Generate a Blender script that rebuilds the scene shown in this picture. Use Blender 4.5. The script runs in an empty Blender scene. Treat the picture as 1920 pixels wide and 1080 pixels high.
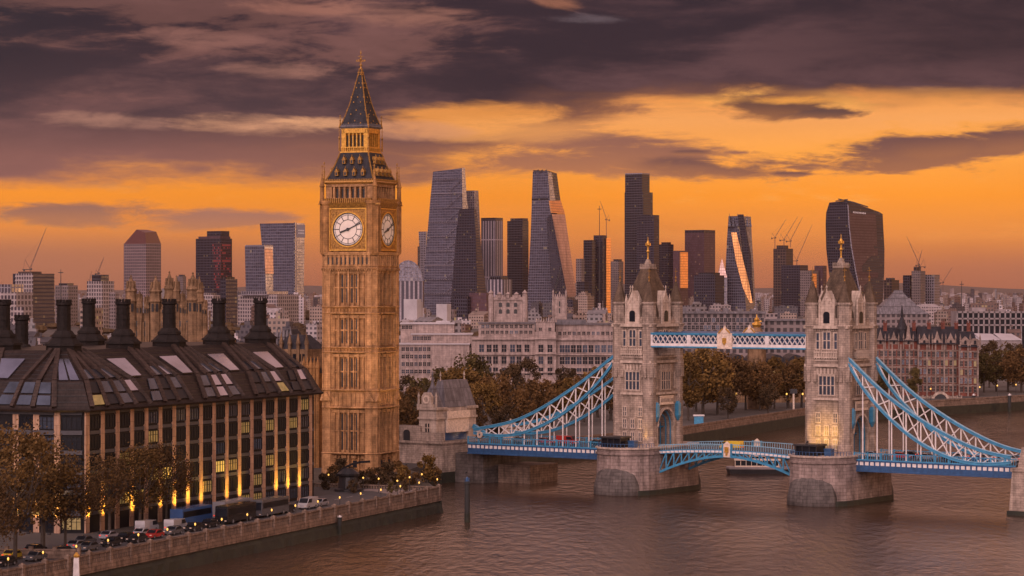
import bpy, math, random
from mathutils import Vector, Matrix
R = math.radians
rnd = random.Random(7)
sc = bpy.context.scene
col = sc.collection
# ------------------------------------------------------------------ camera, light, exposure
F = 4800.0            # focal length in pixels of a 1920 wide frame
CH = 42.5             # camera height above the embankment
WZ = -4.5             # water level
cd = bpy.data.cameras.new('camera'); cam = bpy.data.objects.new('camera', cd); col.objects.link(cam)
cam.location = (0, 0, CH); cam.rotation_euler = (R(90), 0, 0)
cd.sensor_width = 36; cd.lens = 36 * F / 1920; cd.clip_start = 1; cd.clip_end = 60000
sc.camera = cam
sc.view_settings.view_transform = 'Standard'; sc.view_settings.look = 'None'
sc.view_settings.exposure = 0; sc.view_settings.gamma = 1
sc.render.engine = 'CYCLES'
sc.cycles.use_denoising = True
sc.cycles.max_bounces = 5; sc.cycles.diffuse_bounces = 2; sc.cycles.glossy_bounces = 3
sc.cycles.transmission_bounces = 2; sc.cycles.volume_bounces = 0; sc.cycles.transparent_max_bounces = 4
sc.cycles.sample_clamp_indirect = 4
sc.cycles.blur_glossy = 0.5
SUN_AZ, SUN_EL = 78, 6
sl = bpy.data.lights.new('sun', 'SUN'); sun = bpy.data.objects.new('sun', sl); col.objects.link(sun)
sl.energy = 0.55; sl.angle = R(8); sl.color = (1, .50, .22)
sd = Vector((math.sin(R(SUN_AZ)) * math.cos(R(SUN_EL)), math.cos(R(SUN_AZ)) * math.cos(R(SUN_EL)), math.sin(R(SUN_EL))))
sun.rotation_euler = sd.to_track_quat('Z', 'Y').to_euler()

# ------------------------------------------------------------------ node helper
class G:
    def __init__(s, nt): s.nt = nt; s.L = nt.links
    def n(s, t, **k):
        x = s.nt.nodes.new(t)
        for a, b in k.items(): setattr(x, a, b)
        return x
    def put(s, sock, v):
        if hasattr(v, 'is_output'): s.L.new(v, sock)
        elif v is not None:
            if isinstance(v, (tuple, list)) and len(v) == 3 and sock.type == 'RGBA': v = (*v, 1)
            sock.default_value = v
    def m(s, op, a, b=0.0, c=0.0, clamp=False):
        x = s.n('ShaderNodeMath', operation=op, use_clamp=clamp)
        for i, v in enumerate((a, b, c)): s.put(x.inputs[i], v)
        return x.outputs[0]
    def add(s, a, b): return s.m('ADD', a, b)
    def sub(s, a, b): return s.m('SUBTRACT', a, b)
    def mul(s, a, b): return s.m('MULTIPLY', a, b)
    def vm(s, op, a, b=(0, 0, 0), out=0):
        x = s.n('ShaderNodeVectorMath', operation=op); s.put(x.inputs[0], a); s.put(x.inputs[1], b)
        return x.outputs[out]
    def xyz(s, x=0.0, y=0.0, z=0.0):
        c = s.n('ShaderNodeCombineXYZ')
        for i, v in enumerate((x, y, z)): s.put(c.inputs[i], v)
        return c.outputs[0]
    def sep(s, v):
        c = s.n('ShaderNodeSeparateXYZ'); s.put(c.inputs[0], v); return c.outputs
    def noise(s, vec, scale=1, det=4, rough=.55, dist=0):
        x = s.n('ShaderNodeTexNoise'); s.put(x.inputs['Vector'], vec); x.inputs['Scale'].default_value = scale
        x.inputs['Detail'].default_value = det; x.inputs['Roughness'].default_value = rough; x.inputs['Distortion'].default_value = dist
        return x.outputs[0]
    def ss(s, a, lo, hi, v0=0.0, v1=1.0):
        x = s.n('ShaderNodeMapRange', interpolation_type='SMOOTHSTEP')
        for i, v in enumerate((a, lo, hi, v0, v1)): s.put(x.inputs[i], v)
        return x.outputs[0]
    def lin(s, a, lo, hi, v0=0.0, v1=1.0):
        x = s.n('ShaderNodeMapRange')
        for i, v in enumerate((a, lo, hi, v0, v1)): s.put(x.inputs[i], v)
        return x.outputs[0]
    def mix(s, f, a, b, mode='MIX'):
        x = s.n('ShaderNodeMix', data_type='RGBA', blend_type=mode)
        s.put(x.inputs[0], f); s.put(x.inputs[6], a); s.put(x.inputs[7], b)
        return x.outputs[2]
    def ramp(s, f, stops, interp='LINEAR'):
        x = s.n('ShaderNodeValToRGB'); x.color_ramp.interpolation = interp
        e = x.color_ramp.elements
        while len(e) < len(stops): e.new(1)
        for q, (p, c) in zip(e, stops):
            q.position = p; q.color = (*c, 1) if isinstance(c, (tuple, list)) else (c, c, c, 1)
        s.put(x.inputs[0], f); return x.outputs[0]

# ------------------------------------------------------------------ sky (world), laid out by azimuth and elevation
w = bpy.data.worlds.new('World'); sc.world = w; w.use_nodes = True
nt = w.node_tree; nt.nodes.clear(); g = G(nt)
dr = g.n('ShaderNodeTexCoord').outputs['Generated']
dx, dy, dz = g.sep(g.vm('NORMALIZE', dr))
az = g.m('ARCTAN2', dx, dy); el = g.m('ARCSINE', dz)
U = g.mul(az, 5.0); V = g.mul(el, 1 / .1125)          # U -1..1 and V 0..1 over the part of the sky ahead
nA = g.noise(g.xyz(g.mul(U, 1.5), g.mul(V, 3.0), 3.1), 1, 9, .58, .25)
nB = g.noise(g.xyz(g.mul(U, 3.2), g.mul(V, 9.0), 7.7), 1, 8, .6, .4)
nC = g.noise(g.xyz(g.mul(U, .9), g.mul(V, 2.4), 12.3), 1, 5, .5, .2)
nD = g.noise(g.xyz(g.mul(U, 9.0), g.mul(V, 21.0), 1.7), 1, 9, .66, .5)
a0 = g.sub(nA, .5); b0 = g.add(g.sub(nB, .5), g.mul(g.sub(nD, .5), .45)); c0 = g.sub(nC, .5)
wv = g.add(V, g.add(g.mul(a0, .16), g.mul(b0, .05)))
clear = g.ramp(g.mul(V, .5), [(0, (.42, .135, .065)), (.035, (.56, .18, .065)), (.09, (.82, .27, .055)), (.16, (1.0, .32, .028)), (.23, (1.0, .375, .06)),
                              (.29, (.98, .40, .11)), (.36, (.96, .345, .06)), (.45, (.70, .28, .11)), (1, (.22, .13, .13))])
clear = g.mix(1.0, clear, g.mix(g.ss(nC, .36, .64), (.94, .92, .97), (1.05, 1.05, 1.10)), 'MULTIPLY')
# the left side of the horizon is duller
lm = g.mul(g.ss(U, -.1, -1.0), g.ss(V, .24, .10))
clear = g.mix(g.mul(lm, .75), clear, (.41, .165, .10))
clear = g.mix(g.mul(g.mul(g.ss(U, .55, 1.1), g.ss(V, .18, .03)), .6), clear, (.42, .15, .09))
# thin glowing streaks
clear = g.mix(g.mul(g.ss(b0, .02, .20), g.mul(g.ss(V, .12, .3), .5)), clear, (1.0, .42, .10))
cl = clear
def blob(cu, cv, ru, rv, rot, lo, hi, colr, amp=.55, edge=None, fine=.8):
    """one cloud: a soft ellipse in the sky broken up by the cloud noise"""
    global cl
    u = g.sub(U, cu); v = g.sub(V, cv); c, s_ = math.cos(rot), math.sin(rot)
    uu = g.mul(g.add(g.mul(u, c), g.mul(v, s_)), 1 / ru); vv = g.mul(g.sub(g.mul(v, c), g.mul(u, s_)), 1 / rv)
    d = g.m('SQRT', g.add(g.mul(uu, uu), g.mul(vv, vv)))
    d = g.add(g.sub(1.0, d), g.add(g.mul(a0, amp * 4), g.mul(b0, fine * 4)))
    if edge: cl = g.mix(g.mul(g.mul(g.ss(d, lo - .35, lo + .1), g.ss(vv, -.3, .6)), .7), cl, edge)
    cl = g.mix(g.mul(g.ss(d, lo, hi), 1.0), cl, g.mix(g.ss(vv, -.7, .5), g.mix(.45, colr, (.62, .23, .08)), colr))
def px(x): return (x - 960) / 960
def py(y): return (540 - y) / 540
PUR = (.19, .085, .075); DRK = (.075, .040, .044); MAU = (.30, .125, .09)
blob(px(1150), py(283), .36, .10, -.12, .0, .8, MAU, .45)
blob(px(1330), py(318), .16, .04, -.10, .0, .8, PUR, .45)
blob(px(980), py(300), .24, .08, -.02, .0, .9, (.36, .145, .09), .45)
blob(px(1320), py(312), .12, .035, -.08, .25, .9, PUR, .5)
blob(px(1800), py(280), .34, .10, .12, .0, .55, PUR, .36, (.95, .36, .06))
blob(px(1880), py(262), .24, .075, .12, .0, .7, (.15, .07, .07), .40)
blob(px(1440), py(202), .17, .072, -.10, -.05, .4, DRK, .38, (1.0, .48, .10), .42)
blob(px(1535), py(218), .10, .036, -.05, -.05, .5, (.12, .06, .055), .4)
blob(px(1195), py(200), .10, .05, -.15, .2, .9, (.24, .105, .08), .5)
blob(px(1300), py(287), .05, .012, 0, .1, .8, PUR, .4)
blob(px(1495), py(328), .055, .012, 0, .1, .8, PUR, .4)
blob(px(1385), py(287), .05, .014, 0, .3, .9, MAU, .4)
blob(px(150), py(398), .20, .05, 0, .0, .8, (.33, .15, .11), .45)
blob(px(400), py(412), .22, .045, .0, .1, 1.0, (.42, .18, .12), .5)
# the big cloud deck
vb = g.ramp(g.mul(g.add(U, 1.2), 1 / 2.4), [(.0, .36), (.12, .37), (.40, .385), (.46, .44), (.53, .54), (.62, .615), (.72, .635), (.88, .635), (1, .62)], 'EASE')
d = g.add(g.sub(V, vb), g.add(g.mul(a0, .26), g.mul(b0, .20)))
dm = g.ss(d, -.05, .07)
lowc = g.mix(g.ss(U, -.9, .3), (.30, .125, .105), (.34, .13, .065))
up = g.mix(g.ss(g.add(nA, g.mul(b0, .35)), .40, .64), (.034, .021, .031), (.120, .058, .064))
up = g.mix(g.mul(g.ss(U, .1, -.6), g.ss(V, .95, .5)), up, g.mix(g.ss(g.add(nA, g.mul(b0, .5)), .38, .62), (.080, .045, .054), (.185, .085, .082)))
up = g.mix(g.mul(g.ss(U, -.6, -1.1), g.ss(V, .55, .95)), up, (.027, .021, .031))
up = g.mix(g.mul(g.ss(U, .3, .9), g.mul(g.ss(V, .68, .85), g.lin(b0, -.2, .2, 1, .6))), up, (.034, .020, .028))
dk = g.mix(g.ss(d, .0, g.lin(U, -.2, .5, .22, .085)), lowc, up)
# lit undersides and gaps inside the deck
gp = g.ss(g.add(c0, g.mul(b0, .9)), .10, .26)
dk = g.mix(g.mul(gp, g.mul(g.ss(U, .35, -.1), .30)), dk, (.36, .15, .115))
cl = g.mix(dm, cl, dk)
def streak(cu, cv, ru, rv, rot, colr, k):
    global cl
    u = g.sub(U, cu); v = g.sub(V, cv); c, s_ = math.cos(rot), math.sin(rot)
    uu = g.mul(g.add(g.mul(u, c), g.mul(v, s_)), 1 / ru); vv = g.mul(g.sub(g.mul(v, c), g.mul(u, s_)), 1 / rv)
    q = g.add(g.sub(1.0, g.add(g.mul(uu, uu), g.mul(vv, vv))), g.add(g.mul(b0, 5.5), g.mul(a0, 3.4)))
    cl = g.mix(g.mul(g.ss(q, -.5, 1.5), k), cl, colr)
streak(px(480), py(236), .17, .034, -.05, (.72, .34, .19), .8)
streak(px(220), py(232), .13, .026, -.05, (.50, .24, .17), .6)
streak(px(620), py(232), .10, .022, -.02, (.80, .38, .19), .7)
streak(px(890), py(218), .15, .05, .06, (.98, .36, .07), .75)
streak(px(965), py(246), .16, .045, .0, (.98, .40, .11), .6)
streak(px(760), py(245), .10, .03, .0, (.62, .27, .15), .6)
streak(px(520), py(135), .12, .03, -.06, (.42, .19, .14), .55)
streak(px(360), py(75), .12, .035, -.06, (.34, .15, .12), .5)
streak(px(560), py(15), .12, .03, .0, (.42, .17, .12), .55)
streak(px(740), py(25), .12, .04, -.12, (.40, .17, .12), .5)
streak(px(1040), py(10), .05, .03, .0, (.45, .17, .09), .5)
streak(px(1100), py(38), .08, .02, -.1, (.22, .16, .18), .5)
streak(px(1420), py(190), .18, .018, -.03, (1.0, .40, .07), .8)
streak(px(1700), py(186), .25, .03, -.02, (1.0, .40, .08), .35)
# beyond the picture: dusk overhead, plus bright patches added for light and reflections
hi = g.ss(V, 2.4, 6.5)
cl = g.mix(g.ss(V, 1.12, 2.0), cl, (1.15, .56, .40))  # bright warm band added above the view to lift the water's reflection
cl = g.mix(hi, cl, (.24, .17, .20))
bk = g.ss(dy, .35, -.45)
cl = g.mix(bk, cl, (.13, .095, .13))
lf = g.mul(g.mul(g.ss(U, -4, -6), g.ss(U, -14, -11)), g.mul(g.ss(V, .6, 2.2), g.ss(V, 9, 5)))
cl = g.mix(lf, cl, (.46, .33, .42))  # mauve patch added out of view for highlights in the tower glass
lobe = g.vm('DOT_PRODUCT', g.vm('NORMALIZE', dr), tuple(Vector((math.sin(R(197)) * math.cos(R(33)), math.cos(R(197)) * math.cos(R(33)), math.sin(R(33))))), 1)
cl = g.mix(g.ss(lobe, .60, .98), cl, (4.3, 3.1, 3.05))      # added bright lobe behind the viewer, a soft key on faces turned to it
cl = g.mix(g.mul(g.mul(g.ss(U, 5.0, 7.0), g.ss(U, 13, 9)), g.mul(g.ss(V, 2.6, .8), .75)), cl, (1.0, .40, .10))  # orange glow added out of view for right-facing glass to reflect
cl = g.mix(g.ss(V, .0, -.4), cl, (.10, .07, .07))
sky = g.n('ShaderNodeTexSky', sky_type='NISHITA', sun_disc=False, sun_elevation=R(SUN_EL), sun_rotation=R(SUN_AZ))
sk = g.n('ShaderNodeVectorMath', operation='SCALE'); g.put(sk.inputs[0], sky.outputs[0]); sk.inputs[3].default_value = .0015
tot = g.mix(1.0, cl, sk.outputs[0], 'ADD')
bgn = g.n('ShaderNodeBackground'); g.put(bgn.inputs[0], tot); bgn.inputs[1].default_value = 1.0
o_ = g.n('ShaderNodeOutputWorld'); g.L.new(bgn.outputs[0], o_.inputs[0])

# ------------------------------------------------------------------ materials
M = {}
def wall_uv(g):
    """metres along the wall and up it, from the position and the face normal"""
    ge = g.n('ShaderNodeNewGeometry')
    t = g.vm('NORMALIZE', g.vm('CROSS_PRODUCT', ge.outputs['True Normal'], (0, 0, 1)))
    u = g.vm('DOT_PRODUCT', ge.outputs['Position'], t, 1)
    nz = g.sep(ge.outputs['True Normal'])[2]
    return u, g.sep(ge.outputs['Position'])[2], nz, ge
def newmat(name):
    m = bpy.data.materials.new(name); m.use_nodes = True; m.node_tree.nodes.clear(); g = G(m.node_tree)
    b = g.n('ShaderNodeBsdfPrincipled'); o = g.n('ShaderNodeOutputMaterial'); g.L.new(b.outputs[0], o.inputs[0])
    M[name] = m
    return m, g, b
def plain(name, c, rough=.6, metal=0, emit=None, es=0, var=.25, scale=.8, bump=0):
    m, g, b = newmat(name)
    tc = g.n('ShaderNodeTexCoord').outputs['Object']
    n = g.noise(tc, scale, 5, .6)
    k = g.lin(n, .3, .7, 1 - var, 1 + var)
    cc = g.vm('MULTIPLY', c, g.xyz(k, k, k))
    g.put(b.inputs['Base Color'], cc); b.inputs['Roughness'].default_value = rough; b.inputs['Metallic'].default_value = metal
    if emit: b.inputs['Emission Color'].default_value = (*emit, 1); b.inputs['Emission Strength'].default_value = es
    if bump:
        bp = g.n('ShaderNodeBump'); bp.inputs['Strength'].default_value = bump; bp.inputs['Distance'].default_value = .1
        g.put(bp.inputs['Height'], g.noise(tc, scale * 6, 3)); g.L.new(bp.outputs[0], b.inputs['Normal'])
    return m
def stone(name, c1, c2, bw=1.2, bh=.5, mort=.03, stain=.45, rough=.85, scale=.5, bump=.4, mc=.55, streak=.6):
    m, g, b = newmat(name)
    u, v, nz, ge = wall_uv(g)
    br = g.n('ShaderNodeTexBrick'); g.put(br.inputs['Vector'], g.xyz(u, v, 0)); br.inputs['Scale'].default_value = 1
    br.inputs['Brick Width'].default_value = bw; br.inputs['Row Height'].default_value = bh; br.inputs['Mortar Size'].default_value = mort
    br.inputs['Color1'].default_value = (*c1, 1); br.inputs['Color2'].default_value = (*c2, 1)
    br.inputs['Mortar'].default_value = (*[x * mc for x in c1], 1)
    n = g.noise(ge.outputs['Position'], scale, 6, .65)
    n2 = g.noise(g.xyz(g.mul(u, 1.1), g.mul(v, .10), 0), 1, 5, .6)
    k = g.mul(g.lin(n, .3, .7, 1 - stain, 1 + stain * .6), g.lin(n2, .35, .65, 1 - streak * .5, 1 + streak * .25))
    cc = g.vm('MULTIPLY', br.outputs[0], g.xyz(k, k, k))
    g.put(b.inputs['Base Color'], cc); b.inputs['Roughness'].default_value = rough
    b.inputs['Specular IOR Level'].default_value = .18
    bp = g.n('ShaderNodeBump'); bp.inputs['Strength'].default_value = bump; bp.inputs['Distance'].default_value = .12
    g.put(bp.inputs['Height'], g.add(n, g.mul(br.outputs[1], -.6))); g.L.new(bp.outputs[0], b.inputs['Normal'])
    return m
def winmat(name, wall, glass, bw=3, fh=3.6, wx=.7, wz=.6, lit=.0, roof=None, grough=.15, gmetal=.0, wrough=.7, litc=(1, .6, .2), les=1.2, var=.5, band=0, gspec=.5):
    """curtain wall or punched windows laid out in metres along the wall"""
    m, g, b = newmat(name)
    u, v, nz, ge = wall_uv(g)
    uu = g.mul(u, 1 / bw); vv = g.mul(v, 1 / fh)
    fx = g.m('ABSOLUTE', g.sub(g.m('FRACT', uu), .5)); fz = g.m('ABSOLUTE', g.sub(g.m('FRACT', vv), .5))
    mask = g.mul(g.m('LESS_THAN', fx, wx / 2), g.m('LESS_THAN', fz, wz / 2))
    wn = g.n('ShaderNodeTexWhiteNoise'); g.put(wn.inputs['Vector'], g.xyz(g.m('FLOOR', uu), g.m('FLOOR', vv), g.m('FLOOR', g.mul(nz, 3))))
    r = wn.outputs[0]
    big = g.noise(ge.outputs['Position'], .02, 3)
    sm = g.noise(g.xyz(g.mul(u, .15), g.mul(v, .6), 0), 1, 4)
    k = g.lin(r, 0, 1, 1 - var, 1 + var)
    gc = g.vm('MULTIPLY', glass, g.xyz(k, k, k))
    kw = g.mul(g.lin(big, .3, .7, .75, 1.2), g.lin(sm, .3, .7, .8, 1.15))
    wc = g.vm('MULTIPLY', wall, g.xyz(kw, kw, kw))
    if band:
        bm = g.m('LESS_THAN', g.m('FRACT', g.mul(vv, 1 / band)), 1.0 / band * .7)
        wc = g.mix(g.mul(bm, .6), wc, [x * .35 for x in wall])
    c = g.mix(mask, wc, gc)
    rf = g.m('GREATER_THAN', nz, .5)
    rc = roof or [x * .6 for x in wall]
    rn = g.noise(ge.outputs['Position'], .25, 5)
    kr = g.lin(rn, .3, .7, .6, 1.35)
    c = g.mix(rf, c, g.vm('MULTIPLY', rc, g.xyz(kr, kr, kr)))
    gm = g.mul(mask, g.sub(1.0, rf))
    g.put(b.inputs['Base Color'], c)
    g.put(b.inputs['Roughness'], g.lin(gm, 0, 1, wrough, grough)); g.put(b.inputs['Metallic'], g.mul(gm, gmetal))
    b.inputs['Specular IOR Level'].default_value = gspec
    if gmetal > .3:
        bp = g.n('ShaderNodeBump'); bp.inputs['Strength'].default_value = .05; bp.inputs['Distance'].default_value = 1
        g.put(bp.inputs['Height'], r); g.L.new(bp.outputs[0], b.inputs['Normal'])
    if lit:
        lm = g.mul(gm, g.m('GREATER_THAN', r, 1 - lit))
        b.inputs['Emission Color'].default_value = (*litc, 1); g.put(b.inputs['Emission Strength'], g.mul(lm, les))
    return m
def leafmat(name, c1, c2):
    m, g, b = newmat(name)
    ge = g.n('ShaderNodeNewGeometry'); oi = g.n('ShaderNodeObjectInfo')
    tc = g.n('ShaderNodeTexCoord').outputs['Object']
    r = ge.outputs['Random Per Island']; n = g.noise(tc, .35, 3)
    f = g.add(g.mul(r, .6), g.lin(n, .35, .65, 0, .5))
    c = g.mix(f, c1, c2); k = g.lin(oi.outputs['Random'], 0, 1, .75, 1.25)
    g.put(b.inputs['Base Color'], g.vm('MULTIPLY', c, g.xyz(k, k, k))); b.inputs['Roughness'].default_value = .8
    b.inputs['Specular IOR Level'].default_value = .15
    return m
# ------------------------------------------------------------------ mesh helpers
def V2(a): return Vector(a)
def X(pxx, D): return (pxx - 960) / F * D
def Z(pyy, D): return CH - (pyy - 540) / F * D
class MB:
    def __init__(s): s.v = []; s.f = []; s.mi = []; s.cur = 0; s.t = None
    def add(s, vs, fs):
        o = len(s.v)
        s.v += [tuple(s.t @ Vector(p)) if s.t else tuple(p) for p in vs]
        s.f += [[o + i for i in q] for q in fs]; s.mi += [s.cur] * len(fs)
        return s
    def box(s, x0, x1, y0, y1, z0, z1):
        return s.add([(x0, y0, z0), (x1, y0, z0), (x1, y1, z0), (x0, y1, z0), (x0, y0, z1), (x1, y0, z1), (x1, y1, z1), (x0, y1, z1)],
              [(0, 3, 2, 1), (4, 5, 6, 7), (0, 1, 5, 4), (1, 2, 6, 5), (2, 3, 7, 6), (3, 0, 4, 7)])
    def cbox(s, c, sz, rz=0):
        a = math.cos(rz); b = math.sin(rz); hx, hy, hz = sz[0] / 2, sz[1] / 2, sz[2] / 2
        vs = [(c[0] + x * a - y * b, c[1] + x * b + y * a, c[2] + z) for z in (-hz, hz) for x, y in ((-hx, -hy), (hx, -hy), (hx, hy), (-hx, hy))]
        return s.add(vs, [(0, 3, 2, 1), (4, 5, 6, 7), (0, 1, 5, 4), (1, 2, 6, 5), (2, 3, 7, 6), (3, 0, 4, 7)])
    def frust(s, p0, z0, p1, z1, caps=True):
        n = len(p0)
        zz0 = z0 if isinstance(z0, (list, tuple)) else [z0] * n; zz1 = z1 if isinstance(z1, (list, tuple)) else [z1] * n
        vs = [(p[0], p[1], z) for p, z in zip(p0, zz0)] + [(p[0], p[1], z) for p, z in zip(p1, zz1)]
        fs = [(i, (i + 1) % n, n + (i + 1) % n, n + i) for i in range(n)]
        if caps: fs += [tuple(range(n))[::-1], tuple(range(n, 2 * n))]
        return s.add(vs, fs)
    def pyr(s, p0, z0, ap):
        n = len(p0); return s.add([(p[0], p[1], z0) for p in p0] + [ap], [(i, (i + 1) % n, n) for i in range(n)] + [tuple(range(n))[::-1]])
    def beam(s, a, b, w, h=None, up=(0, 0, 1)):
        a = Vector(a); b = Vector(b); h = h or w; d = (b - a)
        if d.length < 1e-6: return s
        d.normalize(); upv = Vector(up)
        if abs(d.dot(upv)) > .98: upv = Vector((0, 1, 0))
        r = d.cross(upv).normalized() * w / 2; q = r.cross(d).normalized() * h / 2
        return s.add([a - r - q, a + r - q, a + r + q, a - r + q, b - r - q, b + r - q, b + r + q, b - r + q],
              [(0, 3, 2, 1), (4, 5, 6, 7), (0, 1, 5, 4), (1, 2, 6, 5), (2, 3, 7, 6), (3, 0, 4, 7)])
    def tube(s, a, b, r0, r1=None, n=8):
        a = Vector(a); b = Vector(b); r1 = r0 if r1 is None else r1; d = (b - a).normalized()
        u = d.cross(Vector((0, 0, 1)) if abs(d.z) < .9 else Vector((1, 0, 0))).normalized(); w = d.cross(u)
        vs = []
        for p, r in ((a, r0), (b, r1)):
            for i in range(n):
                t = 2 * math.pi * i / n; vs.append(p + u * math.cos(t) * r + w * math.sin(t) * r)
        return s.add(vs, [(i, n + i, n + (i + 1) % n, (i + 1) % n) for i in range(n)] + [tuple(range(n)), tuple(range(n, 2 * n))[::-1]])
    def lathe(s, cx, cy, prof, n=8, rot=0.0, sx=1, sy=1):
        vs = []; fs = []
        for r, z in prof:
            for i in range(n):
                t = rot + 2 * math.pi * i / n; vs.append((cx + math.cos(t) * r * sx, cy + math.sin(t) * r * sy, z))
        for k in range(len(prof) - 1):
            for i in range(n): fs.append((k * n + i, k * n + (i + 1) % n, (k + 1) * n + (i + 1) % n, (k + 1) * n + i))
        fs += [tuple(range(n))[::-1], tuple(range((len(prof) - 1) * n, len(prof) * n))]
        return s.add(vs, fs)
    def ext(s, pts, off):
        """a planar polygon given thickness along the vector off"""
        n = len(pts); off = Vector(off); a = [Vector(p) for p in pts]
        return s.add(a + [p + off for p in a], [tuple(range(n)), tuple(range(n, 2 * n))[::-1]] + [(i, n + i, n + (i + 1) % n, (i + 1) % n) for i in range(n)])
    def arch(s, cx, y0, y1, z0, w, h, n=8, pointed=True):
        """solid with the outline of an arched opening, facing -y"""
        pts = [(cx - w / 2, y0, z0)]; hs = h - w * .75 if pointed else h - w / 2
        for i in range(n + 1):
            t = math.pi * (1 - i / n); zz = math.sin(t); x = math.cos(t) * w / 2
            if pointed: zz = zz * .5 * (1 + .0) * 1.5
            else: zz = zz
            pts.append((cx + x, y0, z0 + hs + zz * w / 2))
        pts.append((cx + w / 2, y0, z0))
        return s.ext(pts[::-1], (0, y1 - y0, 0))
def obj(name, mb, mat, parent=None, smooth=False, **k):
    me = bpy.data.meshes.new(name); me.from_pydata([tuple(p) for p in mb.v], [], mb.f)
    mats = mat if isinstance(mat, (list, tuple)) else [mat]
    for x in mats: me.materials.append(M[x] if isinstance(x, str) else x)
    if len(mats) > 1:
        for p, i in zip(me.polygons, mb.mi): p.material_index = i
    me.validate(); me.update()
    import bmesh
    bm = bmesh.new(); bm.from_mesh(me); bmesh.ops.recalc_face_normals(bm, faces=bm.faces); bm.to_mesh(me); bm.free()
    if smooth:
        for p in me.polygons: p.use_smooth = True
    o = bpy.data.objects.new(name, me); col.objects.link(o)
    if parent: o.parent = parent
    for a, b in k.items(): o[a] = b
    return o
def thing(name, label, cat, loc=(0, 0, 0), rz=0, group=None):
    o = bpy.data.objects.new(name, None); col.objects.link(o); o.location = loc; o.rotation_euler = (0, 0, rz)
    o['label'] = label; o['category'] = cat
    if group: o['group'] = group
    return o
def tag(o, label, cat, group=None):
    o['label'] = label; o['category'] = cat
    if group: o['group'] = group
    return o
def inst(src, parent=None, loc=None, rz=None, sc_=None):
    o = src.copy(); col.objects.link(o); o.parent = parent
    if loc is not None: o.location = loc
    if rz is not None: o.rotation_euler = (0, 0, rz)
    if sc_ is not None: o.scale = sc_
    return o
def dup(root, loc, rz, label, group=None, scale=None):
    def cp(o, p):
        c = o.copy(); col.objects.link(c); c.parent = p
        for ch in kids.get(o, []): cp(ch, c)
        return c
    kids = {}
    def walk(o):
        kids[o] = list(o.children)
        for c in kids[o]: walk(c)
    walk(root)
    r = cp(root, None); r.location = loc; r.rotation_euler = (0, 0, rz); r['label'] = label
    if group: r['group'] = group
    if scale: r.scale = (scale,) * 3 if not isinstance(scale, (tuple, list)) else scale
    return r
# ------------------------------------------------------------------ palette
stone('honey_stone', (.42, .222, .10), (.345, .178, .078), .9, .42, .02, .5, .85, .6, .5)
stone('honey_dark', (.34, .165, .06), (.28, .135, .05), .9, .42, .02, .5)
stone('palace_stone', (.22, .13, .072), (.185, .108, .06), .9, .5, .02, .55)
stone('bridge_stone', (.355, .268, .215), (.285, .213, .172), 1.1, .5, .035, .42, .85, .5, .5)
stone('bridge_trim', (.48, .37, .30), (.41, .315, .255), 1.6, .6, .02, .3)
stone('pier_dark', (.12, .10, .092), (.09, .075, .07), 1.5, .75, .05, .5, .85, .35, .6)
stone('pier_stone', (.30, .225, .20), (.24, .175, .155), 1.5, .75, .05, .5, .85, .35, .6)
stone('quay_stone', (.24, .165, .125), (.19, .13, .10), 1.6, .6, .05, .5, .85, .5, .6)
stone('pale_stone', (.345, .26, .235), (.295, .222, .20), 2.0, .8, .02, .35)
stone('pillar_stone', (.40, .245, .165), (.36, .215, .145), 1.0, 1.7, .04, .25)
stone('red_brick', (.20, .066, .047), (.155, .050, .038), .8, .3, .03, .45)
stone('slate', (.033, .030, .036), (.025, .023, .028), .6, .35, .03, .4, .6, .6, .5)
stone('mossy_slate', (.125, .082, .055), (.095, .062, .043), .6, .35, .03, .5, .75, .6, .5)
stone('bronze_roof', (.029, .0185, .0155), (.021, .0135, .012), .9, .55, .05, .4, .55, .5, .5)
stone('lead_roof', (.16, .14, .15), (.13, .115, .125), 1.5, 3, .05, .4, .6)
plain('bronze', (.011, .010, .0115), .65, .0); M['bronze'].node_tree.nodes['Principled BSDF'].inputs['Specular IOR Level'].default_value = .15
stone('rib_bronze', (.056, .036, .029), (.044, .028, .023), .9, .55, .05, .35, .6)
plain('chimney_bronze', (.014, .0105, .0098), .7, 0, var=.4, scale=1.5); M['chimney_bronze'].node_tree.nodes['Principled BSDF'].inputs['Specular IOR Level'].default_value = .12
stone('mansion_trim', (.27, .195, .165), (.22, .16, .135), 1.4, .6, .03, .5)
plain('dark_metal', (.022, .02, .022), .5, .3)
plain('crane_metal', (.10, .055, .045), .6, .2)
plain('gold', (.52, .27, .05), .42, .7, var=.35, scale=2)
plain('dark_gilt', (.30, .145, .03), .45, .5, var=.5, scale=2.5)
plain('dial_white', (.57, .475, .41), .5, 0, (1, .80, .62), .05, var=.10, scale=.6)
plain('black_paint', (.012, .011, .013), .4)
plain('dark_glass', (.008, .009, .013), .35, 0, var=.6, scale=.3); M['dark_glass'].node_tree.nodes['Principled BSDF'].inputs['Specular IOR Level'].default_value = .14
plain('blue_glass', (.05, .06, .085), .08, .3, var=.4, scale=.3)
plain('sky_glass', (.40, .40, .50), .10, .85, var=.2, scale=.2)
plain('lit_glass', (.3, .2, .05), .4, 0, (1, .62, .13), .55, var=.6, scale=.7)
plain('lit_dim', (.2, .15, .06), .4, 0, (.8, .52, .15), .12, var=.6, scale=.7)
plain('blue_paint', (.040, .20, .34), .42, .1, var=.25, scale=1.2)
plain('deck_blue', (.018, .062, .15), .45, .1, var=.3, scale=1.2)
plain('pale_blue', (.17, .33, .44), .45, .1, var=.2, scale=1.2)
plain('white_paint', (.55, .49, .47), .5, 0, var=.2, scale=1.2)
plain('asphalt', (.045, .040, .042), .8, 0, var=.3, scale=.5)
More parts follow.
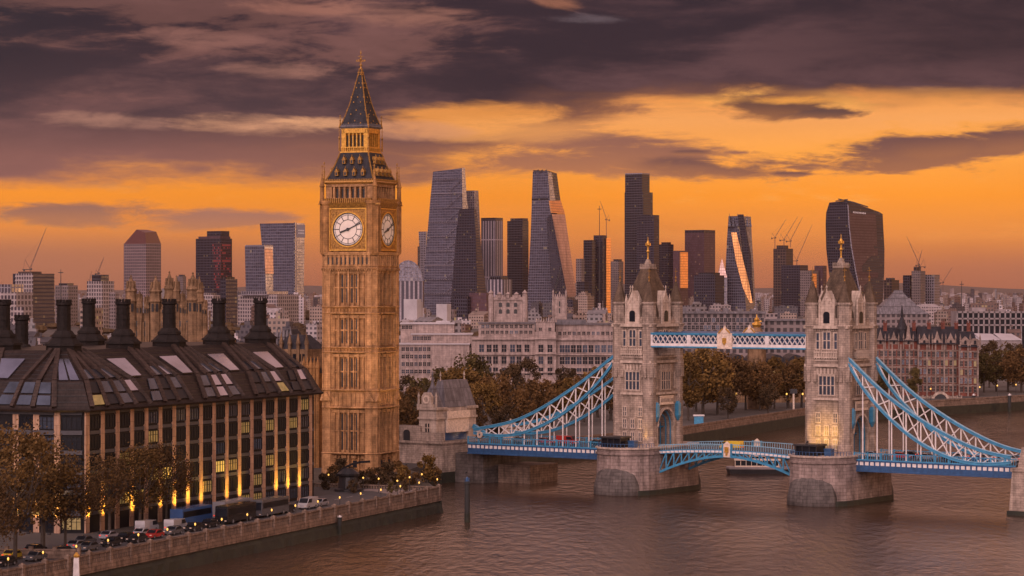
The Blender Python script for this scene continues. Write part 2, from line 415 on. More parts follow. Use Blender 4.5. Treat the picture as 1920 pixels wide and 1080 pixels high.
plain('paving', (.20, .15, .13), .85, 0, var=.3, scale=.4)
plain('land', (.055, .045, .04), .95, 0, var=.5, scale=.02)
plain('spandrel_metal', (.04, .037, .046), .7, .0)
plain('algae', (.011, .012, .006), .8, 0, var=.7, scale=.5, bump=.6)
plain('bark', (.045, .032, .024), .9, 0, var=.4, scale=2)
plain('cream_panel', (.55, .42, .33), .6, 0, var=.3, scale=2)
plain('concrete', (.22, .18, .18), .85, 0, var=.3, scale=.2)
plain('white_roof', (.36, .32, .33), .6, 0, var=.25, scale=.05)
plain('rubber', (.015, .015, .015), .8)
plain('bank_mud', (.05, .035, .022), .9, 0, var=.5, scale=.3, bump=.5)
plain('lamp_glow', (.9, .6, .2), .4, 0, (1, .52, .08), 1.1, var=.05)
plain('tail_red', (.3, .01, .01), .4, 0, (1, .05, .02), 1.0)
plain('head_white', (.8, .75, .6), .3, 0, (1, .85, .6), 1.0)
for nm, c in (('car_black', (.012, .012, .014)), ('car_white', (.36, .34, .35)), ('car_silver', (.26, .25, .27)), ('car_blue', (.045, .10, .25)),
              ('car_red', (.36, .03, .025)), ('car_yellow', (.62, .42, .04)), ('car_grey', (.09, .09, .10))):
    plain(nm, c, .25, .2, var=.08)
leafmat('leaf_brown', (.045, .025, .011), (.135, .068, .022))
leafmat('leaf_olive', (.038, .029, .011), (.115, .078, .024))
leafmat('leaf_ochre', (.052, .030, .010), (.165, .088, .022))
leafmat('front_brown', (.030, .018, .009), (.088, .046, .016))
leafmat('front_ochre', (.038, .023, .009), (.118, .062, .017))
leafmat('leaf_dark', (.030, .020, .012), (.085, .050, .022))
# ------------------------------------------------------------------ setting: river, land, hills, road
m, g, b = newmat('water')
ps = g.n('ShaderNodeNewGeometry').outputs['Position']
q = g.sep(ps)
n1 = g.noise(g.xyz(g.mul(q[0], .50), g.mul(q[1], .165), 0), 1, 5, .6)
n2 = g.noise(g.xyz(g.mul(q[0], .06), g.mul(q[1], .022), 4), 1, 4, .6)
n3 = g.noise(g.xyz(g.mul(q[0], 1.7), g.mul(q[1], 1.0), 9), 1, 3, .6)
g.put(b.inputs['Base Color'], g.mix(g.lin(n2, .35, .65), (.045, .022, .012), (.06, .033, .022)))
b.inputs['Roughness'].default_value = .07; b.inputs['IOR'].default_value = 1.33
hgt = g.add(g.mul(n1, g.lin(n2, .3, .7, .75, 1.25)), g.mul(n3, .10))
bp = g.n('ShaderNodeBump'); bp.inputs['Strength'].default_value = 1; bp.inputs['Distance'].default_value = .42
g.put(bp.inputs['Height'], hgt); g.L.new(bp.outputs[0], b.inputs['Normal'])
mb = MB(); mb.add([(-400, -100, WZ), (1400, -100, WZ), (1400, 1500, WZ), (-400, 1500, WZ)], [(0, 1, 2, 3)])
obj('river_water', mb, 'water', kind='structure')

QA = (-15.2, 537.0); QD = Vector((-43.0, -115.0)).normalized()         # quay edge: its far corner, and the way it runs back towards the camera
def quay(t, off=0):                                                     # t metres from the corner, off metres inland
    return Vector((QA[0] + QD.x * t + QD.y * off, QA[1] + QD.y * t - QD.x * off))
edge = [tuple(quay(440)), tuple(quay(0)), (-24, 600), (-20, 622), (-5, 660), (6, 694), (51, 765), (102, 885), (198, 990), (420, 1130), (1500, 1400)]
def sheet(name, pts, z, mat, **k):
    mb = MB(); mb.add([(p[0], p[1], z) for p in pts], [tuple(range(len(pts)))]); return obj(name, mb, mat, **k)
land = edge + [(40000, 1400), (40000, 52000), (-40000, 52000), (-40000, 100)]
mb = MB(); n = len(land)
mb.add([(p[0], p[1], 0) for p in land] + [(p[0], p[1], -8) for p in edge], [tuple(range(n))] + [(i, i + 1, n + i + 1, n + i) for i in range(len(edge) - 1)])
obj('land', mb, 'land', kind='structure')
# low hills on the horizon
mb = MB(); k = 160
hs = []
for i in range(k + 1):
    x = -12000 + 24000 * i / k
    h = 46 + 26 * math.sin(x * .0009 + 1) * .5 + 16 * math.sin(x * .0031) + rnd.uniform(-2, 3) + (14 if x > 2200 else 0)
    hs.append((x, max(h, 25)))
for i in range(k):
    a, c = hs[i], hs[i + 1]
    mb.add([(a[0], 15000, 0), (c[0], 15000, 0), (c[0], 17000, c[1]), (a[0], 17000, a[1]), (a[0], 20000, 0), (c[0], 20000, 0)], [(0, 1, 2, 3), (3, 2, 5, 4)])
obj('hills', mb, 'land', kind='structure')
pav = [quay(440, .4), quay(.5, .4), quay(.5, 16), quay(440, 16)]
sheet('promenade', pav, .006, 'paving', kind='structure')
rd = [quay(440, 4.5), quay(14, 4.5), quay(6, 12.5), quay(6, 17.5), quay(440, 17.5)]
sheet('road', rd, .012, 'asphalt', kind='structure')
mb = MB(); mb.t = None
for t in range(14, 400, 6):
    a, c = quay(t, 11), quay(t + 3, 11); nn = Vector((QD.y, -QD.x)) * .07
    mb.add([(a.x - nn.x, a.y - nn.y, .018), (c.x - nn.x, c.y - nn.y, .018), (c.x + nn.x, c.y + nn.y, .018), (a.x + nn.x, a.y + nn.y, .018)], [(0, 1, 2, 3)])
obj('road_markings', mb, 'white_paint', kind='structure')
mb = MB()
a, c = quay(440, 4.3), quay(14, 4.3); mb.beam((a.x, a.y, .06), (c.x, c.y, .06), .3, .12)
obj('road_kerb', mb, 'quay_stone', kind='structure')
sheet('lawn', [(-40, 545), (-17, 541), (-20, 585), (-24, 598), (-58, 598), (-58, 570)], .008, 'bank_mud', kind='structure')
# quay wall: stone face, algae strip, pierced parapet with posts
qa = math.atan2(-QD.y, -QD.x)
def quay_wall():
    t = thing('embankment_wall', 'long stone river wall with pierced parapet and dark weedy foot below the parked cars', 'river wall', (QA[0], QA[1], 0), qa)
    L = 430          # local x runs from -L (near) to 0 (corner), outward is -y
    mb = MB(); mb.box(-L, 0, -.35, .0, -2.1, -.9); mb.box(-.35, 0, 0, 62, -2.1, -.9); obj('stone_course', mb, 'quay_stone', t)
    mb = MB()
    r2 = random.Random(3)
    prev = None
    for i in range(int(L / 2) + 1):
        x = -L + i * 2; d = .7 + r2.uniform(0, .7); zt = -2.1 + r2.uniform(-.35, .1)
        cur = (x, d, zt)
        if prev: mb.add([(prev[0], -.1, prev[2]), (x, -.1, zt), (x, -.5, -3.0), (prev[0], -.5, -3.0), (x, -d, -5.2), (prev[0], -prev[1], -5.2)], [(3, 2, 1, 0), (5, 4, 2, 3)])
        prev = cur
    mb.box(-.4, .12, -.5, 62, -5.2, -2.1)
    obj('algae_foot', mb, 'algae', t)
    mb = MB(); mb.box(-L, 0, -.15, .12, -.9, -.55); mb.box(-L, 0, -.22, .2, .62, .85); mb.box(-.3, 0, .2, 62, -.9, -.55); mb.box(-.35, .05, .2, 62, .62, .85)
    for i in range(int(L / .55)):
        x = -i * .55 - .3; mb.box(x - .14, x + .14, -.08, .06, -.55, .62)
    for i in range(100): mb.box(-.2, -.06, i * .6 + .4, i * .6 + .7, -.55, .62)
    obj('parapet', mb, 'quay_stone', t)
    pm = MB(); pm.box(-.35, .35, -.4, .35, -2.0, 1.05); pm.box(-.42, .42, -.47, .42, 1.05, 1.2); pm.pyr([(-.35, -.4), (.35, -.4), (.35, .35), (-.35, .35)], 1.2, (0, 0, 1.5))
    p0 = None
    for i in range(28):
        x = -.4 - i * 6.6
        if p0 is None: p0 = obj('post', pm, 'quay_stone', t); p0.location = (x, 0, 0)
        else: inst(p0, t, (x, 0, 0))
    return t
quay_wall()
def lamp_src():
    t = thing('quay_lamp', '', 'lamp')
    mb = MB(); mb.lathe(0, 0, [(.13, 0), (.09, .3), (.06, .5), (.05, 1.1), (.12, 1.15)], 6); obj('pole', mb, 'dark_metal', t)
    mb = MB(); mb.lathe(0, 0, [(.05, 1.15), (.12, 1.25), (.15, 1.4), (.11, 1.55), (.04, 1.62)], 8); obj('globe', mb, 'lamp_glow', t, True)
    mb = MB(); mb.lathe(0, 0, [(.1, 1.63), (.12, 1.67), (.0, 1.85)], 6); obj('cap', mb, 'dark_metal', t)
    return t
# ------------------------------------------------------------------ clock tower
TD = 591.0
ct = thing('clock_tower', 'tall golden gothic clock tower with white dials and slate spire beside the river', 'clock tower', (X(676.5, TD), TD, 0), R(-22))
H = 6.65
def rot4(mb, k): mb.t = Matrix.Rotation(k * math.pi / 2, 4, 'Z')
def sq(h): return [(-h, -h), (h, -h), (h, h), (-h, h)]
stages = [(0, 4.6), (4.6, 15.0), (19.0, 27.7), (29.0, 36.6), (38.3, 46.8)]
mb = MB(); mb.box(-H + .7, H - .7, -H + .7, H - .7, 0, 50)
for k in range(4):
    rot4(mb, k)
    for si, (z0, z1) in enumerate(stages):
        nb = 9 if si else 5
        for i in range(nb):
            x = -4.9 + 9.8 * i / (nb - 1); big = i % 2 == 0
            mb.box(x - (.2 if big else .11), x + (.2 if big else .11), -H - (.04 if big else -.2), -H + .86, z0 + .3, z1 - .25)
        # tracery heads
        for i in range(nb - 1):
            x = -4.9 + 9.8 * (i + .5) / (nb - 1); mb.box(x - .6, x + .6, -H + .15, -H + .86, z1 - 1.0, z1 - .3)
            mb.box(x - .6, x + .6, -H + .4, -H + .86, (z0 + z1) / 2 - .15, (z0 + z1) / 2 + .2)
mb.t = None
obj('shaft', mb, 'honey_stone', ct)
# gabled stage between the two lowest rows
mb = MB()
for k in range(4):
    rot4(mb, k); mb.box(-5.0, 5.0, -H + .2, -H + .56, 15.0, 19.0)
    for i in range(10): x = -4.9 + 9.8 * i / 9; mb.box(x - .12, x + .12, -H + .02, -H + .25, 15.6, 18.4)
mb.t = None; obj('panel_band', mb, 'honey_stone', ct)
bt = MB(); bt.lathe(0, 0, [(2.05, 0), (2.05, 4.4), (1.85, 4.8), (1.78, 15.0), (1.78, 49.8)], 8, math.pi / 8)
for i in range(8):
    a = math.pi / 8 + i * math.pi / 4; bt.tube((1.78 * math.cos(a), 1.78 * math.sin(a), .2), (1.78 * math.cos(a), 1.78 * math.sin(a), 49.6), .17, .17, 5)
c0_ = None
for sx in (-1, 1):
    for sy in (-1, 1):
        if c0_ is None: c0_ = obj('corner_buttress', bt, 'honey_stone', ct); o = c0_
        else: o = inst(c0_, ct)
        o.location = (sx * (H - 1.45), sy * (H - 1.45), 0)
gm = MB(); gm.ext([(-1.3, 0, 0), (1.3, 0, 0), (0, 0, 2.0)], (0, .5, 0))
g0 = None
for k in range(4):
    for x in (-5.4, 5.4):
        p = Matrix.Rotation(k * math.pi / 2, 3, 'Z') @ Vector((x, -H - .55, 16.7))
        if g0 is None: g0 = obj('gablet', gm, 'honey_stone', ct); o = g0
        else: o = inst(g0, ct)
        o.location = p; o.rotation_euler = (0, 0, k * math.pi / 2)
def octo(h, c=2.35):      # square with chamfered corners
    return [(-h + c, -h), (h - c, -h), (h, -h + c), (h, h - c), (h - c, h), (-h + c, h), (-h, h - c), (-h, -h + c)]
for z, hh, e in ((4.4, .5, .45), (14.9, .4, .4), (18.9, .45, .42), (27.6, .4, .34), (28.7, .35, .40), (36.5, .4, .34), (38.0, .35, .40), (46.7, .45, .45)):
    mb = MB(); mb.frust(octo(H + e * .4, 1.2), z, octo(H + e + .15, 1.2), z + hh * .6, True); mb.frust(octo(H + e + .15, 1.2), z + hh * .6, octo(H + e, 1.2), z + hh, True)
    obj('string_course', mb, 'honey_stone', ct)
for z0, z1 in ((27.9, 28.75), (36.8, 38.05)):
    mb = MB(); mb.frust(octo(H + .05, 1.2), z0, octo(H + .05, 1.2), z1)
    for k in range(4):
        rot4(mb, k)
        for i in range(14): x = -5.6 + 11.2 * i / 13; mb.box(x - .22, x + .22, -H - .22, -H, z0 + .1, z1 - .1)
    mb.t = None; obj('frieze', mb, 'honey_dark', ct)
w0 = {}
for si, (z0, z1) in enumerate(stages[1:]):
    for k in (0, 1):
        for i in range(8):
            if i in (0, 1, 6, 7): continue
            x = -4.9 + 9.8 * (i + .5) / 8
            if si not in w0:
                mb = MB(); hh = (z1 - z0); mb.arch(0, 0, .3, .9, .36, hh - 2.1); w0[si] = obj('slit_window', mb, 'black_paint', ct); o = w0[si]
            else: o = inst(w0[si], ct)
            p = Matrix.Rotation(k * math.pi / 2, 3, 'Z') @ Vector((x, -H + .58, z0)); o.location = p; o.rotation_euler = (0, 0, k * math.pi / 2)
for k in (0, 1):                     # small windows of the plinth
    for x in (-2.6, 1.6):
        mb = MB(); mb.box(-.8, .8, -.12, .3, 1.2, 3.4); o = obj('plinth_window', mb, 'honey_dark', ct)
        mc = MB(); mc.box(-.5, .5, -.16, .2, 1.5, 3.1); obj('pane', mc, 'dark_glass', o)
        o.location = Matrix.Rotation(k * math.pi / 2, 3, 'Z') @ Vector((x, -H + .3, 0)); o.rotation_euler = (0, 0, k * math.pi / 2)
# corbel stage
mb = MB(); mb.frust(octo(H + .2, 1.2), 46.9, octo(H + .55, 1.4), 47.6); mb.frust(octo(H + .2, 1.3), 47.6, octo(H + .2, 1.3), 50.0); mb.frust(octo(H + .55, 1.4), 50.0, octo(H + .7, 1.4), 50.7)
for k in range(4):
    rot4(mb, k)
    for i in range(11): x = -5.4 + 10.8 * i / 10; mb.box(x - .3, x + .3, -H - .45, -H - .15, 47.6, 50.0)
    for i in range(22): x = -6 + 12 * i / 21; mb.box(x - .13, x + .13, -H - .5, -H - .1, 46.5, 47.0)
mb.t = None; obj('corbel_stage', mb, 'honey_stone', ct)
mb = MB()
for k in range(4):
    rot4(mb, k)
    for i in range(10): x = -4.86 + 10.8 * i / 10; mb.box(x - .2, x + .2, -H - .24, -H - .1, 47.9, 49.5)
mb.t = None; obj('corbel_niches', mb, 'black_paint', ct)
# clock stage
HC = 7.0
mb = MB(); mb.box(-HC + .6, HC - .6, -HC + .6, HC - .6, 50.3, 62.6)
obj('clock_stage', mb, 'honey_stone', ct)
pm = MB(); pm.lathe(0, 0, [(1.75, 50.3), (1.75, 61.4), (2.0, 61.8), (2.0, 62.5)], 8, math.pi / 8)
for i in range(8):
    a = math.pi / 8 + i * math.pi / 4; pm.tube((1.75 * math.cos(a), 1.75 * math.sin(a), 50.6), (1.75 * math.cos(a), 1.75 * math.sin(a), 61.4), .15, .15, 5)
p0 = None
for sx in (-1, 1):
    for sy in (-1, 1):
        if p0 is None: p0 = obj('clock_stage_pier', pm, 'honey_dark', ct); o = p0
        else: o = inst(p0, ct)
        o.location = (sx * (HC - 1.35), sy * (HC - 1.35), 0)
pn = MB(); pn.lathe(0, 0, [(.55, 62.4), (.5, 65.6), (.7, 65.8), (.55, 66.1), (.1, 68.3), (.22, 68.5), (.05, 68.9)], 8)
pg = MB(); pg.lathe(0, 0, [(.09, 68.7), (.06, 70.2), (.2, 70.4), (.0, 70.7)], 6)
n0 = None
for sx in (-1, 1):
    for sy in (-1, 1):
        if n0 is None:
            n0 = obj('pinnacle', pn, 'honey_dark', ct); q0 = obj('finial', pg, 'dark_gilt', n0); o = n0
        else: o = inst(n0, ct); inst(q0, o)
        o.location = (sx * (HC - .35), sy * (HC - .35), 0)
def disc(mb, r0, r1, y0, y1, n=48):
    vs = []
    for y in (y0, y1):
        for r in (r0, r1):
            for i in range(n):
                t = 2 * math.pi * i / n; vs.append((math.sin(t) * r, y, math.cos(t) * r))
    fs = []
    for i in range(n):
        j = (i + 1) % n
        fs += [(i, j, n + j, n + i), (2 * n + i, 3 * n + i, 3 * n + j, 2 * n + j), (n + i, n + j, 3 * n + j, 3 * n + i), (i, 2 * n + i, 2 * n + j, j)]
    mb.add(vs, fs)
for k in range(4):
    cf = bpy.data.objects.new('clock_face', None)
    mb = MB(); y = 0
    mb.box(-4.75, 4.75, .0, .5, -4.9, 4.9)                    # dark gilt panel
    r3 = random.Random(5)
    for sx in (-1, 1):
        for sz in (-1, 1):
            for _ in range(14):
                px_, pz_ = r3.uniform(2.6, 4.2) * sx, r3.uniform(2.6, 4.2) * sz
                if math.hypot(px_, pz_) > 4.25: mb.cbox((px_, -.02, pz_), (.3, .2, .3), 0)
    dialp = obj('clock_face', mb, 'dark_gilt', ct); dialp.location = Matrix.Rotation(k * math.pi / 2, 3, 'Z') @ Vector((0, -HC + .3, 55.9)); dialp.rotation_euler = (0, 0, k * math.pi / 2)
    mb = MB()
    for a, c, d, e in ((-4.75, -4.45, -4.9, 4.9), (4.45, 4.75, -4.9, 4.9), (-4.45, 4.45, -4.9, -4.6), (-4.45, 4.45, 4.6, 4.9)): mb.box(a, c, -.25, .02, d, e)
    for a in (-5.35, 5.1):
        for i in range(16): mb.box(a, a + .25, -.1, .3, -4.6 + i * .6, -4.25 + i * .6)
    disc(mb, 3.78, 4.1, -.28, .02); obj('gilt_frame', mb, 'gold', dialp)
    mb = MB(); disc(mb, .0, 3.78, -.08, -.02); obj('dial', mb, 'dial_white', dialp)
    mb = MB(); disc(mb, 3.58, 3.78, -.13, -.07); disc(mb, 3.22, 3.30, -.12, -.07); disc(mb, 2.12, 2.24, -.12, -.07)
    for i in range(12):
        t = i * math.pi / 6; s_, c_ = math.sin(t), math.cos(t); mb.beam((s_ * 2.2, -.1, c_ * 2.2), (s_ * 3.6, -.1, c_ * 3.6), .16, .06, (0, 1, 0))
    for i in range(60):
        t = i * math.pi / 30; s_, c_ = math.sin(t), math.cos(t); mb.beam((s_ * 3.28, -.1, c_ * 3.28), (s_ * 3.6, -.1, c_ * 3.6), .05, .05, (0, 1, 0))
    obj('hour_marks', mb, 'black_paint', dialp)
    mb = MB(); t = R(66); s_, c_ = math.sin(t), math.cos(t); mb.beam((-s_ * .8, -.2, -c_ * .8), (s_ * 3.45, -.2, c_ * 3.45), .24, .08, (0, 1, 0)); obj('minute_hand', mb, 'black_paint', dialp)
    mb = MB(); t = R(250); s_, c_ = math.sin(t), math.cos(t); mb.beam((-s_ * .6, -.28, -c_ * .6), (s_ * 2.1, -.28, c_ * 2.1), .36, .08, (0, 1, 0)); disc(mb, 0, .38, -.34, -.1, 16); obj('hour_hand', mb, 'black_paint', dialp)
    bpy.data.objects.remove(cf)
mb = MB(); mb.frust(octo(HC - .1, 1.6), 60.9, octo(HC + .1, 1.6), 61.4); mb.frust(octo(HC + .1, 1.6), 61.4, octo(HC + .35, 1.6), 62.0); mb.frust(octo(HC - .3, 1.6), 62.0, octo(HC - .3, 1.6), 62.7)
for k in range(4):
    rot4(mb, k)
    for i in range(24): x = -5.7 + 11.4 * i / 23; mb.box(x - .13, x + .13, -HC - .15, -HC + .35, 62.0, 63.0)
    mb.box(HC - .2, HC + 1.1, -HC + .1, -HC + .45, 61.5, 61.85)
mb.t = None; obj('parapet', mb, 'dark_gilt', ct)
# arcade
HA = 6.0
mb = MB(); mb.box(-HA + .9, HA - .9, -HA + .9, HA - .9, 62.6, 66.3); mb.box(-HA, HA, -HA, HA, 65.7, 66.35); mb.box(-HA, HA, -HA, HA, 62.5, 63.1)
for k in range(4):
    rot4(mb, k); mb.box(-HA, -HA + 1.5, -HA, -HA + 1.5, 62.7, 66)
    for i in range(7): x = -4.0 + 8.0 * i / 6; mb.box(x - .22, x + .22, -HA + .1, -HA + .9, 63.1, 65.8)
mb.t = None; obj('arcade', mb, 'honey_stone', ct)
am = MB(); am.arch(0, 0, .3, 63.1, .78, 2.5)
a0_ = None
for k in (0, 1):
    for i in range(6):
        if a0_ is None: a0_ = obj('arcade_opening', am, 'black_paint', ct); o = a0_
        else: o = inst(a0_, ct)
        o.location = Matrix.Rotation(k * math.pi / 2, 3, 'Z') @ Vector((-4.0 + 8.0 * (i + .5) / 6, -HA + .75, 0)); o.rotation_euler = (0, 0, k * math.pi / 2)
mb = MB(); mb.frust(sq(6.1), 66.3, sq(6.5), 66.7); mb.frust(sq(6.5), 66.7, sq(6.35), 67.1)
for k in range(4):
    rot4(mb, k)
    for i in range(30): x = -6.2 + 12.4 * i / 29; mb.box(x - .1, x + .1, -6.45, -6.2, 67.0, 67.45)
mb.t = None; obj('roof_cornice', mb, 'dark_gilt', ct)
prof = [(6.2, 66.9), (5.35, 68.6), (4.55, 70.6), (3.95, 72.3), (3.6, 73.6)]
mb = MB()
for (h0, z0), (h1, z1) in zip(prof, prof[1:]): mb.frust(sq(h0), z0, sq(h1), z1)
obj('lower_roof', mb, 'slate', ct)
for sx, sy in ((1, 1), (1, -1), (-1, 1), (-1, -1)):
    mb = MB()
    for (h0, z0), (h1, z1) in zip(prof, prof[1:]): mb.beam((sx * h0, sy * h0, z0), (sx * h1, sy * h1, z1), .28)
    obj('roof_hip', mb, 'dark_gilt', ct)
def hroof(z):
    for (h0, z0), (h1, z1) in zip(prof, prof[1:]):
        if z0 <= z <= z1: return h0 + (h1 - h0) * (z - z0) / (z1 - z0)
dm_ = MB(); dm_.box(-.38, .38, -.5, .6, 0, .9); dm_.ext([(-.5, -.55, .9), (.5, -.55, .9), (0, -.55, 1.7)], (0, 1.1, 0)); dm_.lathe(0, -.3, [(.05, 1.6), (.12, 1.9), (0, 2.2)], 5)
do = MB(); do.box(-.22, .22, -.56, -.45, .15, .8)
d0 = None
for k in range(4):
    for z, xs in ((68.2, (-3.3, -1.1, 1.1, 3.3)), (71.0, (-2.0, 0, 2.0))):
        for x in xs:
            if d0 is None:
                d0 = obj('dormer', dm_, 'dark_gilt', ct); e0 = obj('opening', do, 'black_paint', d0); o = d0
            else: o = inst(d0, ct); inst(e0, o)
            o.location = Matrix.Rotation(k * math.pi / 2, 3, 'Z') @ Vector((x, -hroof(z) - .05, z)); o.rotation_euler = (0, 0, k * math.pi / 2)
# lantern
HL = 3.35
mb = MB(); mb.box(-HL + .9, HL - .9, -HL + .9, HL - .9, 73.5, 79.2); mb.box(-HL - .25, HL + .25, -HL - .25, HL + .25, 73.4, 73.9); mb.box(-HL, HL, -HL, HL, 78.1, 79.3); mb.box(-HL - .1, HL + .1, -HL - .1, HL + .1, 74.7, 74.95)
for k in range(4):
    rot4(mb, k); mb.box(-HL, -HL + .9, -HL, -HL + .9, 73.6, 79)
    for i in range(6): x = -2.4 + 4.8 * i / 5; mb.box(x - .15, x + .15, -HL + .1, -HL + .9, 74.9, 78.2)
    for i in range(14): x = -3.2 + 6.4 * i / 13; mb.box(x - .09, x + .09, -HL - .2, -HL - .05, 73.9, 74.75)
    for i in range(12): x = -3.1 + 6.2 * i / 11; mb.box(x - .12, x + .12, -HL - .06, -HL + .1, 78.25, 78.85)
mb.t = None; obj('lantern', mb, 'gold', ct)
lo = MB(); lo.arch(0, 0, .2, 74.95, .64, 3.0)
a0_ = None
for k in (0, 1):
    for i in range(5):
        if a0_ is None: a0_ = obj('lantern_opening', lo, 'black_paint', ct); o = a0_
        else: o = inst(a0_, ct)
        o.location = Matrix.Rotation(k * math.pi / 2, 3, 'Z') @ Vector((-2.4 + 4.8 * (i + .5) / 5, -HL + .72, 0)); o.rotation_euler = (0, 0, k * math.pi / 2)
mb = MB(); mb.frust(sq(3.45), 79.2, sq(3.75), 79.6); mb.frust(sq(3.75), 79.6, sq(3.5), 80.0)
for k in range(4):
    rot4(mb, k)
    for i in range(18): x = -3.5 + 7 * i / 17; mb.box(x - .09, x + .09, -3.68, -3.5, 79.9, 80.25)
mb.t = None; obj('lantern_cornice', mb, 'lead_roof', ct)
sp = [(3.45, 79.9), (2.75, 82.0), (1.95, 84.8), (1.2, 88.2), (.55, 91.3), (.22, 93.2)]
mb = MB()
for (h0, z0), (h1, z1) in zip(sp, sp[1:]): mb.frust(sq(h0), z0, sq(h1), z1)
obj('spire', mb, 'slate', ct)
mb = MB()
for (h0, z0), (h1, z1) in zip(sp, sp[1:]):
    for sx, sy in ((1, 1), (1, -1), (-1, 1), (-1, -1)):
        mb.beam((sx * h0, sy * h0, z0), (sx * h1, sy * h1, z1), .2)
        mb.cbox((sx * (h0 + h1) / 2, sy * (h0 + h1) / 2, (z0 + z1) / 2), (.34, .34, .3))
    for k in range(4):
        rot4(mb, k); mb.cbox((0, -(h0 + h1) / 2, (z0 + z1) / 2), (.22, .3, .3)); mb.cbox((h0 * .45, -h0 * .97, z0 + .5), (.2, .24, .3)); mb.cbox((-h0 * .45, -h0 * .97, z0 + .5), (.2, .24, .3)); mb.t = None
obj('spire_ridges', mb, 'dark_gilt', ct)
mb = MB(); mb.lathe(0, 0, [(.3, 93), (.16, 93.6), (.4, 93.9), (.14, 94.3), (.12, 95.0), (.34, 95.3), (.1, 95.7), (.07, 96.4), (.2, 96.7), (.03, 97.4)], 8)
for a in range(4):
    t = a * math.pi / 2; mb.beam((0, 0, 94.7), (math.cos(t) * 1.0, math.sin(t) * 1.0, 94.9), .12); mb.beam((0, 0, 95.9), (math.cos(t) * .7, math.sin(t) * .7, 96.0), .1); mb.cbox((math.cos(t) * 1.0, math.sin(t) * 1.0, 95.0), (.25, .25, .4))
obj('finial', mb, 'dark_gilt', ct)
for zb_, hh, tall in ((67.0, 6.3, 4.6), (74.0, 3.7, 6.2), (79.8, 3.55, 2.6)):
    pm = MB(); pm.lathe(0, 0, [(.24, 0), (.16, tall * .45), (.3, tall * .48), (.1, tall * .55), (.06, tall * .85), (.22, tall * .88), (0, tall)], 6)
    pm.beam((-.35, 0, tall * .75), (.35, 0, tall * .75), .08)
    p0 = None
    for sx in (-1, 1):
        for sy in (-1, 1):
            if p0 is None: p0 = obj('roof_pinnacle', pm, 'dark_gilt', ct); o = p0
            else: o = inst(p0, ct)
            o.location = (sx * hh, sy * hh, zb_)
# floodlights standing on the grass round the tower
def flood(name, label, loc, target, energy, size, colr=(1, .55, .2), blend=.8, cat='floodlight', group=None):
    t = thing(name, label, cat, loc, 0, group)
    mb = MB(); mb.box(-.3, .3, -.25, .25, 0, .12); mb.tube((0, 0, .1), (0, 0, .35), .07); obj('stand', mb, 'dark_metal', t)
    d = (Vector(target) - Vector(loc)).normalized(); mb = MB(); mb.tube((0, 0, .45) , Vector((0, 0, .45)) + d * .35, .18, .24, 10); obj('lamp_head', mb, 'dark_metal', t)
    l = bpy.data.lights.new('flood_beam', 'SPOT'); l.energy = energy; l.spot_size = R(size); l.spot_blend = blend; l.color = colr; l.shadow_soft_size = .3
    lo = bpy.data.objects.new('beam', l); col.objects.link(lo); lo.parent = t; lo.location = Vector((0, 0, .45)) + d * .5; lo.rotation_euler = (-d).to_track_quat('Z', 'Y').to_euler()
    return t
bx_, by_ = ct.location.x, ct.location.y
TP = lambda x, y, z=0: tuple(ct.matrix_basis @ Vector((x, y, z)))
for i, (x, y, e, lb) in enumerate(((-5, -24, 30000, 'small floodlight on the ground before the dial side of the clock tower'), (5, -24, 30000, 'small floodlight among bushes in front of the clock tower corner'),
                                (24, -2, 24000, 'small floodlight near the promenade end aimed at the clock tower'))):
    pass
FL = [((-7, -25), (-2, -H, 44), 17000, 82), ((7, -26), (2, -H, 58), 28000, 62), ((27, -1), (H, 0, 46), 40000, 78)]
FLB = ['small floodlight on the grass before the front of the clock tower', 'small floodlight among bushes near the front corner of the clock tower', 'small floodlight by the quay corner aimed at the side of the clock tower']
for (p, t_, e, s_), lb in zip(FL, FLB):
    flood('floodlight', lb, TP(*p), TP(*t_), e, s_, (1, .64, .33), 1.0, group='floodlights round the clock tower')
# ------------------------------------------------------------------ office building with the chimneys
OB = thing('office_building', 'dark bronze office building with stone pillars, fanned roof and tall chimneys by the embankment', 'office building', (-73.9, 443.5, 0), math.atan2(.911, .412))
OL = 82.0; BY = 4.7; NB = 17; cxl = -1.98; cyl = 4.37; DEP = 44.0; EZ = 21.0
foot = [(0, 0), (OL, 0), (OL, DEP), (cxl, DEP), (cxl, cyl)]
def grow(e): return [(-e * .35, -e), (OL + e, -e), (OL + e, DEP + e), (cxl - e, DEP + e), (cxl - e, cyl - e * .35)]
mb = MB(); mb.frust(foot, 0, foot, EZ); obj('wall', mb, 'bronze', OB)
mb = MB(); mb.frust(grow(1.3), EZ, grow(1.5), EZ + .35); mb.frust(grow(1.5), EZ + .35, grow(1.1), EZ + .7); obj('eaves', mb, 'bronze_roof', OB)
RZ = 31.4
rtop = [(7.5, 9.2), (OL - 2.0, 9.2), (OL - 2, DEP - 8), (6.5, DEP - 8), (6.5, 10.5)]
E0 = grow(1.1)
def prof_(s):      # convex mansard: inward and upward fractions
    return (.27 * s / .36, .46 * s / .36) if s < .36 else (.27 + .73 * (s - .36) / .64, .46 + .54 * (s - .36) / .64)
def zr(s): return EZ + .7 + (RZ - EZ - .7) * prof_(s)[1]
def rpoly(s): return [tuple(Vector(a).lerp(Vector(c), prof_(s)[0])) for a, c in zip(E0, rtop)]
mb = MB(); mb.frust(E0, EZ + .7, rpoly(.36), zr(.36)); mb.frust(rpoly(.36), zr(.36), rtop, RZ); obj('roof', mb, 'bronze_roof', OB)
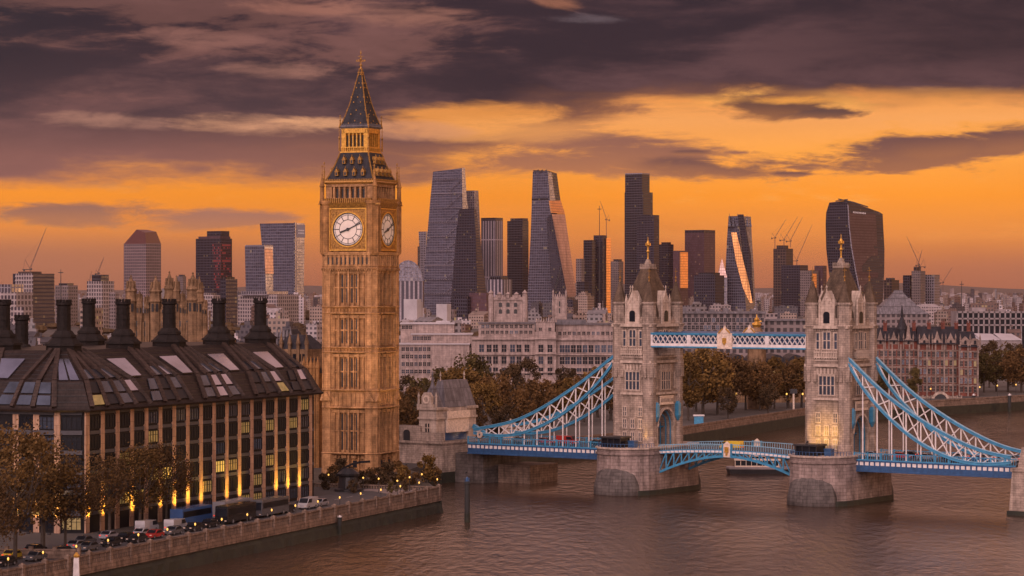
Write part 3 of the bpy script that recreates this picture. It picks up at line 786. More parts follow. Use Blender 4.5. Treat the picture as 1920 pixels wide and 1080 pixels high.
# pillars along the right facade, the corner and the left facade
pil = MB(); pil.box(-.6, .6, -.28, .02, 0, EZ)
for z in (3.6, 7.0, 10.4, 13.8, 17.2): pil.box(-.63, .63, -.31, 0, z, z + .18)
upl = MB(); upl.cbox((0, -2.6, .12), (.5, .4, .24))
p0 = u0 = None
sites = [(i * BY + .3, 0, 0, True) for i in range(NB + 1)] + [(cxl, cyl, -math.pi / 2, True)] + [(cxl, cyl + 4.3 * i, -math.pi / 2, i < 3) for i in range(1, 9)]
unlit = {2, 4, 9, 12, 13, 17}
for i, (x, y, rz, up_) in enumerate(sites):
    if p0 is None: p0 = obj('pillar', pil, 'pillar_stone', OB); o = p0
    else: o = inst(p0, OB)
    o.location = (x, y, 0); o.rotation_euler = (0, 0, rz)
    if up_ and i not in unlit:
        if u0 is None: u0 = obj('uplight', upl, 'dark_metal', OB); q = u0
        else: q = inst(u0, OB)
        q.location = (x, y, 0); q.rotation_euler = (0, 0, rz)
        l = bpy.data.lights.new('uplight_beam', 'SPOT'); l.energy = 9000; l.spot_size = R(50); l.spot_blend = .9; l.color = (1, .56, .06); l.shadow_soft_size = .1
        lo = bpy.data.objects.new('beam', l); col.objects.link(lo); lo.parent = q; lo.location = (0, -2.6, .4); lo.rotation_euler = (R(157), 0, 0)
mb = MB(); mb.box(cxl - 1.0, 0, 0, 0, 0, 0) if 0 else None
# windows
FH = 3.45
def wmesh(w_, ground):
    f = MB(); h = 2.3 if not ground else 2.8
    f.box(-w_ / 2, w_ / 2, -.16, 0, 0, .14); f.box(-w_ / 2, w_ / 2, -.25, 0, h - .14, h); f.box(-w_ / 2, -w_ / 2 + .14, -.25, 0, .14, h - .14); f.box(w_ / 2 - .14, w_ / 2, -.25, 0, .14, h - .14)
    f.box(-.06, .06, -.22, 0, .14, h - .14); f.box(-w_ / 4 - .04, -w_ / 4 + .04, -.2, 0, .14, h - .14); f.box(w_ / 4 - .04, w_ / 4 + .04, -.2, 0, .14, h - .14); f.box(-w_ / 2 + .14, w_ / 2 - .14, -.2, 0, h * .62, h * .62 + .07)
    p = MB(); p.box(-w_ / 2 + .14, w_ / 2 - .14, -.12, -.04, .14, h - .14)
    return f, p
wf, wp = wmesh(3.5, False); w0 = p0_ = None
cells = []
for i in range(NB):
    for fl in range(6): cells.append(((i + .5) * BY + .3, 0, 0, fl))
ang = math.atan2(-cyl, -cxl)     # chamfer
cm = (cxl / 2, cyl / 2); chrz = math.atan2(0 - cyl, 0 - cxl)
for fl in range(6): cells.append((cm[0], cm[1], chrz, fl))
for i in range(3):
    for fl in range(6): cells.append((cxl, cyl + 4.3 * (i + .5), -math.pi / 2, fl))
cells = [c for c in cells if not (c[3] == 0 and c[0] < 30 and c[1] == 0)]     # the lowest near ones hide behind the trees
r4 = random.Random(11); paneof = {}
extra_f, extra_p = MB(), MB()
for n_, (x, y, rz, fl) in enumerate(cells):
    z = .5 + fl * FH + (.2 if fl else 0)
    r = r4.random(); lit = 'lit_glass' if r < .05 else 'lit_dim' if r < .15 else 'blue_glass' if r < .30 else 'dark_glass'
    if n_ >= len(cells) - 0 or n_ >= 118:
        continue
    if w0 is None: w0 = obj('window', wf, 'bronze', OB); o = w0
    else: o = inst(w0, OB)
    o.location = (x, y, z); o.rotation_euler = (0, 0, rz)
    if lit not in paneof: paneof[lit] = obj('pane', wp, lit, o)
    else: inst(paneof[lit], o)
for fl in range(6):
    z = .5 + fl * FH + 2.55 + (.2 if fl else 0)
    mb = MB(); mb.box(.8, OL - .3, -.2, 0, z, z + .6); mb.box(cxl - .3, cxl, cyl + .5, DEP - 2, z, z + .75)
    mb.t = Matrix.Translation((cm[0], cm[1], 0)) @ Matrix.Rotation(chrz, 4, 'Z'); mb.box(-1.9, 1.9, -.35, 0, z, z + .75); mb.t = None
    obj('spandrel', mb, 'spandrel_metal', OB)
# chimneys with fanned ribs
chs = [(9.6, 11, 1), (28.8, 11, 1), (44.8, 11, 1), (63.2, 11, 1), (79.5, 11, 1), (9.6, 24, 1), (47.5, 31, 1), (28.0, 33, 0)]
def ring(r, n=8): return [(math.cos(math.pi / 8 + i * 2 * math.pi / n) * r, math.sin(math.pi / 8 + i * 2 * math.pi / n) * r) for i in range(n)]
chm = MB(); chm.frust(ring(3.2), RZ - 1.6, ring(3.2), RZ + .8); chm.frust(ring(3.5), RZ + .8, ring(3.4), RZ + 1.2); chm.frust(ring(3.2), RZ + 1.2, ring(2.1), RZ + 2.3); chm.frust(ring(2.3), RZ + 2.3, ring(2.2), RZ + 2.8); chm.frust(ring(2.0), RZ + 2.8, ring(1.5), RZ + 3.5)
st = MB(); st.lathe(0, 0, [(1.24, RZ + 3.5), (1.2, RZ + 7.9), (1.45, RZ + 8.1), (1.45, RZ + 8.45), (1.28, RZ + 8.55)], 12)
for i in range(12):
    a = i * math.pi / 6; st.cbox((1.25 * math.cos(a), 1.25 * math.sin(a), RZ + 8.8), (.3, .36, .5), a)
for k in range(4): st.lathe(0, 0, [(1.32, RZ + 4.3 + k * 1.0), (1.32, RZ + 4.46 + k * 1.0)], 12)
ci = s0 = None
for x, y, tall in chs:
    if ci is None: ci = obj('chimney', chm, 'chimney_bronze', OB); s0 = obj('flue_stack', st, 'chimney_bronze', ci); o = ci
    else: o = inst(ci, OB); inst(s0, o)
    o.location = (x, y, 0 if tall else -3)
def eave(i):      # pillar head i on the eaves
    x, y, rz, _ = sites[i]
    return (x, -1.1, EZ + .75) if rz == 0 else (cxl - 1.1, y, EZ + .75)
ridge_b = None
for i in range(len(sites)):
    if i > NB + 6: continue
    e = Vector(eave(i))
    if sites[i][2] == 0:
        c = min(chs[:5], key=lambda q: abs(q[0] - e.x)); tx = c[0] + (e.x - c[0]) * .28; top = Vector((max(8.0, min(tx, OL - 2.2)), 9.0, RZ + .05))
    else:
        c = chs[0] if e.y < 16 else chs[5]; top = Vector((6.7, max(10.2, c[1] + (e.y - c[1]) * .28), RZ + .05))
    fi, fz = prof_(.36); md = Vector((e.x + (top.x - e.x) * (.30 if sites[i][2] == 0 else fi), e.y + (top.y - e.y) * (fi if sites[i][2] == 0 else .30), e.z + (top.z - e.z) * fz))
    mb = MB(); mb.beam(e, md, .85, 1.0); mb.beam(md, top, .8, 1.0); obj('roof_rib', mb, 'rib_bronze', OB)
for x in (2.6, 5.0):
    pass

# glazing between the ribs
def rp(x, s):      # a point of the right roof slope, s 0 at the eaves .. 1 at the ridge, 12 cm proud
    return Vector((x, -1.1 + 10.3 * prof_(s)[0] - .12, zr(s) + .10))
def slab4(pts, th=.12):
    mb = MB(); n_ = (pts[1] - pts[0]).cross(pts[3] - pts[0]).normalized(); mb.ext(pts, n_ * th); return mb
def lean(x, s):
    c = min(chs[:5], key=lambda q: abs(q[0] - x)); tx = c[0] + (x - c[0]) * .28
    return x + (tx - x) * s
for i in range(NB):
    x0, x1 = i * BY + .3 + .75, (i + 1) * BY + .3 - .75
    for j, (s0_, s1_) in enumerate(((.03, .16), (.19, .34), (.40, .58))):
        if j == 2 and min(abs((x0 + x1) / 2 - m_) for m_ in (19.2, 36.8, 54.0, 71.4)) < 4.2: continue
        if abs(lean(x0, .3) - lean(x1, .3)) > 5: continue
        pts = [rp(lean(x0, s0_), s0_), rp(lean(x1, s0_), s0_), rp(lean(x1, s1_), s1_), rp(lean(x0, s1_), s1_)]
        r = r4.random(); mt = 'lit_dim' if (r < .06 and j == 0) else 'sky_glass' if r < (.10, .2, .12)[j] else 'blue_glass' if r < .6 else 'dark_glass'
        obj('roof_window', slab4(pts), mt, OB)
for a, c in ((chs[0][0], chs[1][0]), (chs[1][0], chs[2][0]), (chs[2][0], chs[3][0]), (chs[3][0], chs[4][0])):
    mid = (a + c) / 2
    pts = [rp(mid - 1.7, .40), rp(mid + 1.7, .40), rp(mid + 3.0, .78), rp(mid - 3.0, .78)]
    o = obj('skylight', slab4(pts, .16), 'sky_glass', OB)
    mb = MB()
    for p, q in zip(pts, pts[1:] + pts[:1]): mb.beam(p, q, .3, .3)
    mb.beam(pts[0].lerp(pts[1], .5), pts[3].lerp(pts[2], .5), .14, .26); mb.beam(pts[0].lerp(pts[3], .5), pts[1].lerp(pts[2], .5), .14, .26)
    obj('frame', mb, 'bronze_roof', o)
def rl(y, s): return Vector((cxl - 1.1 + 9.5 * prof_(s)[0] - .12, y, zr(s) + .10))
for y0, y1 in ((16, 20),):
    pts = [rl(y1, .40), rl(y0, .40), rl(y0 - .6, .8), rl(y1 + .6, .8)]
    o = obj('skylight', slab4(pts, .16), 'sky_glass', OB)
for i in range(3):
    y0, y1 = cyl + 4.3 * i + .7, cyl + 4.3 * (i + 1) - .7
    for s0_, s1_ in ((.03, .16), (.19, .34)):
        sh = lambda y, s: y + ((11 + (y - 11) * .28) - y) * s
        obj('roof_window', slab4([rl(sh(y1, s0_), s0_), rl(sh(y0, s0_), s0_), rl(sh(y0, s1_), s1_), rl(sh(y1, s1_), s1_)]), 'blue_glass', OB)
# corner facet: two tall panes
ca, cb = Vector((E0[4][0], E0[4][1], EZ + .7)), Vector((E0[0][0], E0[0][1], EZ + .7)); ta, tb = Vector((6.5, 10.5, RZ)), Vector((7.5, 9.2, RZ))
nrm = (cb - ca).cross(ta - ca).normalized(); nrm = nrm if nrm.z > 0 else -nrm
for f0, f1 in ((.12, .46), (.54, .88)):
    q = []
    for s_, f_ in ((.38, f0), (.38, f1), (.80, f1), (.80, f0)):
        a_, b_ = ca.lerp(cb, f_), ta.lerp(tb, f_); fi, fz = prof_(s_); p_ = a_.lerp(b_, fi); p_.z = a_.z + (b_.z - a_.z) * fz; q.append(p_ + nrm * .14)
    mb = MB(); mb.ext(q, nrm * .1); obj('roof_window', mb, 'sky_glass', OB)
# horizontal seams of the roof covering
mb = MB()
for s in [i / 12 for i in range(1, 12)]:
    p = [Vector((*a, zr(s))) for a in rpoly(s)]
    mb.beam(p[0], p[1], .10, .10); mb.beam(p[4], p[3], .1, .1); mb.beam(p[4], p[0], .1, .1)
obj('roof_seams', mb, 'dark_metal', OB)
# ------------------------------------------------------------------ the bridge
BA = R(-35); bu = Vector((math.cos(BA), math.sin(BA))); bv = Vector((-math.sin(BA), math.cos(BA))); BO = Vector((52, 579))
BR = thing('suspension_bridge', 'blue and white suspension bridge with two gothic stone towers over the river', 'bridge', (BO.x, BO.y, 0), BA)
def bx(pxx, y=0.0):
    k = (pxx - 960) / F; return (k * (BO.y + y * bv.y) - (BO.x + y * bv.x)) / (bu.x - k * bu.y)
def bD(x, y=0.0): return BO.y + x * bu.y + y * bv.y
def bz(pyy, x, y=0.0): return CH - (pyy - 540) / F * bD(x, y)
xL, xR = bx(1215), bx(1577)
HX, HY = 4.7, 6.6
DZ = 5.5                                   # roadway
def stadium(a, b, n=10):
    p = [(math.cos(t) * a, -b + math.sin(t) * a) for t in [math.pi + math.pi * i / n for i in range(n + 1)]]
    return p + [(-x, -y) for x, y in p]
def gothic_window(w_, h, lights, trans, frame='bridge_trim'):
    f = MB(); t = .26
    f.box(-w_ / 2 - .25, w_ / 2 + .25, -.22, .1, -.25, 0); f.box(-w_ / 2 - .1, w_ / 2 + .1, -.2, .1, h, h + .3)
    for i in range(lights + 1): x = -w_ / 2 + w_ * i / lights; f.box(x - t / 2, x + t / 2, -.18, .1, 0, h)
    for k in trans: f.box(-w_ / 2, w_ / 2, -.16, .1, h * k - .1, h * k + .1)
    p = MB(); p.box(-w_ / 2, w_ / 2, -.06, .05, 0, h)
    return f, p
FACE = [(0, -1), (1, 0), (0, 1), (-1, 0)]
def put(o, k, tx, along, z, hx=HX, hy=HY, out=0.0):
    """stand a part on face k of a tower: 0 near side, 1 right side, 2 far side, 3 left side"""
    fx, fy = FACE[k]
    d = (hy if k in (0, 2) else hx) + out
    ax = (-fy, fx)
    o.location = (tx + fx * d + ax[0] * along, fy * d + ax[1] * along, z); o.rotation_euler = (0, 0, k * math.pi / 2)
cache = {}
def part(key, fn, mat, parent, smooth=False):
    """first use builds the mesh, later uses copy it"""
    if key not in cache: cache[key] = obj(key.split('|')[0], fn(), mat, parent, smooth); return cache[key]
    return inst(cache[key], parent)
def win_on(T, key, k, tx, along, z, w_, h, lights, trans, glass='blue_glass', out=0.0):
    f, p = gothic_window(w_, h, lights, trans)
    o = part('window|' + key, lambda: f, 'bridge_trim', T); put(o, k, 0, along, z, out=out)
    part('pane|' + key + glass, lambda: p, glass, o)
for ti, tx in enumerate((xL, xR)):
    T = bpy.data.objects.new('bridge_tower', None); col.objects.link(T); T.parent = BR; T.location = (tx, 0, 0)
    T['label'] = 'stone bridge tower with steep roof and corner turrets'
    z0, z1 = DZ - .2, 34.2
    mb = MB(); A = 3.4
    # body with the road arch cut through along x
    mb.box(-HX, HX, -HY, -A, z0, z1); mb.box(-HX, HX, A, HY, z0, z1); mb.box(-HX, HX, -A, A, 14.9, z1)
    pts = []
    n = 10
    for i in range(n + 1):
        t = math.pi * i / n; pts.append((math.cos(t) * A, 10.6 + math.sin(t) * 3.9))
    for (ya, za), (yb, zb_) in zip(pts, pts[1:]):
        for s in (1,): mb.add([(x, y, z) for x in (-HX, HX) for y, z in ((ya, za), (yb, zb_), (yb, 14.9), (ya, 14.9))], [(0, 1, 2, 3), (7, 6, 5, 4), (0, 4, 5, 1), (1, 5, 6, 2), (3, 7, 4, 0), (2, 6, 7, 3)])
    obj('tower_wall', mb, 'bridge_stone', T)
    for s in (-1, 1):
        mb = MB(); q = []
        for i in range(n + 1):
            t = math.pi * i / n; q.append((math.cos(t), math.sin(t)))
        for (a, b_), (c, d) in zip(q, q[1:]):
            mb.beam((s * (HX + .1), a * (A + .35), 10.6 + b_ * 4.25), (s * (HX + .1), c * (A + .35), 10.6 + d * 4.25), .7, .5)
        for sy in (-1, 1): mb.box(s * HX - .15, s * HX + .15, sy * (A + .3) - .35, sy * (A + .3) + .35, z0, 10.6)
        obj('arch_moulding', mb, 'bridge_trim', T)
        mb = MB()
        for rr, xx in ((3.2, .6), (2.5, 1.4), (1.7, 2.4)):
            for (a, b_), (c, d) in zip(q, q[1:]): mb.beam((s * (HX - xx), a * rr, 10.6 + b_ * rr * 1.14), (s * (HX - xx), c * rr, 10.6 + d * rr * 1.14), .22)
            for sy in (-1, 1): mb.box(s * (HX - xx) - .1, s * (HX - xx) + .1, sy * rr - .11, sy * rr + .11, DZ, 10.6)
        mb.box(s * (HX - 2.6) - .05, s * (HX - 2.6) + .05, -A, A, 10.2, 10.5)
        obj('arch_ribs', mb, 'blue_paint', T)
        mb = MB(); mb.box(-.1, .1, -2.9, 2.9, 0, 1.5); mb.box(-.16, .16, -3.0, 3.0, 1.5, 1.8); mb.box(-.16, .16, -3.0, 3.0, -.25, 0)
        o = obj('sign_panel', mb, 'cream_panel', T); o.location = (s * (HX + .35), 0, 15.9)
        mb = MB()
        for i in range(9): mb.box(.1 * s - .06, .1 * s + .06, -2.5 + i * .6, -2.15 + i * .6, .35, 1.15)
        obj('sign_relief', mb, 'bridge_stone', o)
        for sy in (-1, 1):
            mb = MB(); mb.box(-.5, .5, -.55, .55, 0, 2.6); mb.frust([(-.5, -.55), (.5, -.55), (.5, .55), (-.5, .55)], 2.6, [(-.2, -.3), (.2, -.3), (.2, .3), (-.2, .3)], 3.3); mb.frust([(-.1, -.2), (.1, -.2), (.1, .2), (-.1, .2)], -1.2, [(-.5, -.55), (.5, -.55), (.5, .55), (-.5, .55)], 0)
            o = obj('bracket_box', mb, 'blue_paint', T); o.location = (s * (HX + .55), sy * 4.7, 13.0)
    # corner turrets
    def tur():
        mb = MB(); mb.lathe(0, 0, [(1.75, z0), (1.75, 8), (1.62, 8.4), (1.62, 22.5), (1.9, 24.6), (1.9, 25.2), (1.7, 25.4), (1.7, 33.6), (1.95, 34.2), (1.6, 34.5), (1.6, 38.6), (1.85, 38.9), (1.85, 39.3)], 8, math.pi / 8)
        for i in range(8):
            a = i * math.pi / 4; mb.cbox((1.55 * math.cos(a), 1.55 * math.sin(a), 36.6), (.12, .5, 2.6), a)
        for i in range(8):
            a = i * math.pi / 4
            mb.cbox((1.72 * math.cos(a), 1.72 * math.sin(a), 23.2), (.35, .7, 2.4), a)
        return mb
    def cone():
        mb = MB(); mb.lathe(0, 0, [(1.75, 39.3), (1.2, 40.8), (.15, 44.2)], 8, math.pi / 8); return mb
    def fin():
        mb = MB(); mb.lathe(0, 0, [(.22, 44.0), (.1, 44.6), (.3, 44.9), (.06, 45.3), (.05, 47.0), (.0, 47.3)], 6); mb.beam((-.45, 0, 46.4), (.45, 0, 46.4), .13); return mb
    for sx in (-1, 1):
        for sy in (-1, 1):
            o = part('turret', tur, 'bridge_stone', T); o.location = (sx * (HX - .75), sy * (HY - .75), 0)
            part('turret_spire', cone, 'mossy_slate', o); part('turret_finial', fin, 'dark_gilt', o)
    for z, e, hh in ((18.0, .5, .5), (25.3, .6, .6), (26.5, .35, .4), (33.6, .7, .7)):
        mb = MB(); mb.box(-HX - e, HX + e, -HY - e, HY + e, z, z + hh); mb.box(-HX - e - .15, HX + e + .15, -HY - e - .15, HY + e + .15, z + hh * .6, z + hh) if 0 else None
        obj('string_course', mb, 'bridge_trim', T)
    mb = MB()
    for k in range(4):
        L_ = HX if k in (0, 2) else HY; D_ = HY if k in (0, 2) else HX
        rot4(mb, k)
        mb.box(-L_ + 1, L_ - 1, -D_, -D_ + .4, 34.3, 35.3)
        for i in range(8): x = -L_ + 1.5 + (2 * L_ - 3) * i / 7; mb.box(x - .3, x + .3, -D_, -D_ + .4, 35.3, 35.9)
        for i in range(14): x = -L_ + 1.5 + (2 * L_ - 3) * i / 13; mb.box(x - .16, x + .16, -D_ - .3, -D_, 33.1, 33.7)
    mb.t = None; obj('battlement', mb, 'bridge_stone', T)
    # steep roof
    rp_ = [(4.2, 5.6, 34.4), (3.9, 4.7, 37.0), (2.2, 2.7, 43.5), (1.15, 1.3, 47.0)]
    mb = MB()
    for (a, b_, za), (c, d, zb_) in zip(rp_, rp_[1:]): mb.frust([(-a, -b_), (a, -b_), (a, b_), (-a, b_)], za, [(-c, -d), (c, -d), (c, d), (-c, d)], zb_)
    obj('tower_roof', mb, 'mossy_slate', T)
    mb = MB(); mb.box(-1.35, 1.35, -1.5, 1.5, 46.9, 47.3)
    for i in range(5):
        for s in (-1, 1): mb.box(-1.3 + i * .58, -1.1 + i * .58, s * 1.42 - .08, s * 1.42 + .08, 47.3, 48.1); mb.box(s * 1.27 - .08, s * 1.27 + .08, -1.4 + i * .6, -1.2 + i * .6, 47.3, 48.1)
    mb.frust([(-.9, -.9), (.9, -.9), (.9, .9), (-.9, .9)], 47.3, [(-.25, -.25), (.25, -.25), (.25, .25), (-.25, .25)], 49.2); obj('roof_crest', mb, 'bridge_stone', T)
    mb = MB(); mb.lathe(0, 0, [(.3, 49.0), (.16, 49.6), (.2, 50.6), (.45, 51.0), (.2, 51.4), (.22, 52.0), (.5, 52.5), (.38, 53.1), (.08, 53.6), (.05, 54.4)], 8)
    for a in range(4): t = a * math.pi / 2; mb.cbox((math.cos(t) * .5, math.sin(t) * .5, 52.6), (.3, .3, .6))
    obj('roof_finial', mb, 'gold', T)
    # gabled dormers, windows
    for k in range(4):
        gm = MB(); gm.box(-1.7, 1.7, -.2, 2.2, 33.8, 38.6); gm.ext([(-1.7, -.2, 38.6), (1.7, -.2, 38.6), (0, -.2, 41.9)], (0, 2.4, 0))
        for s in (-1, 1): gm.lathe(s * 1.7, -.1, [(.32, 34), (.32, 39.2), (.4, 39.4), (.0, 41.2)], 6)
        gm.lathe(0, -.1, [(.2, 41.6), (.1, 42.4), (.25, 42.6), (0, 43.2)], 6)
        for i in range(5): gm.cbox((-1.2 + i * .6, -.3, 38.7 + (1.2 - abs(i - 2) * .6) * 1.2), (.28, .2, .5))
        o = obj('gable', gm, 'bridge_trim', T); put(o, k, 0, 0, 0)
        def gl():
            p = MB(); p.arch(0, -.3, -.1, 34.8, 1.5, 3.1); return p
        part('gable_window', gl, 'dark_glass', o)
    for k in (0, 1, 2, 3):
        w3 = 0 if k % 2 else 0
        lit3 = 'dark_glass'
        win_on(T, 'top_mid', k, tx, 0, 29.2, 1.9, 3.6, 2, (.5,)); win_on(T, 'top_side', k, tx, -2.2, 29.2, .9, 3.4, 1, (.5,)); win_on(T, 'top_side', k, tx, 2.2, 29.2, .9, 3.4, 1, (.5,))
        def balc():
            b_ = MB(); b_.box(-2.9, 2.9, -.7, .1, 28.3, 28.6); b_.box(-2.9, 2.9, -.75, -.55, 27.2, 27.5); b_.box(-2.9, 2.9, -.5, .1, 27.2, 28.3)
            for i in range(10): b_.box(-2.8 + i * .6, -2.6 + i * .6, -.78, -.5, 27.0, 28.9)
            for i in range(4): b_.frust([(-2.4 + i * 1.5, -.1), (-2.1 + i * 1.5, -.1), (-2.1 + i * 1.5, .1), (-2.4 + i * 1.5, .1)], 26.6, [(-2.5 + i * 1.5, -.6), (-2.0 + i * 1.5, -.6), (-2.0 + i * 1.5, .1), (-2.5 + i * 1.5, .1)], 27.2)
            return b_
        if k in (0, 2) or True:
            o = part('balcony', balc, 'bridge_trim', T); put(o, k, 0, 0, 0)
        win_on(T, 'mid', k, tx, 0, 19.2, 3.9, 4.0, 4, (.5,), out=.02)
        def frz():
            b_ = MB()
            for i in range(6): b_.cbox((-2.2 + i * .88, -.1, 24.3), (.5, .3, 1.3))
            b_.box(-2.7, 2.7, -.12, .1, 23.4, 23.7); return b_
        o = part('carved_frieze', frz, 'bridge_trim', T); put(o, k, 0, 0, 0)
        if k in (0, 2):
            for r_, z in enumerate((7.4, 10.4, 13.2)):
                for a in (-2.1, 0, 2.1):
                    lit = 'lit_dim' if (ti == 1 and r_ < 2) else 'blue_glass'
                    hh = (1.9, 1.9, 2.0)[r_]
                    if a == 0 and r_ == 2: continue
                    win_on(T, 'low', k, tx, a, z, 1.05, hh, 2, (.5,), lit)
        else:
            for a in (-4.2, 4.2): win_on(T, 'slit', k, tx, a, 19.6, .6, 3.2, 1, (.5,))
    # pier
    mb = MB(); s0 = stadium(7.4, 8.6); s1 = stadium(7.15, 8.5)
    mb.frust(s0, -6, s1, 4.6); mb.frust(stadium(7.4, 8.6), 4.6, stadium(7.45, 8.65), 5.0); mb.frust(stadium(7.2, 8.5), 5.0, stadium(7.2, 8.5), 6.2)
    obj('pier', mb, 'pier_stone', T)
    mb = MB(); mb.frust(stadium(6.3, 8.0), 5.0, stadium(6.3, 8.0), 5.3); obj('pier_floor', mb, 'concrete', T)
    mb = MB(); mb.frust(stadium(7.75, 8.8), -6, stadium(7.6, 8.7), -3.4); obj('pier_waterline', mb, 'algae', T)
    for s in (-1, 1):
        mb = MB(); pr = [(5.2, -6), (5.1, -2.6), (4.4, .2), (3.0, 1.9), (1.2, 2.6), (0.1, 2.75)]
        mb.lathe(0, 0, pr, 20, 0, 1.15, .75); o = obj('cutwater', mb, 'pier_dark', T, True); o.location = (0, s * 13.2, 0)
    mb = MB(); mb.frust(stadium(7.5, 8.65), 5.9, stadium(7.5, 8.65), 6.25); obj('pier_coping', mb, 'bridge_trim', T)
    # control cabins on the near nose of the pier
    mb = MB(); mb.box(-3.6, 1.6, -14.4, -10.4, 5.3, 5.9); mb.box(-3.9, 1.9, -14.7, -10.1, 8.3, 8.7)
    for x in (-3.5, -1.9, -.2, 1.5):
        for y in (-14.3, -10.5): mb.box(x - .1, x + .1, y - .1, y + .1, 5.9, 8.3)
    cb = obj('control_cabin', mb, 'dark_metal', T)
    mb = MB(); mb.box(-3.4, 1.4, -14.2, -10.6, 5.9, 8.3); obj('cabin_glazing', mb, 'dark_glass', cb)
    mb = MB(); mb.box(2.4, 4.0, -12.4, -10.8, 5.3, 7.6); mb.box(2.3, 4.1, -12.5, -10.7, 7.6, 7.8); obj('service_box', mb, 'deck_blue', T)
    mb = MB()
    for i in range(26):
        t = math.pi + math.pi * i / 25; mb.box(math.cos(t) * 6.9 - .05, math.cos(t) * 6.9 + .05, -8.5 + math.sin(t) * 6.9 - .05, -8.5 + math.sin(t) * 6.9 + .05, 6.2, 7.1)
    for i in range(25):
        t = math.pi + math.pi * i / 25; t2 = math.pi + math.pi * (i + 1) / 25; mb.beam((math.cos(t) * 6.9, -8.5 + math.sin(t) * 6.9, 7.1), (math.cos(t2) * 6.9, -8.5 + math.sin(t2) * 6.9, 7.1), .08)
    obj('pier_railing', mb, 'deck_blue', T)
# decks
DY = 6.4
def deck(name, xa, xb, fascia=True):
    mb = MB(); mb.box(xa, xb, -DY + .3, DY - .3, DZ - .9, DZ); obj(name, mb, 'asphalt', BR)
    for s in (-1, 1):
        y = s * DY
        mb = MB(); mb.box(xa, xb, y - .25, y + .25, DZ - 2.5, DZ - .5); mb.box(xa, xb, y - .42, y + .42, DZ - 2.75, DZ - 2.45); mb.box(xa, xb, y - .42, y + .42, DZ - .55, DZ - .3); obj('side_girder', mb, 'deck_blue', BR)
        mb = MB(); mb.box(xa, xb, y - .1, y + .1, DZ + 1.15, DZ + 1.32); mb.box(xa, xb, y - .14, y + .14, DZ - .3, DZ - .08)
        k = int((xb - xa) / .55)
        for i in range(k + 1): x = xa + (xb - xa) * i / k; mb.box(x - .05, x + .05, y - .06, y + .06, DZ - .1, DZ + 1.2)
        for i in range(int((xb - xa) / 3.2) + 1): x = xa + i * 3.2; mb.box(x - .14, x + .14, y - .16, y + .16, DZ - .3, DZ + 1.45)
        obj('deck_railing', mb, 'blue_paint', BR)
        mb = MB(); k = int((xb - xa) / 1.25)
        for i in range(k): x = xa + (xb - xa) * (i + .5) / k; mb.box(x - .42, x + .42, y + s * .25, y + s * .31, DZ - 1.35, DZ - .6)
        mb.cur = 0; obj('fascia_panels', mb, 'white_paint', BR)
xa = bx(878, -DY); xb = bx(1905, -DY)
deck('left_deck', xa, xL - 6.6); deck('right_deck', xR + 6.6, xb)
# lifting span
x0, x1 = xL + 6.9, xR - 6.9; xm = (x0 + x1) / 2
mb = MB()
def crown(x): return DZ + .75 * (1 - ((x - xm) / (x1 - xm)) ** 2)
k = 16
for i in range(k):
    a = x0 + (x1 - x0) * i / k; c = x0 + (x1 - x0) * (i + 1) / k
    mb.add([(a, -DY + .2, crown(a)), (c, -DY + .2, crown(c)), (c, DY - .2, crown(c)), (a, DY - .2, crown(a)), (a, -DY + .2, crown(a) - .6), (c, -DY + .2, crown(c) - .6), (c, DY - .2, crown(c) - .6), (a, DY - .2, crown(a) - .6)], [(0, 1, 2, 3), (7, 6, 5, 4), (0, 4, 5, 1), (3, 2, 6, 7)])
obj('lifting_deck', mb, 'asphalt', BR)
def low(x): t = abs(x - xm) / (x1 - xm); return crown(x) - 1.5 - 3.6 * t ** 1.8
for s in (-1, 1):
    y = s * DY; mb = MB(); k = 18
    xs = [x0 + (x1 - x0) * i / k for i in range(k + 1)]
    for a, c in zip(xs, xs[1:]):
        mb.beam((a, y, crown(a) - .45), (c, y, crown(c) - .45), .5, .8); mb.beam((a, y, low(a)), (c, y, low(c)), .55, .5)
    for i, a in enumerate(xs):
        mb.beam((a, y, crown(a) - .6), (a, y, low(a)), .26)
        if i < k:
            c = xs[i + 1]
            if a < xm: mb.beam((a, y, low(a)), (c, y, crown(c) - .6), .22)
            else: mb.beam((a, y, crown(a) - .6), (c, y, low(c)), .22)
    obj('lifting_truss', mb, 'blue_paint', BR)
    mb = MB(); k = 60
    for i in range(k):
        a = x0 + (x1 - x0) * i / k; c = x0 + (x1 - x0) * (i + 1) / k
        mb.beam((a, y, crown(a) + 1.15), (c, y, crown(c) + 1.15), .2, .16); mb.beam((a, y, crown(a)), (a, y, crown(a) + 1.1), .1)
    obj('lifting_railing', mb, 'pale_blue', BR)
    mb = MB(); k = 34
    for i in range(k): a = x0 + (x1 - x0) * (i + .5) / k; mb.box(a - .42, a + .42, y + s * .26, y + s * .32, crown(a) - .7, crown(a) - .25)
    obj('fascia_panels', mb, 'white_paint', BR)
    mb = MB(); mb.cbox((xm, y + s * .4, crown(xm) - .2), (1.7, .3, 2.9)); mb.ext([(xm - .85, y + s * .4 - .15, crown(xm) + 1.2), (xm + .85, y + s * .4 - .15, crown(xm) + 1.2), (xm, y + s * .4 - .15, crown(xm) + 1.9)], (0, .3, 0)); o = obj('crest', mb, 'cream_panel', BR)
    mb = MB(); mb.cbox((xm, y + s * .6, crown(xm)), (1.0, .16, 1.3)); mb.cbox((xm, y + s * .6, crown(xm) - 1.0), (.5, .16, .5)); obj('shield', mb, 'gold', o)
    mb = MB()
    for q in (-1, 1): mb.cbox((xm + q * 1.1, y + s * .4, crown(xm) - .2), (.35, .35, 3.2))
    obj('crest_post', mb, 'blue_paint', o)
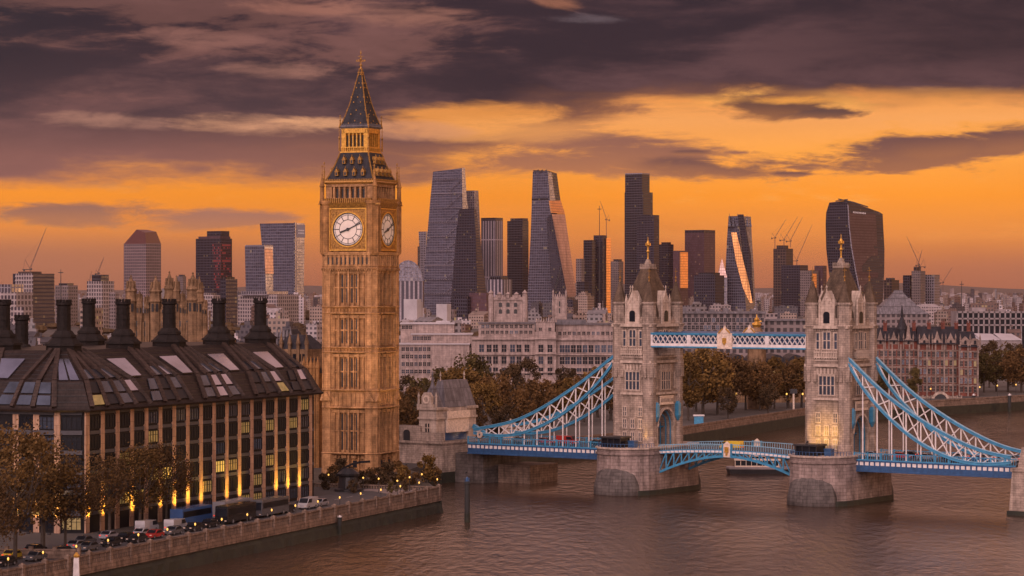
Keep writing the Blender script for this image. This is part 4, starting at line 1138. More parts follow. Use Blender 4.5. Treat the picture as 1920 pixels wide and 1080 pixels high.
# high walkways
wz0, wz1 = 29.0, 32.2
for s in (-1, 1):
    y = s * (HY - 1.0); a, c = xL + HX - 3.0 if s < 0 else xL + HX, xR - HX
    a = xL + HX - .6
    if s < 0: a = bx(1221, -HY - .2)
    y = -HY - .1 if s < 0 else HY - 1.2
    mb = MB(); mb.box(a, c, y - .3, y + .3, wz1 - .35, wz1); mb.box(a, c, y - .3, y + .3, wz0, wz0 + .3); mb.box(a, c, y - .42, y + .42, wz1 - .08, wz1 + .12); w_ = obj('walkway', mb, 'blue_paint', BR)
    mb = MB(); mb.box(a, c, y + .7, y + 2.6, wz0 + .1, wz1 - .3); mb.box(a, c, y + .1, y + 2.7, wz0 - .1, wz0 + .1); mb.frust([(a, y), (c, y), (c, y + 2.7), (a, y + 2.7)], wz1 + .1, [(a, y + 1), (c, y + 1), (c, y + 1.7), (a, y + 1.7)], wz1 + .3); obj('walkway_cabin', mb, 'deck_blue', w_)
    mb = MB(); L_ = c - a; k = int(L_ / 1.25)
    for i in range(k):
        p = a + L_ * i / k; q = a + L_ * (i + 1) / k
        for yy in (y - .12, y + .12):
            mb.beam((p, yy, wz0 + .95), (q, yy, wz1 - .35), .2, .14); mb.beam((p, yy, wz1 - .35), (q, yy, wz0 + .95), .2, .14)
    mb.box(a, c, y - .26, y + .26, wz0 + .3, wz0 + .95)
    for i in range(5): p = a + L_ * i / 4; mb.box(max(a, p - .5), min(c, p + .5), y - .32, y + .32, wz0 + .3, wz1 - .35)
    obj('walkway_lattice', mb, 'white_paint', w_)
    m_ = a + L_ * .485
    mb = MB(); mb.box(m_ - 1.9, m_ + 1.9, y - .55, y + .45, wz0 - .1, wz1 + .2)
    mb.ext([(m_ - 1.3, y - .6, wz1 + .2), (m_ + 1.3, y - .6, wz1 + .2), (m_ + .9, y - .6, wz1 + 1.0), (m_ + .35, y - .6, wz1 + 1.2), (m_, y - .6, wz1 + 1.9), (m_ - .35, y - .6, wz1 + 1.2), (m_ - .9, y - .6, wz1 + 1.0)], (0, .5, 0)); o = obj('crest', mb, 'cream_panel', w_)
    mb = MB(); mb.ext([(m_ - .5, y - .7, wz1 - .9), (m_ + .5, y - .7, wz1 - .9), (m_ + .5, y - .7, wz0 + 1.3), (m_, y - .7, wz0 + .6), (m_ - .5, y - .7, wz0 + 1.3)], (0, .2, 0))
    for q in (-1, 1): mb.beam((m_ + q * 1.5, y - .66, wz1 + .2), (m_ + q * .4, y - .66, wz1 + 1.2), .25)
    obj('shield', mb, 'gold', o)
# suspension trusses: upper and lower chords read off the photograph in the near plane
def chain(side, pts_up, pts_lo, y_read, nseg, hang0, hang1):
    """chords as polylines of (pixel, pixel), taken in the near plane y_read and built in both planes"""
    def world(p): x = bx(p[0], y_read); return (x, bz(p[1], x, y_read))
    up, lo = [world(p) for p in pts_up], [world(p) for p in pts_lo]
    def at(poly, x):
        for (xa_, za), (xb_, zb_) in zip(poly, poly[1:]):
            if min(xa_, xb_) - 1e-6 <= x <= max(xa_, xb_) + 1e-6: return za + (zb_ - za) * (x - xa_) / (xb_ - xa_)
        return poly[-1][1]
    def smooth(poly, n):
        xs = [poly[0][0] + (poly[-1][0] - poly[0][0]) * i / n for i in range(n + 1)]
        zs = [at(poly, x) for x in xs]
        for _ in range(6): zs = [zs[0]] + [(a + 2 * b_ + c) / 4 for a, b_, c in zip(zs, zs[1:], zs[2:])] + [zs[-1]]
        return list(zip(xs, zs))
    up, lo = smooth(up, nseg * 3), smooth(lo, nseg * 3)
    for s in (-1, 1):
        y = s * abs(y_read)
        t = bpy.data.objects.new('suspension_truss', None); col.objects.link(t); t.parent = BR; t.location = (0, y, 0)
        for nm, poly in (('upper_chord', up), ('lower_chord', lo)):
            mb = MB()
            for (a, za), (c, zc) in zip(poly, poly[1:]): mb.beam((a, 0, za), (c, 0, zc), .75, .55); mb.beam((a, 0, za + .3), (c, 0, zc + .3), .95, .1)
            obj(nm, mb, 'blue_paint', t)
            mb = MB()
            for (a, za), (c, zc) in zip(poly, poly[1:]): mb.beam((a, 0, za + .39), (c, 0, zc + .39), .8, .08)
            obj('chord_cap', mb, 'pale_blue', t)
        mb = MB(); xs = [up[0][0] + (up[-1][0] - up[0][0]) * i / nseg for i in range(nseg + 1)]
        for i, x in enumerate(xs):
            zu, zl = at(up, x), at(lo, x)
            if abs(zu - zl) > .5: mb.beam((x, 0, zl), (x, 0, zu), .26)
            if i < nseg:
                x2 = xs[i + 1]; zu2, zl2 = at(up, x2), at(lo, x2)
                mb.beam((x, 0, zl), (x2, 0, zu2), .22); mb.beam((x, 0, zu), (x2, 0, zl2), .22)
        obj('truss_web', mb, 'white_paint', t)
        for x in xs[hang0:hang1]:
            if at(lo, x) > DZ + 1: mb = MB(); mb.tube((x, 0, DZ - .3), (x, 0, at(lo, x)), .15, .15, 6); obj('hanger', mb, 'white_paint', t)
chain('left', [(1154, 666), (1125, 690), (1090, 718), (1050, 745), (1010, 770), (970, 789), (930, 799), (905, 802), (889, 806)],
      [(1154, 676), (1135, 704), (1100, 742), (1065, 771), (1025, 795), (985, 812), (950, 818), (920, 817), (889, 812)], -HY + .3, 11, 1, 9)
chain('right', [(1591, 672), (1612, 694), (1640, 722), (1672, 750), (1705, 774), (1745, 800), (1790, 825), (1830, 843), (1862, 852), (1896, 858)],
      [(1591, 682), (1606, 712), (1628, 742), (1655, 772), (1688, 804), (1725, 832), (1768, 855), (1808, 868), (1850, 872), (1896, 868)], -HY + .3, 11, 1, 8)
# left abutment: rough quay, gatehouse with clock gable and steep roof
AB = bpy.data.objects.new('abutment', None); col.objects.link(AB); AB.parent = BR; ax0 = bx(815); AB.location = (ax0, 0, 0)
AB['label'] = 'stone bridge abutment with steep roofed gatehouse'
mb = MB(); mb.frust([(-13, -9.5), (9.2, -9.5), (9.2, 9), (-13, 9)], -2.0, [(-12.7, -9.1), (9, -9.1), (9, 8.6), (-12.7, 8.6)], 4.9); mb.box(-13.1, 9.3, -9.6, 9, 4.9, 5.5); mb.box(-9, -4, -9.4, -9.1, 5.5, 8); mb.box(-13, -5.5, -9.0, 9, 5.5, 7.5); mb.box(-5.5, 2.3, -8.9, -5.4, 5.5, 9.0); mb.box(2.3, 9, -8.9, -8.2, 5.5, 7.6)
obj('abutment_wall', mb, 'bridge_stone', AB)
mb = MB(); mb.frust([(-13.2, -9.7), (9.4, -9.7), (9.4, 30), (-13.2, 30)], -6, [(-13.1, -9.6), (9.3, -9.6), (9.3, 30), (-13.1, 30)], -1.9); obj('abutment_foot', mb, 'algae', AB)
mb = MB(); mb.box(9.3, 17.5, -4, 12, -1.6, 2.6); mb.box(9.3, 17.7, -4.2, 12, -6, -1.6); obj('landing_pier', mb, 'pier_dark', AB)  # darker stone colour stands in for the shade under the deck
mb = MB(); mb.box(17.7, 27, 2, 14, -6, -.2); obj('mooring_shelf', mb, 'quay_stone', AB)
mb = MB(); mb.arch(-1.8, -9.05, -8.5, 5.5, 1.9, 3.3); obj('doorway', mb, 'black_paint', AB)
mb = MB(); mb.box(-4.2, 1.0, -8.2, -4.6, 5.4, 15.2); mb.box(-4.5, 1.3, -8.5, -4.3, 12.9, 13.4); mb.box(-4.6, 1.4, -8.6, -4.2, 15.2, 15.8)
for i in range(7): mb.box(-4.6 + i * .9, -4.1 + i * .9, -8.6, -8.2, 15.8, 16.6)
mb.box(-4.2, 1.0, 4.6, 8.2, 5.4, 15.2); mb.box(-4.5, 1.3, 4.3, 8.5, 12.9, 13.4); mb.box(-4.6, 1.4, 4.2, 8.6, 15.2, 15.8); mb.box(-4.2, 1.0, -4.6, 4.6, 13.2, 15.6)
obj('gatehouse', mb, 'bridge_trim', AB)
mb = MB(); mb.frust([(-4.2, -4.4), (1.0, -4.4), (1.0, 8.2), (-4.2, 8.2)], 15.7, [(-2.4, -3.0), (-.8, -3.0), (-.8, 6.8), (-2.4, 6.8)], 22.2); obj('gatehouse_roof', mb, 'lead_roof', AB)
mb = MB(); mb.frust([(-3.8, -8.2), (.6, -8.2), (.6, -4.4), (-3.8, -4.4)], 15.7, [(-2.2, -6.9), (-1.0, -6.9), (-1.0, -5.5), (-2.2, -5.5)], 20.4); mb.lathe(-1.6, -6.2, [(.9, 20.2), (.5, 21.2), (.12, 23.4), (.25, 23.7), (0, 24.8)], 8); obj('gatehouse_spire', mb, 'lead_roof', AB)
mb = MB(); mb.ext([(-3.1, -8.7, 15.8), (-.1, -8.7, 15.8), (-.1, -8.7, 18.4), (-.8, -8.7, 19.4), (-2.4, -8.7, 19.4), (-3.1, -8.7, 18.4)], (0, .9, 0))
for x in (-4.2, 1.0): mb.lathe(x, -8.3, [(.35, 15.8), (.3, 18.2), (.4, 18.4), (0, 19.6)], 6)
gb = obj('gatehouse_gable', mb, 'bridge_trim', AB)
mb = MB(); mb.t = Matrix.Translation((-1.6, -8.75, 17.7)); disc(mb, .6, 1.0, -.15, .1, 20); mb.t = None; obj('medallion', mb, 'cream_panel', gb)
o_f, o_p = gothic_window(1.5, 2.1, 2, (.5,)); o = obj('window', o_f, 'bridge_trim', AB); o.location = (-1.6, -8.2, 8.9 + .9); obj('pane', o_p, 'dark_glass', o)
for y in (-3.0, 6.8):
    mb = MB(); mb.lathe(-1.6, y, [(.2, 22.0), (.12, 23.0), (.3, 23.3), (0, 24.5)], 6); obj('ridge_finial', mb, 'bridge_trim', AB)
mb = MB(); mb.beam((7.2, 6.3, 8.6), (11.5, 6.3, 6.4), .9, 1.0); obj('anchor_chain', mb, 'blue_paint', AB)
mb = MB(); mb.box(1.0, 1.6, -4.4, 4.4, 9.6, 13.2); mb.box(1.6, 1.9, -4.6, 4.6, 13.0, 14.8); obj('gate_lintel', mb, 'cream_panel', AB)
mb = MB(); mb.box(.4, .9, -4.3, 4.3, 5.5, 11.0); obj('gate_grille', mb, 'deck_blue', AB)
mb = MB(); mb.lathe(17.5, 7.5, [(2.0, 5.0), (2.0, 8.2), (2.3, 8.4), (2.3, 8.8), (1.4, 9.6), (.3, 10.0), (.2, 10.6)], 8, .3); obj('side_turret', mb, 'bridge_trim', AB)
mb = MB(); mb.t = Matrix.Translation((bx(901, -HY) - ax0, -HY - .35, DZ + 1.9)); disc(mb, .3, .8, -.15, .15, 20); mb.t = None; obj('chain_pin', mb, 'bridge_trim', AB)
for ch in AB.children:
    if ch.name.split('.')[0] in ('gatehouse', 'gatehouse_roof', 'gatehouse_spire', 'gatehouse_gable', 'ridge_finial', 'gate_lintel', 'window', 'gate_grille'): ch.location.z -= 2.2; ch.location.x += 5.6
# right abutment
AR = bpy.data.objects.new('abutment', None); col.objects.link(AR); AR.parent = BR; AR.location = (bx(1966), 0, 0); AR['label'] = 'stone bridge abutment cut by the picture edge'
mb = MB(); mb.frust([(-4.2, -11), (9, -11), (9, 9), (-4.2, 9)], -6, [(-3.6, -10.4), (8.5, -10.4), (8.5, 8.6), (-3.6, 8.6)], 4.5); mb.box(-3.9, 9, -10.7, 9, 4.5, 5.2); mb.frust([(-2.6, -9.8), (8, -9.8), (8, -4), (-2.6, -4)], 5.2, [(-2.0, -9.2), (8, -9.2), (8, -4.4), (-2.0, -4.4)], 9.5); mb.box(-1.2, 8, -8.8, -4.8, 9.5, 11.5)
for i, z in enumerate((11.5, 12.3)): mb.box(-.9 + i * .3, 7, -8.4 + i * .3, -5.2, z, z + .8)
obj('abutment_wall', mb, 'bridge_stone', AR)
mb = MB(); mb.frust([(-4.5, -11.3), (9, -11.3), (9, 9), (-4.5, 9)], -6, [(-4.4, -11.2), (9, -11.2), (9, 9), (-4.4, 9)], -3.6); obj('abutment_foot', mb, 'algae', AR)
# warm floodlights on the piers
for tx, e, p, q in ((xL, 3200, (4.2, -10.0, 5.3), (4.0, -6.6, 12)), (xR, 4600, (-.8, -14.3, 8.7), (-.5, -6.6, 10.6))):
    a = BR.matrix_basis @ Vector((tx + p[0], p[1], p[2])); c = BR.matrix_basis @ Vector((tx + q[0], q[1], q[2]))
    flood('floodlight', 'small yellow floodlight on the bridge pier nearer the clock tower' if tx == xL else 'small yellow floodlight on the bridge pier farther from the clock tower', tuple(a), tuple(c), e, 76 if tx == xL else 84, (1, .58, .10), 1.0, group='floodlights on the bridge piers')
# ------------------------------------------------------------------ skyline
GL = dict(
 glass_grey=((.15, .135, .165), (.13, .13, .185), 3.2, 4.0, .90, .86, .006),
 glass_dark=((.035, .03, .04), (.035, .033, .045), 3.0, 4.0, .8, .7, .008),
 glass_deep=((.022, .018, .03), (.03, .026, .042), 2.8, 3.8, .62, .62, .03),
 glass_pale=((.20, .17, .19), (.14, .13, .16), 3.4, 3.9, .7, .78, .02),
 grid_white=((.29, .235, .23), (.045, .035, .045), 3.6, 4.2, .62, .66, .02),
 grid_mauve=((.20, .145, .15), (.04, .03, .04), 3.6, 4.2, .62, .66, .0),
 striped=((.30, .25, .27), (.05, .045, .06), 5.2, 60, .62, .97, 0),
 brown_tower=((.07, .036, .04), (.07, .042, .055), 2.6, 3.8, .7, .66, .02),
 construction=((.085, .055, .05), (.012, .01, .012), 4.4, 4.2, .74, .7, .02),
 concrete_grid=((.17, .132, .13), (.04, .033, .036), 3.4, 3.7, .6, .55, .03),
)
for k_, v_ in GL.items():
    glassy = k_.startswith('glass')
    winmat(k_, v_[0], v_[1], v_[2], v_[3], v_[4], v_[5], v_[6], grough=.24 if glassy else .4, gmetal=.75 if glassy else .1, gspec=.5 if glassy else .2, les=.12, var=.28, band=0)
winmat('glass_sunset', (.30, .13, .05), (.62, .30, .11), 3.0, 4.0, .86, .8, 0, grough=.34, gmetal=.85, var=.14)  # sunset reflection is tinted into the glass colour
winmat('glass_pink', (.24, .15, .13), (.42, .28, .25), 3.0, 4.0, .86, .82, 0, grough=.4, gmetal=.8, var=.18)  # pinkish evening light is tinted into this glass colour
TH = R(35)
def foot4(l, m_, r, D, th=None):
    th = th or TH; s = F / D
    n_ = Vector((X(m_, D), D)); a, b_ = (m_ - l) / s, (r - m_) / s
    kl, kr = (l - 960) / F, (r - 960) / F; a = (n_.x - kl * D) / (1 + kl * math.tan(th)); b_ = (kr * D - n_.x) / (1 - kr / math.tan(th))
    L = n_ + Vector((-a, a * math.tan(th))); Rr = n_ + Vector((b_, b_ / math.tan(th)))
    return [tuple(n_), tuple(Rr), tuple(L + Rr - n_), tuple(L)]
def prism(levels, D, th=None, base=True, split=False):
    """stacked footprints given by pixel columns: (row, left, near corner, right)"""
    mb = MB(); lv = list(levels)
    for (y0, *a), (y1, *c) in zip(lv, lv[1:]):
        z0 = [Z(v, D) for v in y0] if isinstance(y0, (list, tuple)) else Z(y0, D)
        z1 = [Z(v, D) for v in y1] if isinstance(y1, (list, tuple)) else Z(y1, D)
        p1, p0 = foot4(*a, D, th), foot4(*c, D, th)
        mb.frust(p0, z1, p1, z0)
    return mb
def gy(D): return 540 + CH * F / D
def tower(label, D, bodies, cat='tower', name='office_tower', th=None):
    """bodies: list of (part name, material, levels[, depth offset])"""
    c = bodies[0][2][-1]; t = thing(name, label, cat, (X(c[2], D), D, 0))
    off = Vector((-t.location.x, -t.location.y, 0))
    for b_ in bodies:
        dd = D + (b_[3] if len(b_) > 3 else 0)
        mb = prism(b_[2], dd, th); mb.v = [(p[0] + off.x, p[1] + off.y, p[2]) for p in mb.v]
        obj(b_[0], mb, b_[1], t)
    return t
def G4(l, m_, r, y, D, bl=None): # straight shaft
    return [(y, l, m_, r), (gy(D) if bl is None else bl, l, m_, r)]
plain('red_crown', (.10, .036, .034), .5, .1)
D1 = 3600
t = tower('pale gridded office tower with a sloping dark red crown', D1, [('shaft', 'grid_mauve', G4(232, 274, 302, 456, D1)), ('crown', 'red_crown', [((436, 434, 430, 430), 256, 272, 293), (457, 232.4, 274, 302)])])
t = tower('dark purple tower with red glowing windows and stepped top', 3700, [('shaft', 'glass_deep', G4(367, 414, 435, 447, 3700)), ('upper_storeys', 'glass_deep', G4(388, 414, 430, 433, 3704, 452), 4), ('roof_screen', 'brown_tower', G4(372, 412, 432, 443, 3702, 452), 2)])
winmat('red_lit', (.03, .015, .022), (.05, .02, .03), 2.6, 3.8, .7, .6, .35, litc=(1, .10, .08), les=.22, gmetal=.5, grough=.25)
mb = prism([(456, 398, 413.6, 433), (545, 402, 413.6, 433)], 3696); mb.v = [(p[0] - t.location.x, p[1] - t.location.y, p[2]) for p in mb.v]; obj('lit_bay', mb, 'red_lit', t)
tower('small slim dark block with gridded sides before the purple tower', 2600, [('shaft', 'glass_deep', G4(413, 424, 445, 523, 2600)), ('roof_plant', 'construction', G4(417, 424, 440, 519, 2602, 525), 2)])
tower('glass office block with a pink lit right flank', 3300, [('shaft', 'glass_grey', [(461, 459, 496, 512), (gy(3300), 462, 500, 512)]), ('pink_flank', 'glass_pink', [(466, 495.6, 496.2, 511), (513, 497, 497.6, 513)], -3), ('roof_rim', 'glass_pale', G4(460, 495, 511, 459, 3300, 463), 1)])
t = tower('tall leaning glass tower with a dark blue end panel', 3500, [('shaft', 'glass_grey', [(418, 487, 553, 571), (470, 492, 553, 571), (520, 505, 553, 570), (gy(3500), 513, 553, 569)]), ('corner_fin', 'glass_pale', [(417, 551, 553.5, 556), (gy(3500), 551, 553.5, 556)], -4)])
M['blue_panel'] = plain('blue_panel', (.03, .05, .16), .3, .3, var=.2)
mb = MB(); a, c, d, e = foot4(487, 553, 571, 3500); a = Vector(a); c = Vector(c)
q = [a.lerp(c, .12), a.lerp(c, 1)]; nn = Vector((c - a)).normalized(); nn = Vector((nn.y, -nn.x)) * 1.0
mb.ext([(q[0].x + nn.x - t.location.x, q[0].y + nn.y - t.location.y, Z(445, 3500)), (q[1].x + nn.x - t.location.x, q[1].y + nn.y - t.location.y, Z(445, 3500)), (q[1].x + nn.x - t.location.x, q[1].y + nn.y - t.location.y, Z(421, 3500)), (q[0].x + nn.x - t.location.x, q[0].y + nn.y - t.location.y, Z(421, 3500))], (-nn.x, -nn.y, 0)); pp = obj('sign_panel', mb, 'blue_panel', t)
mb = MB()
for j, y in enumerate((432, 437)):
    for i in range(7):
        p = a.lerp(c, .3 + i * .09); mb.cbox((p.x + nn.x * 1.3 - t.location.x, p.y + nn.y * 1.3 - t.location.y, Z(y, 3500)), (.9, .9, 1.7))
obj('sign_strokes', mb, 'white_paint', pp)
# wedge tower and its neighbours
t = tower('wedge shaped glass tower with a slanting top and lattice front', 4000, [('wedge', 'glass_grey', [((315.5, 314, 319, 320), 812, 866, 872), (370, 807, 867, 875), (gy(4000), 789, 870, 905)]), ('lift_core', 'glass_pale', [(357, 866, 889, 897), (gy(4000), 866, 898, 908)], 40)])
mb = MB()
for i in range(9):
    y = 335 + i * 27; p, q_ = foot4(812 - (y - 316) * .092, 866 + (y - 316) * .015, 872, 3997)[0], foot4(812 - (y - 316) * .092, 866 + (y - 316) * .015, 872, 3997)[3]
    mb.beam((p[0] - t.location.x, p[1] - t.location.y, Z(y, 3997)), (q_[0] - t.location.x, q_[1] - t.location.y, Z(y, 3997)), .9)
    mb.beam((p[0] - t.location.x, p[1] - t.location.y, Z(y, 3997)), ((p[0] + q_[0]) / 2 - t.location.x, (p[1] + q_[1]) / 2 - t.location.y, Z(y + 27, 3997)), .6)
obj('lattice', mb, 'glass_pale', t)
tower('dark tapered tower in front of the wedge tower with dotted lit windows', 3500, [('shaft', 'glass_deep', [(391, 861, 889, 893), (440, 855, 892, 899), (gy(3500), 843, 896, 918)])])
tower('thin pale glass slab at the left edge of the wedge tower', 4200, [('slab', 'glass_pale', [(434, 785, 799, 804), (gy(4200), 790, 800, 804)]), ('side_fin', 'glass_dark', G4(783, 785, 787, 462, 4195), -5)])
t = tower('striped stone and glass tower right of the wedge tower', 4100, [('shaft', 'striped', G4(902, 929, 943, 414, 4100)), ('roof_storey', 'glass_dark', G4(902, 929, 943, 408, 4101, 415), 1)])
tower('dark banded tower with a notched roof left of the faceted tower', 4150, [('shaft', 'glass_dark', G4(951, 980, 991, 414, 4150)), ('roof_box', 'glass_deep', G4(957, 980, 990, 409, 4152, 416), 2)])
t = tower('faceted tapering glass tower whose right side mirrors the sunset', 3800, [('left_facets', 'glass_grey', [(321, 999, 1027, 1034), (440, 995, 1036, 1050), (gy(3800), 987, 1050, 1080)]), ('crown', 'glass_dark', [((320, 324, 330, 318), 1000, 1028, 1044), (375, 997, 1029, 1051)], 1)])
def facet(t, name, mat, pts, D, th=1.5):
    mb = MB(); q = [Vector((X(x, D + d) - t.location.x, D + d - t.location.y, Z(y, D + d))) for x, y, d in pts]
    n_ = (q[1] - q[0]).cross(q[2] - q[0]).normalized(); n_ = n_ if n_.y < 0 else -n_
    mb.ext([p + n_ * .4 for p in q], n_ * -th); return obj(name, mb, mat, t)
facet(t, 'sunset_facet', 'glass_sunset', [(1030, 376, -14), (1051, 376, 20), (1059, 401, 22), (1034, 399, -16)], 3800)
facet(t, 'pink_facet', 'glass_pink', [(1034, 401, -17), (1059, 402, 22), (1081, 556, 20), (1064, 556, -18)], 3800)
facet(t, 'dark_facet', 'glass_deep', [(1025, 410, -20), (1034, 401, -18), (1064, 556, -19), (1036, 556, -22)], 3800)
mb = MB(); mb.beam((X(1052, 3775) - t.location.x, 3775 - t.location.y, Z(500, 3775)), (X(1040, 3775) - t.location.x, 3775 - t.location.y, Z(545, 3775)), 1.4)
for x in (1002, 1010, 1018): mb.beam((X(x, 3800) - t.location.x, 3805 - t.location.y, Z(322, 3800)), (X(x + 8, 3800) - t.location.x, 3805 - t.location.y, Z(318, 3800)), 1.2)
obj('roof_struts', mb, 'dark_metal', t)
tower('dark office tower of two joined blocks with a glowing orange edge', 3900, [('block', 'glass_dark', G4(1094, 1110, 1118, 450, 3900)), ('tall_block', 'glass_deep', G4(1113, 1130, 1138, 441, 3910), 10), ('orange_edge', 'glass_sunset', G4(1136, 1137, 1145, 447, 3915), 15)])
tower('pale stone block between the orange edged tower and the tallest dark tower', 4300, [('block', 'concrete_grid', G4(1145, 1160, 1169, 490, 4300)), ('roof_plant', 'glass_dark', G4(1150, 1160, 1166, 486, 4302, 492), 2)])
tower('tall dark tower with a rounded shaft top and stepped shoulder', 4100, [('shaft', 'glass_dark', G4(1171, 1206, 1224, 360, 4100)), ('upper_shaft', 'glass_dark', [(325, 1172, 1204, 1218), (362, 1172, 1204, 1218)], 2), ('dark_front', 'glass_deep', G4(1194, 1226, 1236, 403, 4060), -40), ('roof_rim', 'glass_pale', G4(1172, 1204, 1218, 324, 4101, 326.5), 1)])
tower('narrow black block beside the shoulder of the tallest dark tower', 4200, [('block', 'glass_deep', G4(1236, 1254, 1263, 458, 4200)), ('roof_plant', 'construction', G4(1240, 1252, 1258, 454, 4203, 460), 3)])
tower('purple brown slab tower with plain flat top', 4200, [('shaft', 'brown_tower', G4(1284, 1320, 1341, 436, 4200)), ('roof_storey', 'glass_deep', G4(1284, 1320, 1341, 431, 4201, 437), 1)])
tower('low block with a bright orange mirrored end panel', 4000, [('block', 'brown_tower', G4(1262, 1275, 1290, 458 + 12, 4000)), ('mirrored_end', 'glass_sunset', [(473, 1274.6, 1276, 1290), (540, 1274.6, 1276, 1290)], -3)])
tower('wide dark glass block in front of the purple brown slab', 3400, [('block', 'glass_deep', G4(1301, 1341, 1358, 516, 3400)), ('roof_plant', 'glass_dark', G4(1310, 1338, 1350, 511, 3404, 518), 4)])
mb = MB(); t = thing('glass_pyramid', 'small pale glass pyramid roof at the foot of the twisted tower', 'building', (X(1354, 3700), 3700, 0)); s_ = 3700 / F
mb.frust([(-9 * s_, -4), (9 * s_, -4), (9 * s_, 14), (-9 * s_, 14)], 0, [(-9 * s_, -4), (9 * s_, -4), (9 * s_, 14), (-9 * s_, 14)], Z(520, 3700)); obj('block', mb, 'glass_pale', t)
mb = MB(); mb.pyr([(-9 * s_, -4), (9 * s_, -4), (9 * s_, 14), (-9 * s_, 14)], Z(520, 3700), (0, 4, Z(484, 3700))); obj('pyramid_roof', mb, 'glass_pink', t)
t = tower('twisted glass tower with spiked crown and one golden folded face', 3700, [('shaft', 'glass_grey', [(405, 1366, 1384, 1408), (450, 1363, 1388, 1410), (510, 1360, 1394, 1414), (gy(3700), 1357, 1400, 1417)])])
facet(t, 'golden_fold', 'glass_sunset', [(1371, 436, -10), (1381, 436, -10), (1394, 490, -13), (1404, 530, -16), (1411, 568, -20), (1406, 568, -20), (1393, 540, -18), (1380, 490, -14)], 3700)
facet(t, 'dark_fold', 'glass_deep', [(1384, 402, -5), (1394, 402, -2), (1408, 480, -6), (1413, 560, -16), (1411, 566, -18), (1404, 526, -14), (1394, 486, -12)], 3700)
mb = MB()
for x, y in ((1367, 399), (1374, 404), (1382, 399), (1387, 401), (1400, 402), (1406, 408)):
    mb.pyr([(X(x - 2.5, 3710) - t.location.x, 0), (X(x + 2.5, 3710) - t.location.x, 0), (X(x + 2.5, 3710) - t.location.x, 10), (X(x - 2.5, 3710) - t.location.x, 10)], Z(425, 3700), (X(x, 3710) - t.location.x, 5, Z(y, 3700)))
obj('crown_spikes', mb, 'glass_dark', t)
tower('half built tower of open dark floors under four cranes', 3900, [('floors', 'construction', G4(1450, 1474, 1487, 466, 3900)), ('core', 'construction', G4(1456, 1470, 1478, 460, 3905, 468), 5), ('lower_block', 'glass_deep', G4(1465, 1500, 1515, 497, 3850), -50)])
tower('brown block with an orange lit end right of the half built tower', 3800, [('block', 'concrete_grid', G4(1500, 1521, 1535, 507, 3800)), ('orange_end', 'glass_sunset', [(513, 1523, 1524, 1531), (540, 1523, 1524, 1531)], -3), ('tall_part', 'brown_tower', G4(1527, 1543, 1550, 498, 3820), 20)])
t = tower('bulging curved glass tower with rounded top at the right of the skyline', 3500, [('body', 'glass_deep', [((376, 394, 388, 379), 1555, 1589, 1648), (398, 1549, 1590, 1655), (420, 1548, 1591, 1656), (465, 1549, 1596, 1658.5), (510, 1554, 1604, 1658), (545, 1560, 1611, 1656), (gy(3500), 1565, 1614, 1654)])])
t['label'] = 'bulging curved glass tower with rounded top right of the half built tower'
def curve_face(l0, name, mat, cols, D):
    mb = MB()
    for (y0, a0_, b0_), (y1, a1_, b1_) in zip(cols, cols[1:]):
        p = []
        for y, x, k in ((y0, a0_, 0), (y0, b0_, 1), (y1, b1_, 1), (y1, a1_, 0)):
            dd = D - 4 + k * 0; p.append(Vector((X(x, D) - t.location.x, k * (b0_ - a0_) / (F / D) / math.tan(TH) - 2.2, Z(y, D))))
        mb.ext(p, (-.8, 1.2, 0))
    return obj(name, mb, mat, t)
curve_face(0, 'right_face', 'brown_tower', [(399, 1590.5, 1654), (420, 1591.5, 1656), (465, 1596.5, 1658), (510, 1604.5, 1657.5), (545, 1611, 1655.5)], 3500)
mb = MB()
for xs in (((386, 1557), (394, 1551.5), (420, 1548), (465, 1549), (510, 1554), (555, 1561)), ((384, 1589), (396, 1590), (420, 1591), (465, 1596), (510, 1604), (545, 1611), (556, 1613))):
    isr = xs[0][1] > 1570
    for (y0, x0_), (y1, x1_) in zip(xs, xs[1:]):
        yy = -3.4 if isr else 29 * .7 * .73 - 3
        if isr: mb.beam((X(x0_, 3500) - t.location.x, yy, Z(y0, 3500)), (X(x1_, 3500) - t.location.x, yy, Z(y1, 3500)), 1.3)
obj('edge_fin', mb, 'glass_pale', t)
mb = MB(); pr = [] and [(1556, 388), (1563, 379), (1572, 374.5), (1582, 375), (1600, 378), (1620, 384), (1636, 390), (1642, 394), (1644, 399), (1590, 399), (1556, 399)]

mb = MB()
for x, y, x2, y2 in ((1567, 377, 1590, 374), (1572, 373, 1600, 379), (1600, 379, 1628, 388)): mb.beam((X(x, 3500) - t.location.x, 2, Z(y, 3500)), (X(x2, 3500) - t.location.x, 2, Z(y2, 3500)), 1.5)
obj('roof_louvres', mb, 'dark_metal', t)
mb = MB()
for i in range(9):
    x = 1602 + i * 3.4; p = (x - 1590) / 51 * 51 / (F / 3500) / math.tan(TH)
    mb.cbox((X(x, 3500) - t.location.x, p - 3.6, Z(397.5 + i * .15, 3500)), (1.2, .6, 2.6 if i % 2 else 2.0))
obj('sign_strokes', mb, 'white_paint', t)
tower('stepped grey towers under a luffing crane near the right horizon', 3600, [('left_block', 'glass_deep', G4(1693, 1706, 1712, 516, 3600)), ('tall_block', 'concrete_grid', G4(1709, 1726, 1735, 508, 3590), -10), ('right_block', 'glass_pale', G4(1735, 1752, 1762, 515, 3620), 20), ('core', 'construction', G4(1713, 1720, 1727, 500, 3595, 510), -5)])
tower('low dark tower at the right foot of the bulging tower', 3700, [('block', 'construction', G4(1657, 1672, 1686, 525, 3700)), ('roof_plant', 'glass_dark', G4(1661, 1670, 1678, 521, 3703, 527), 3)])
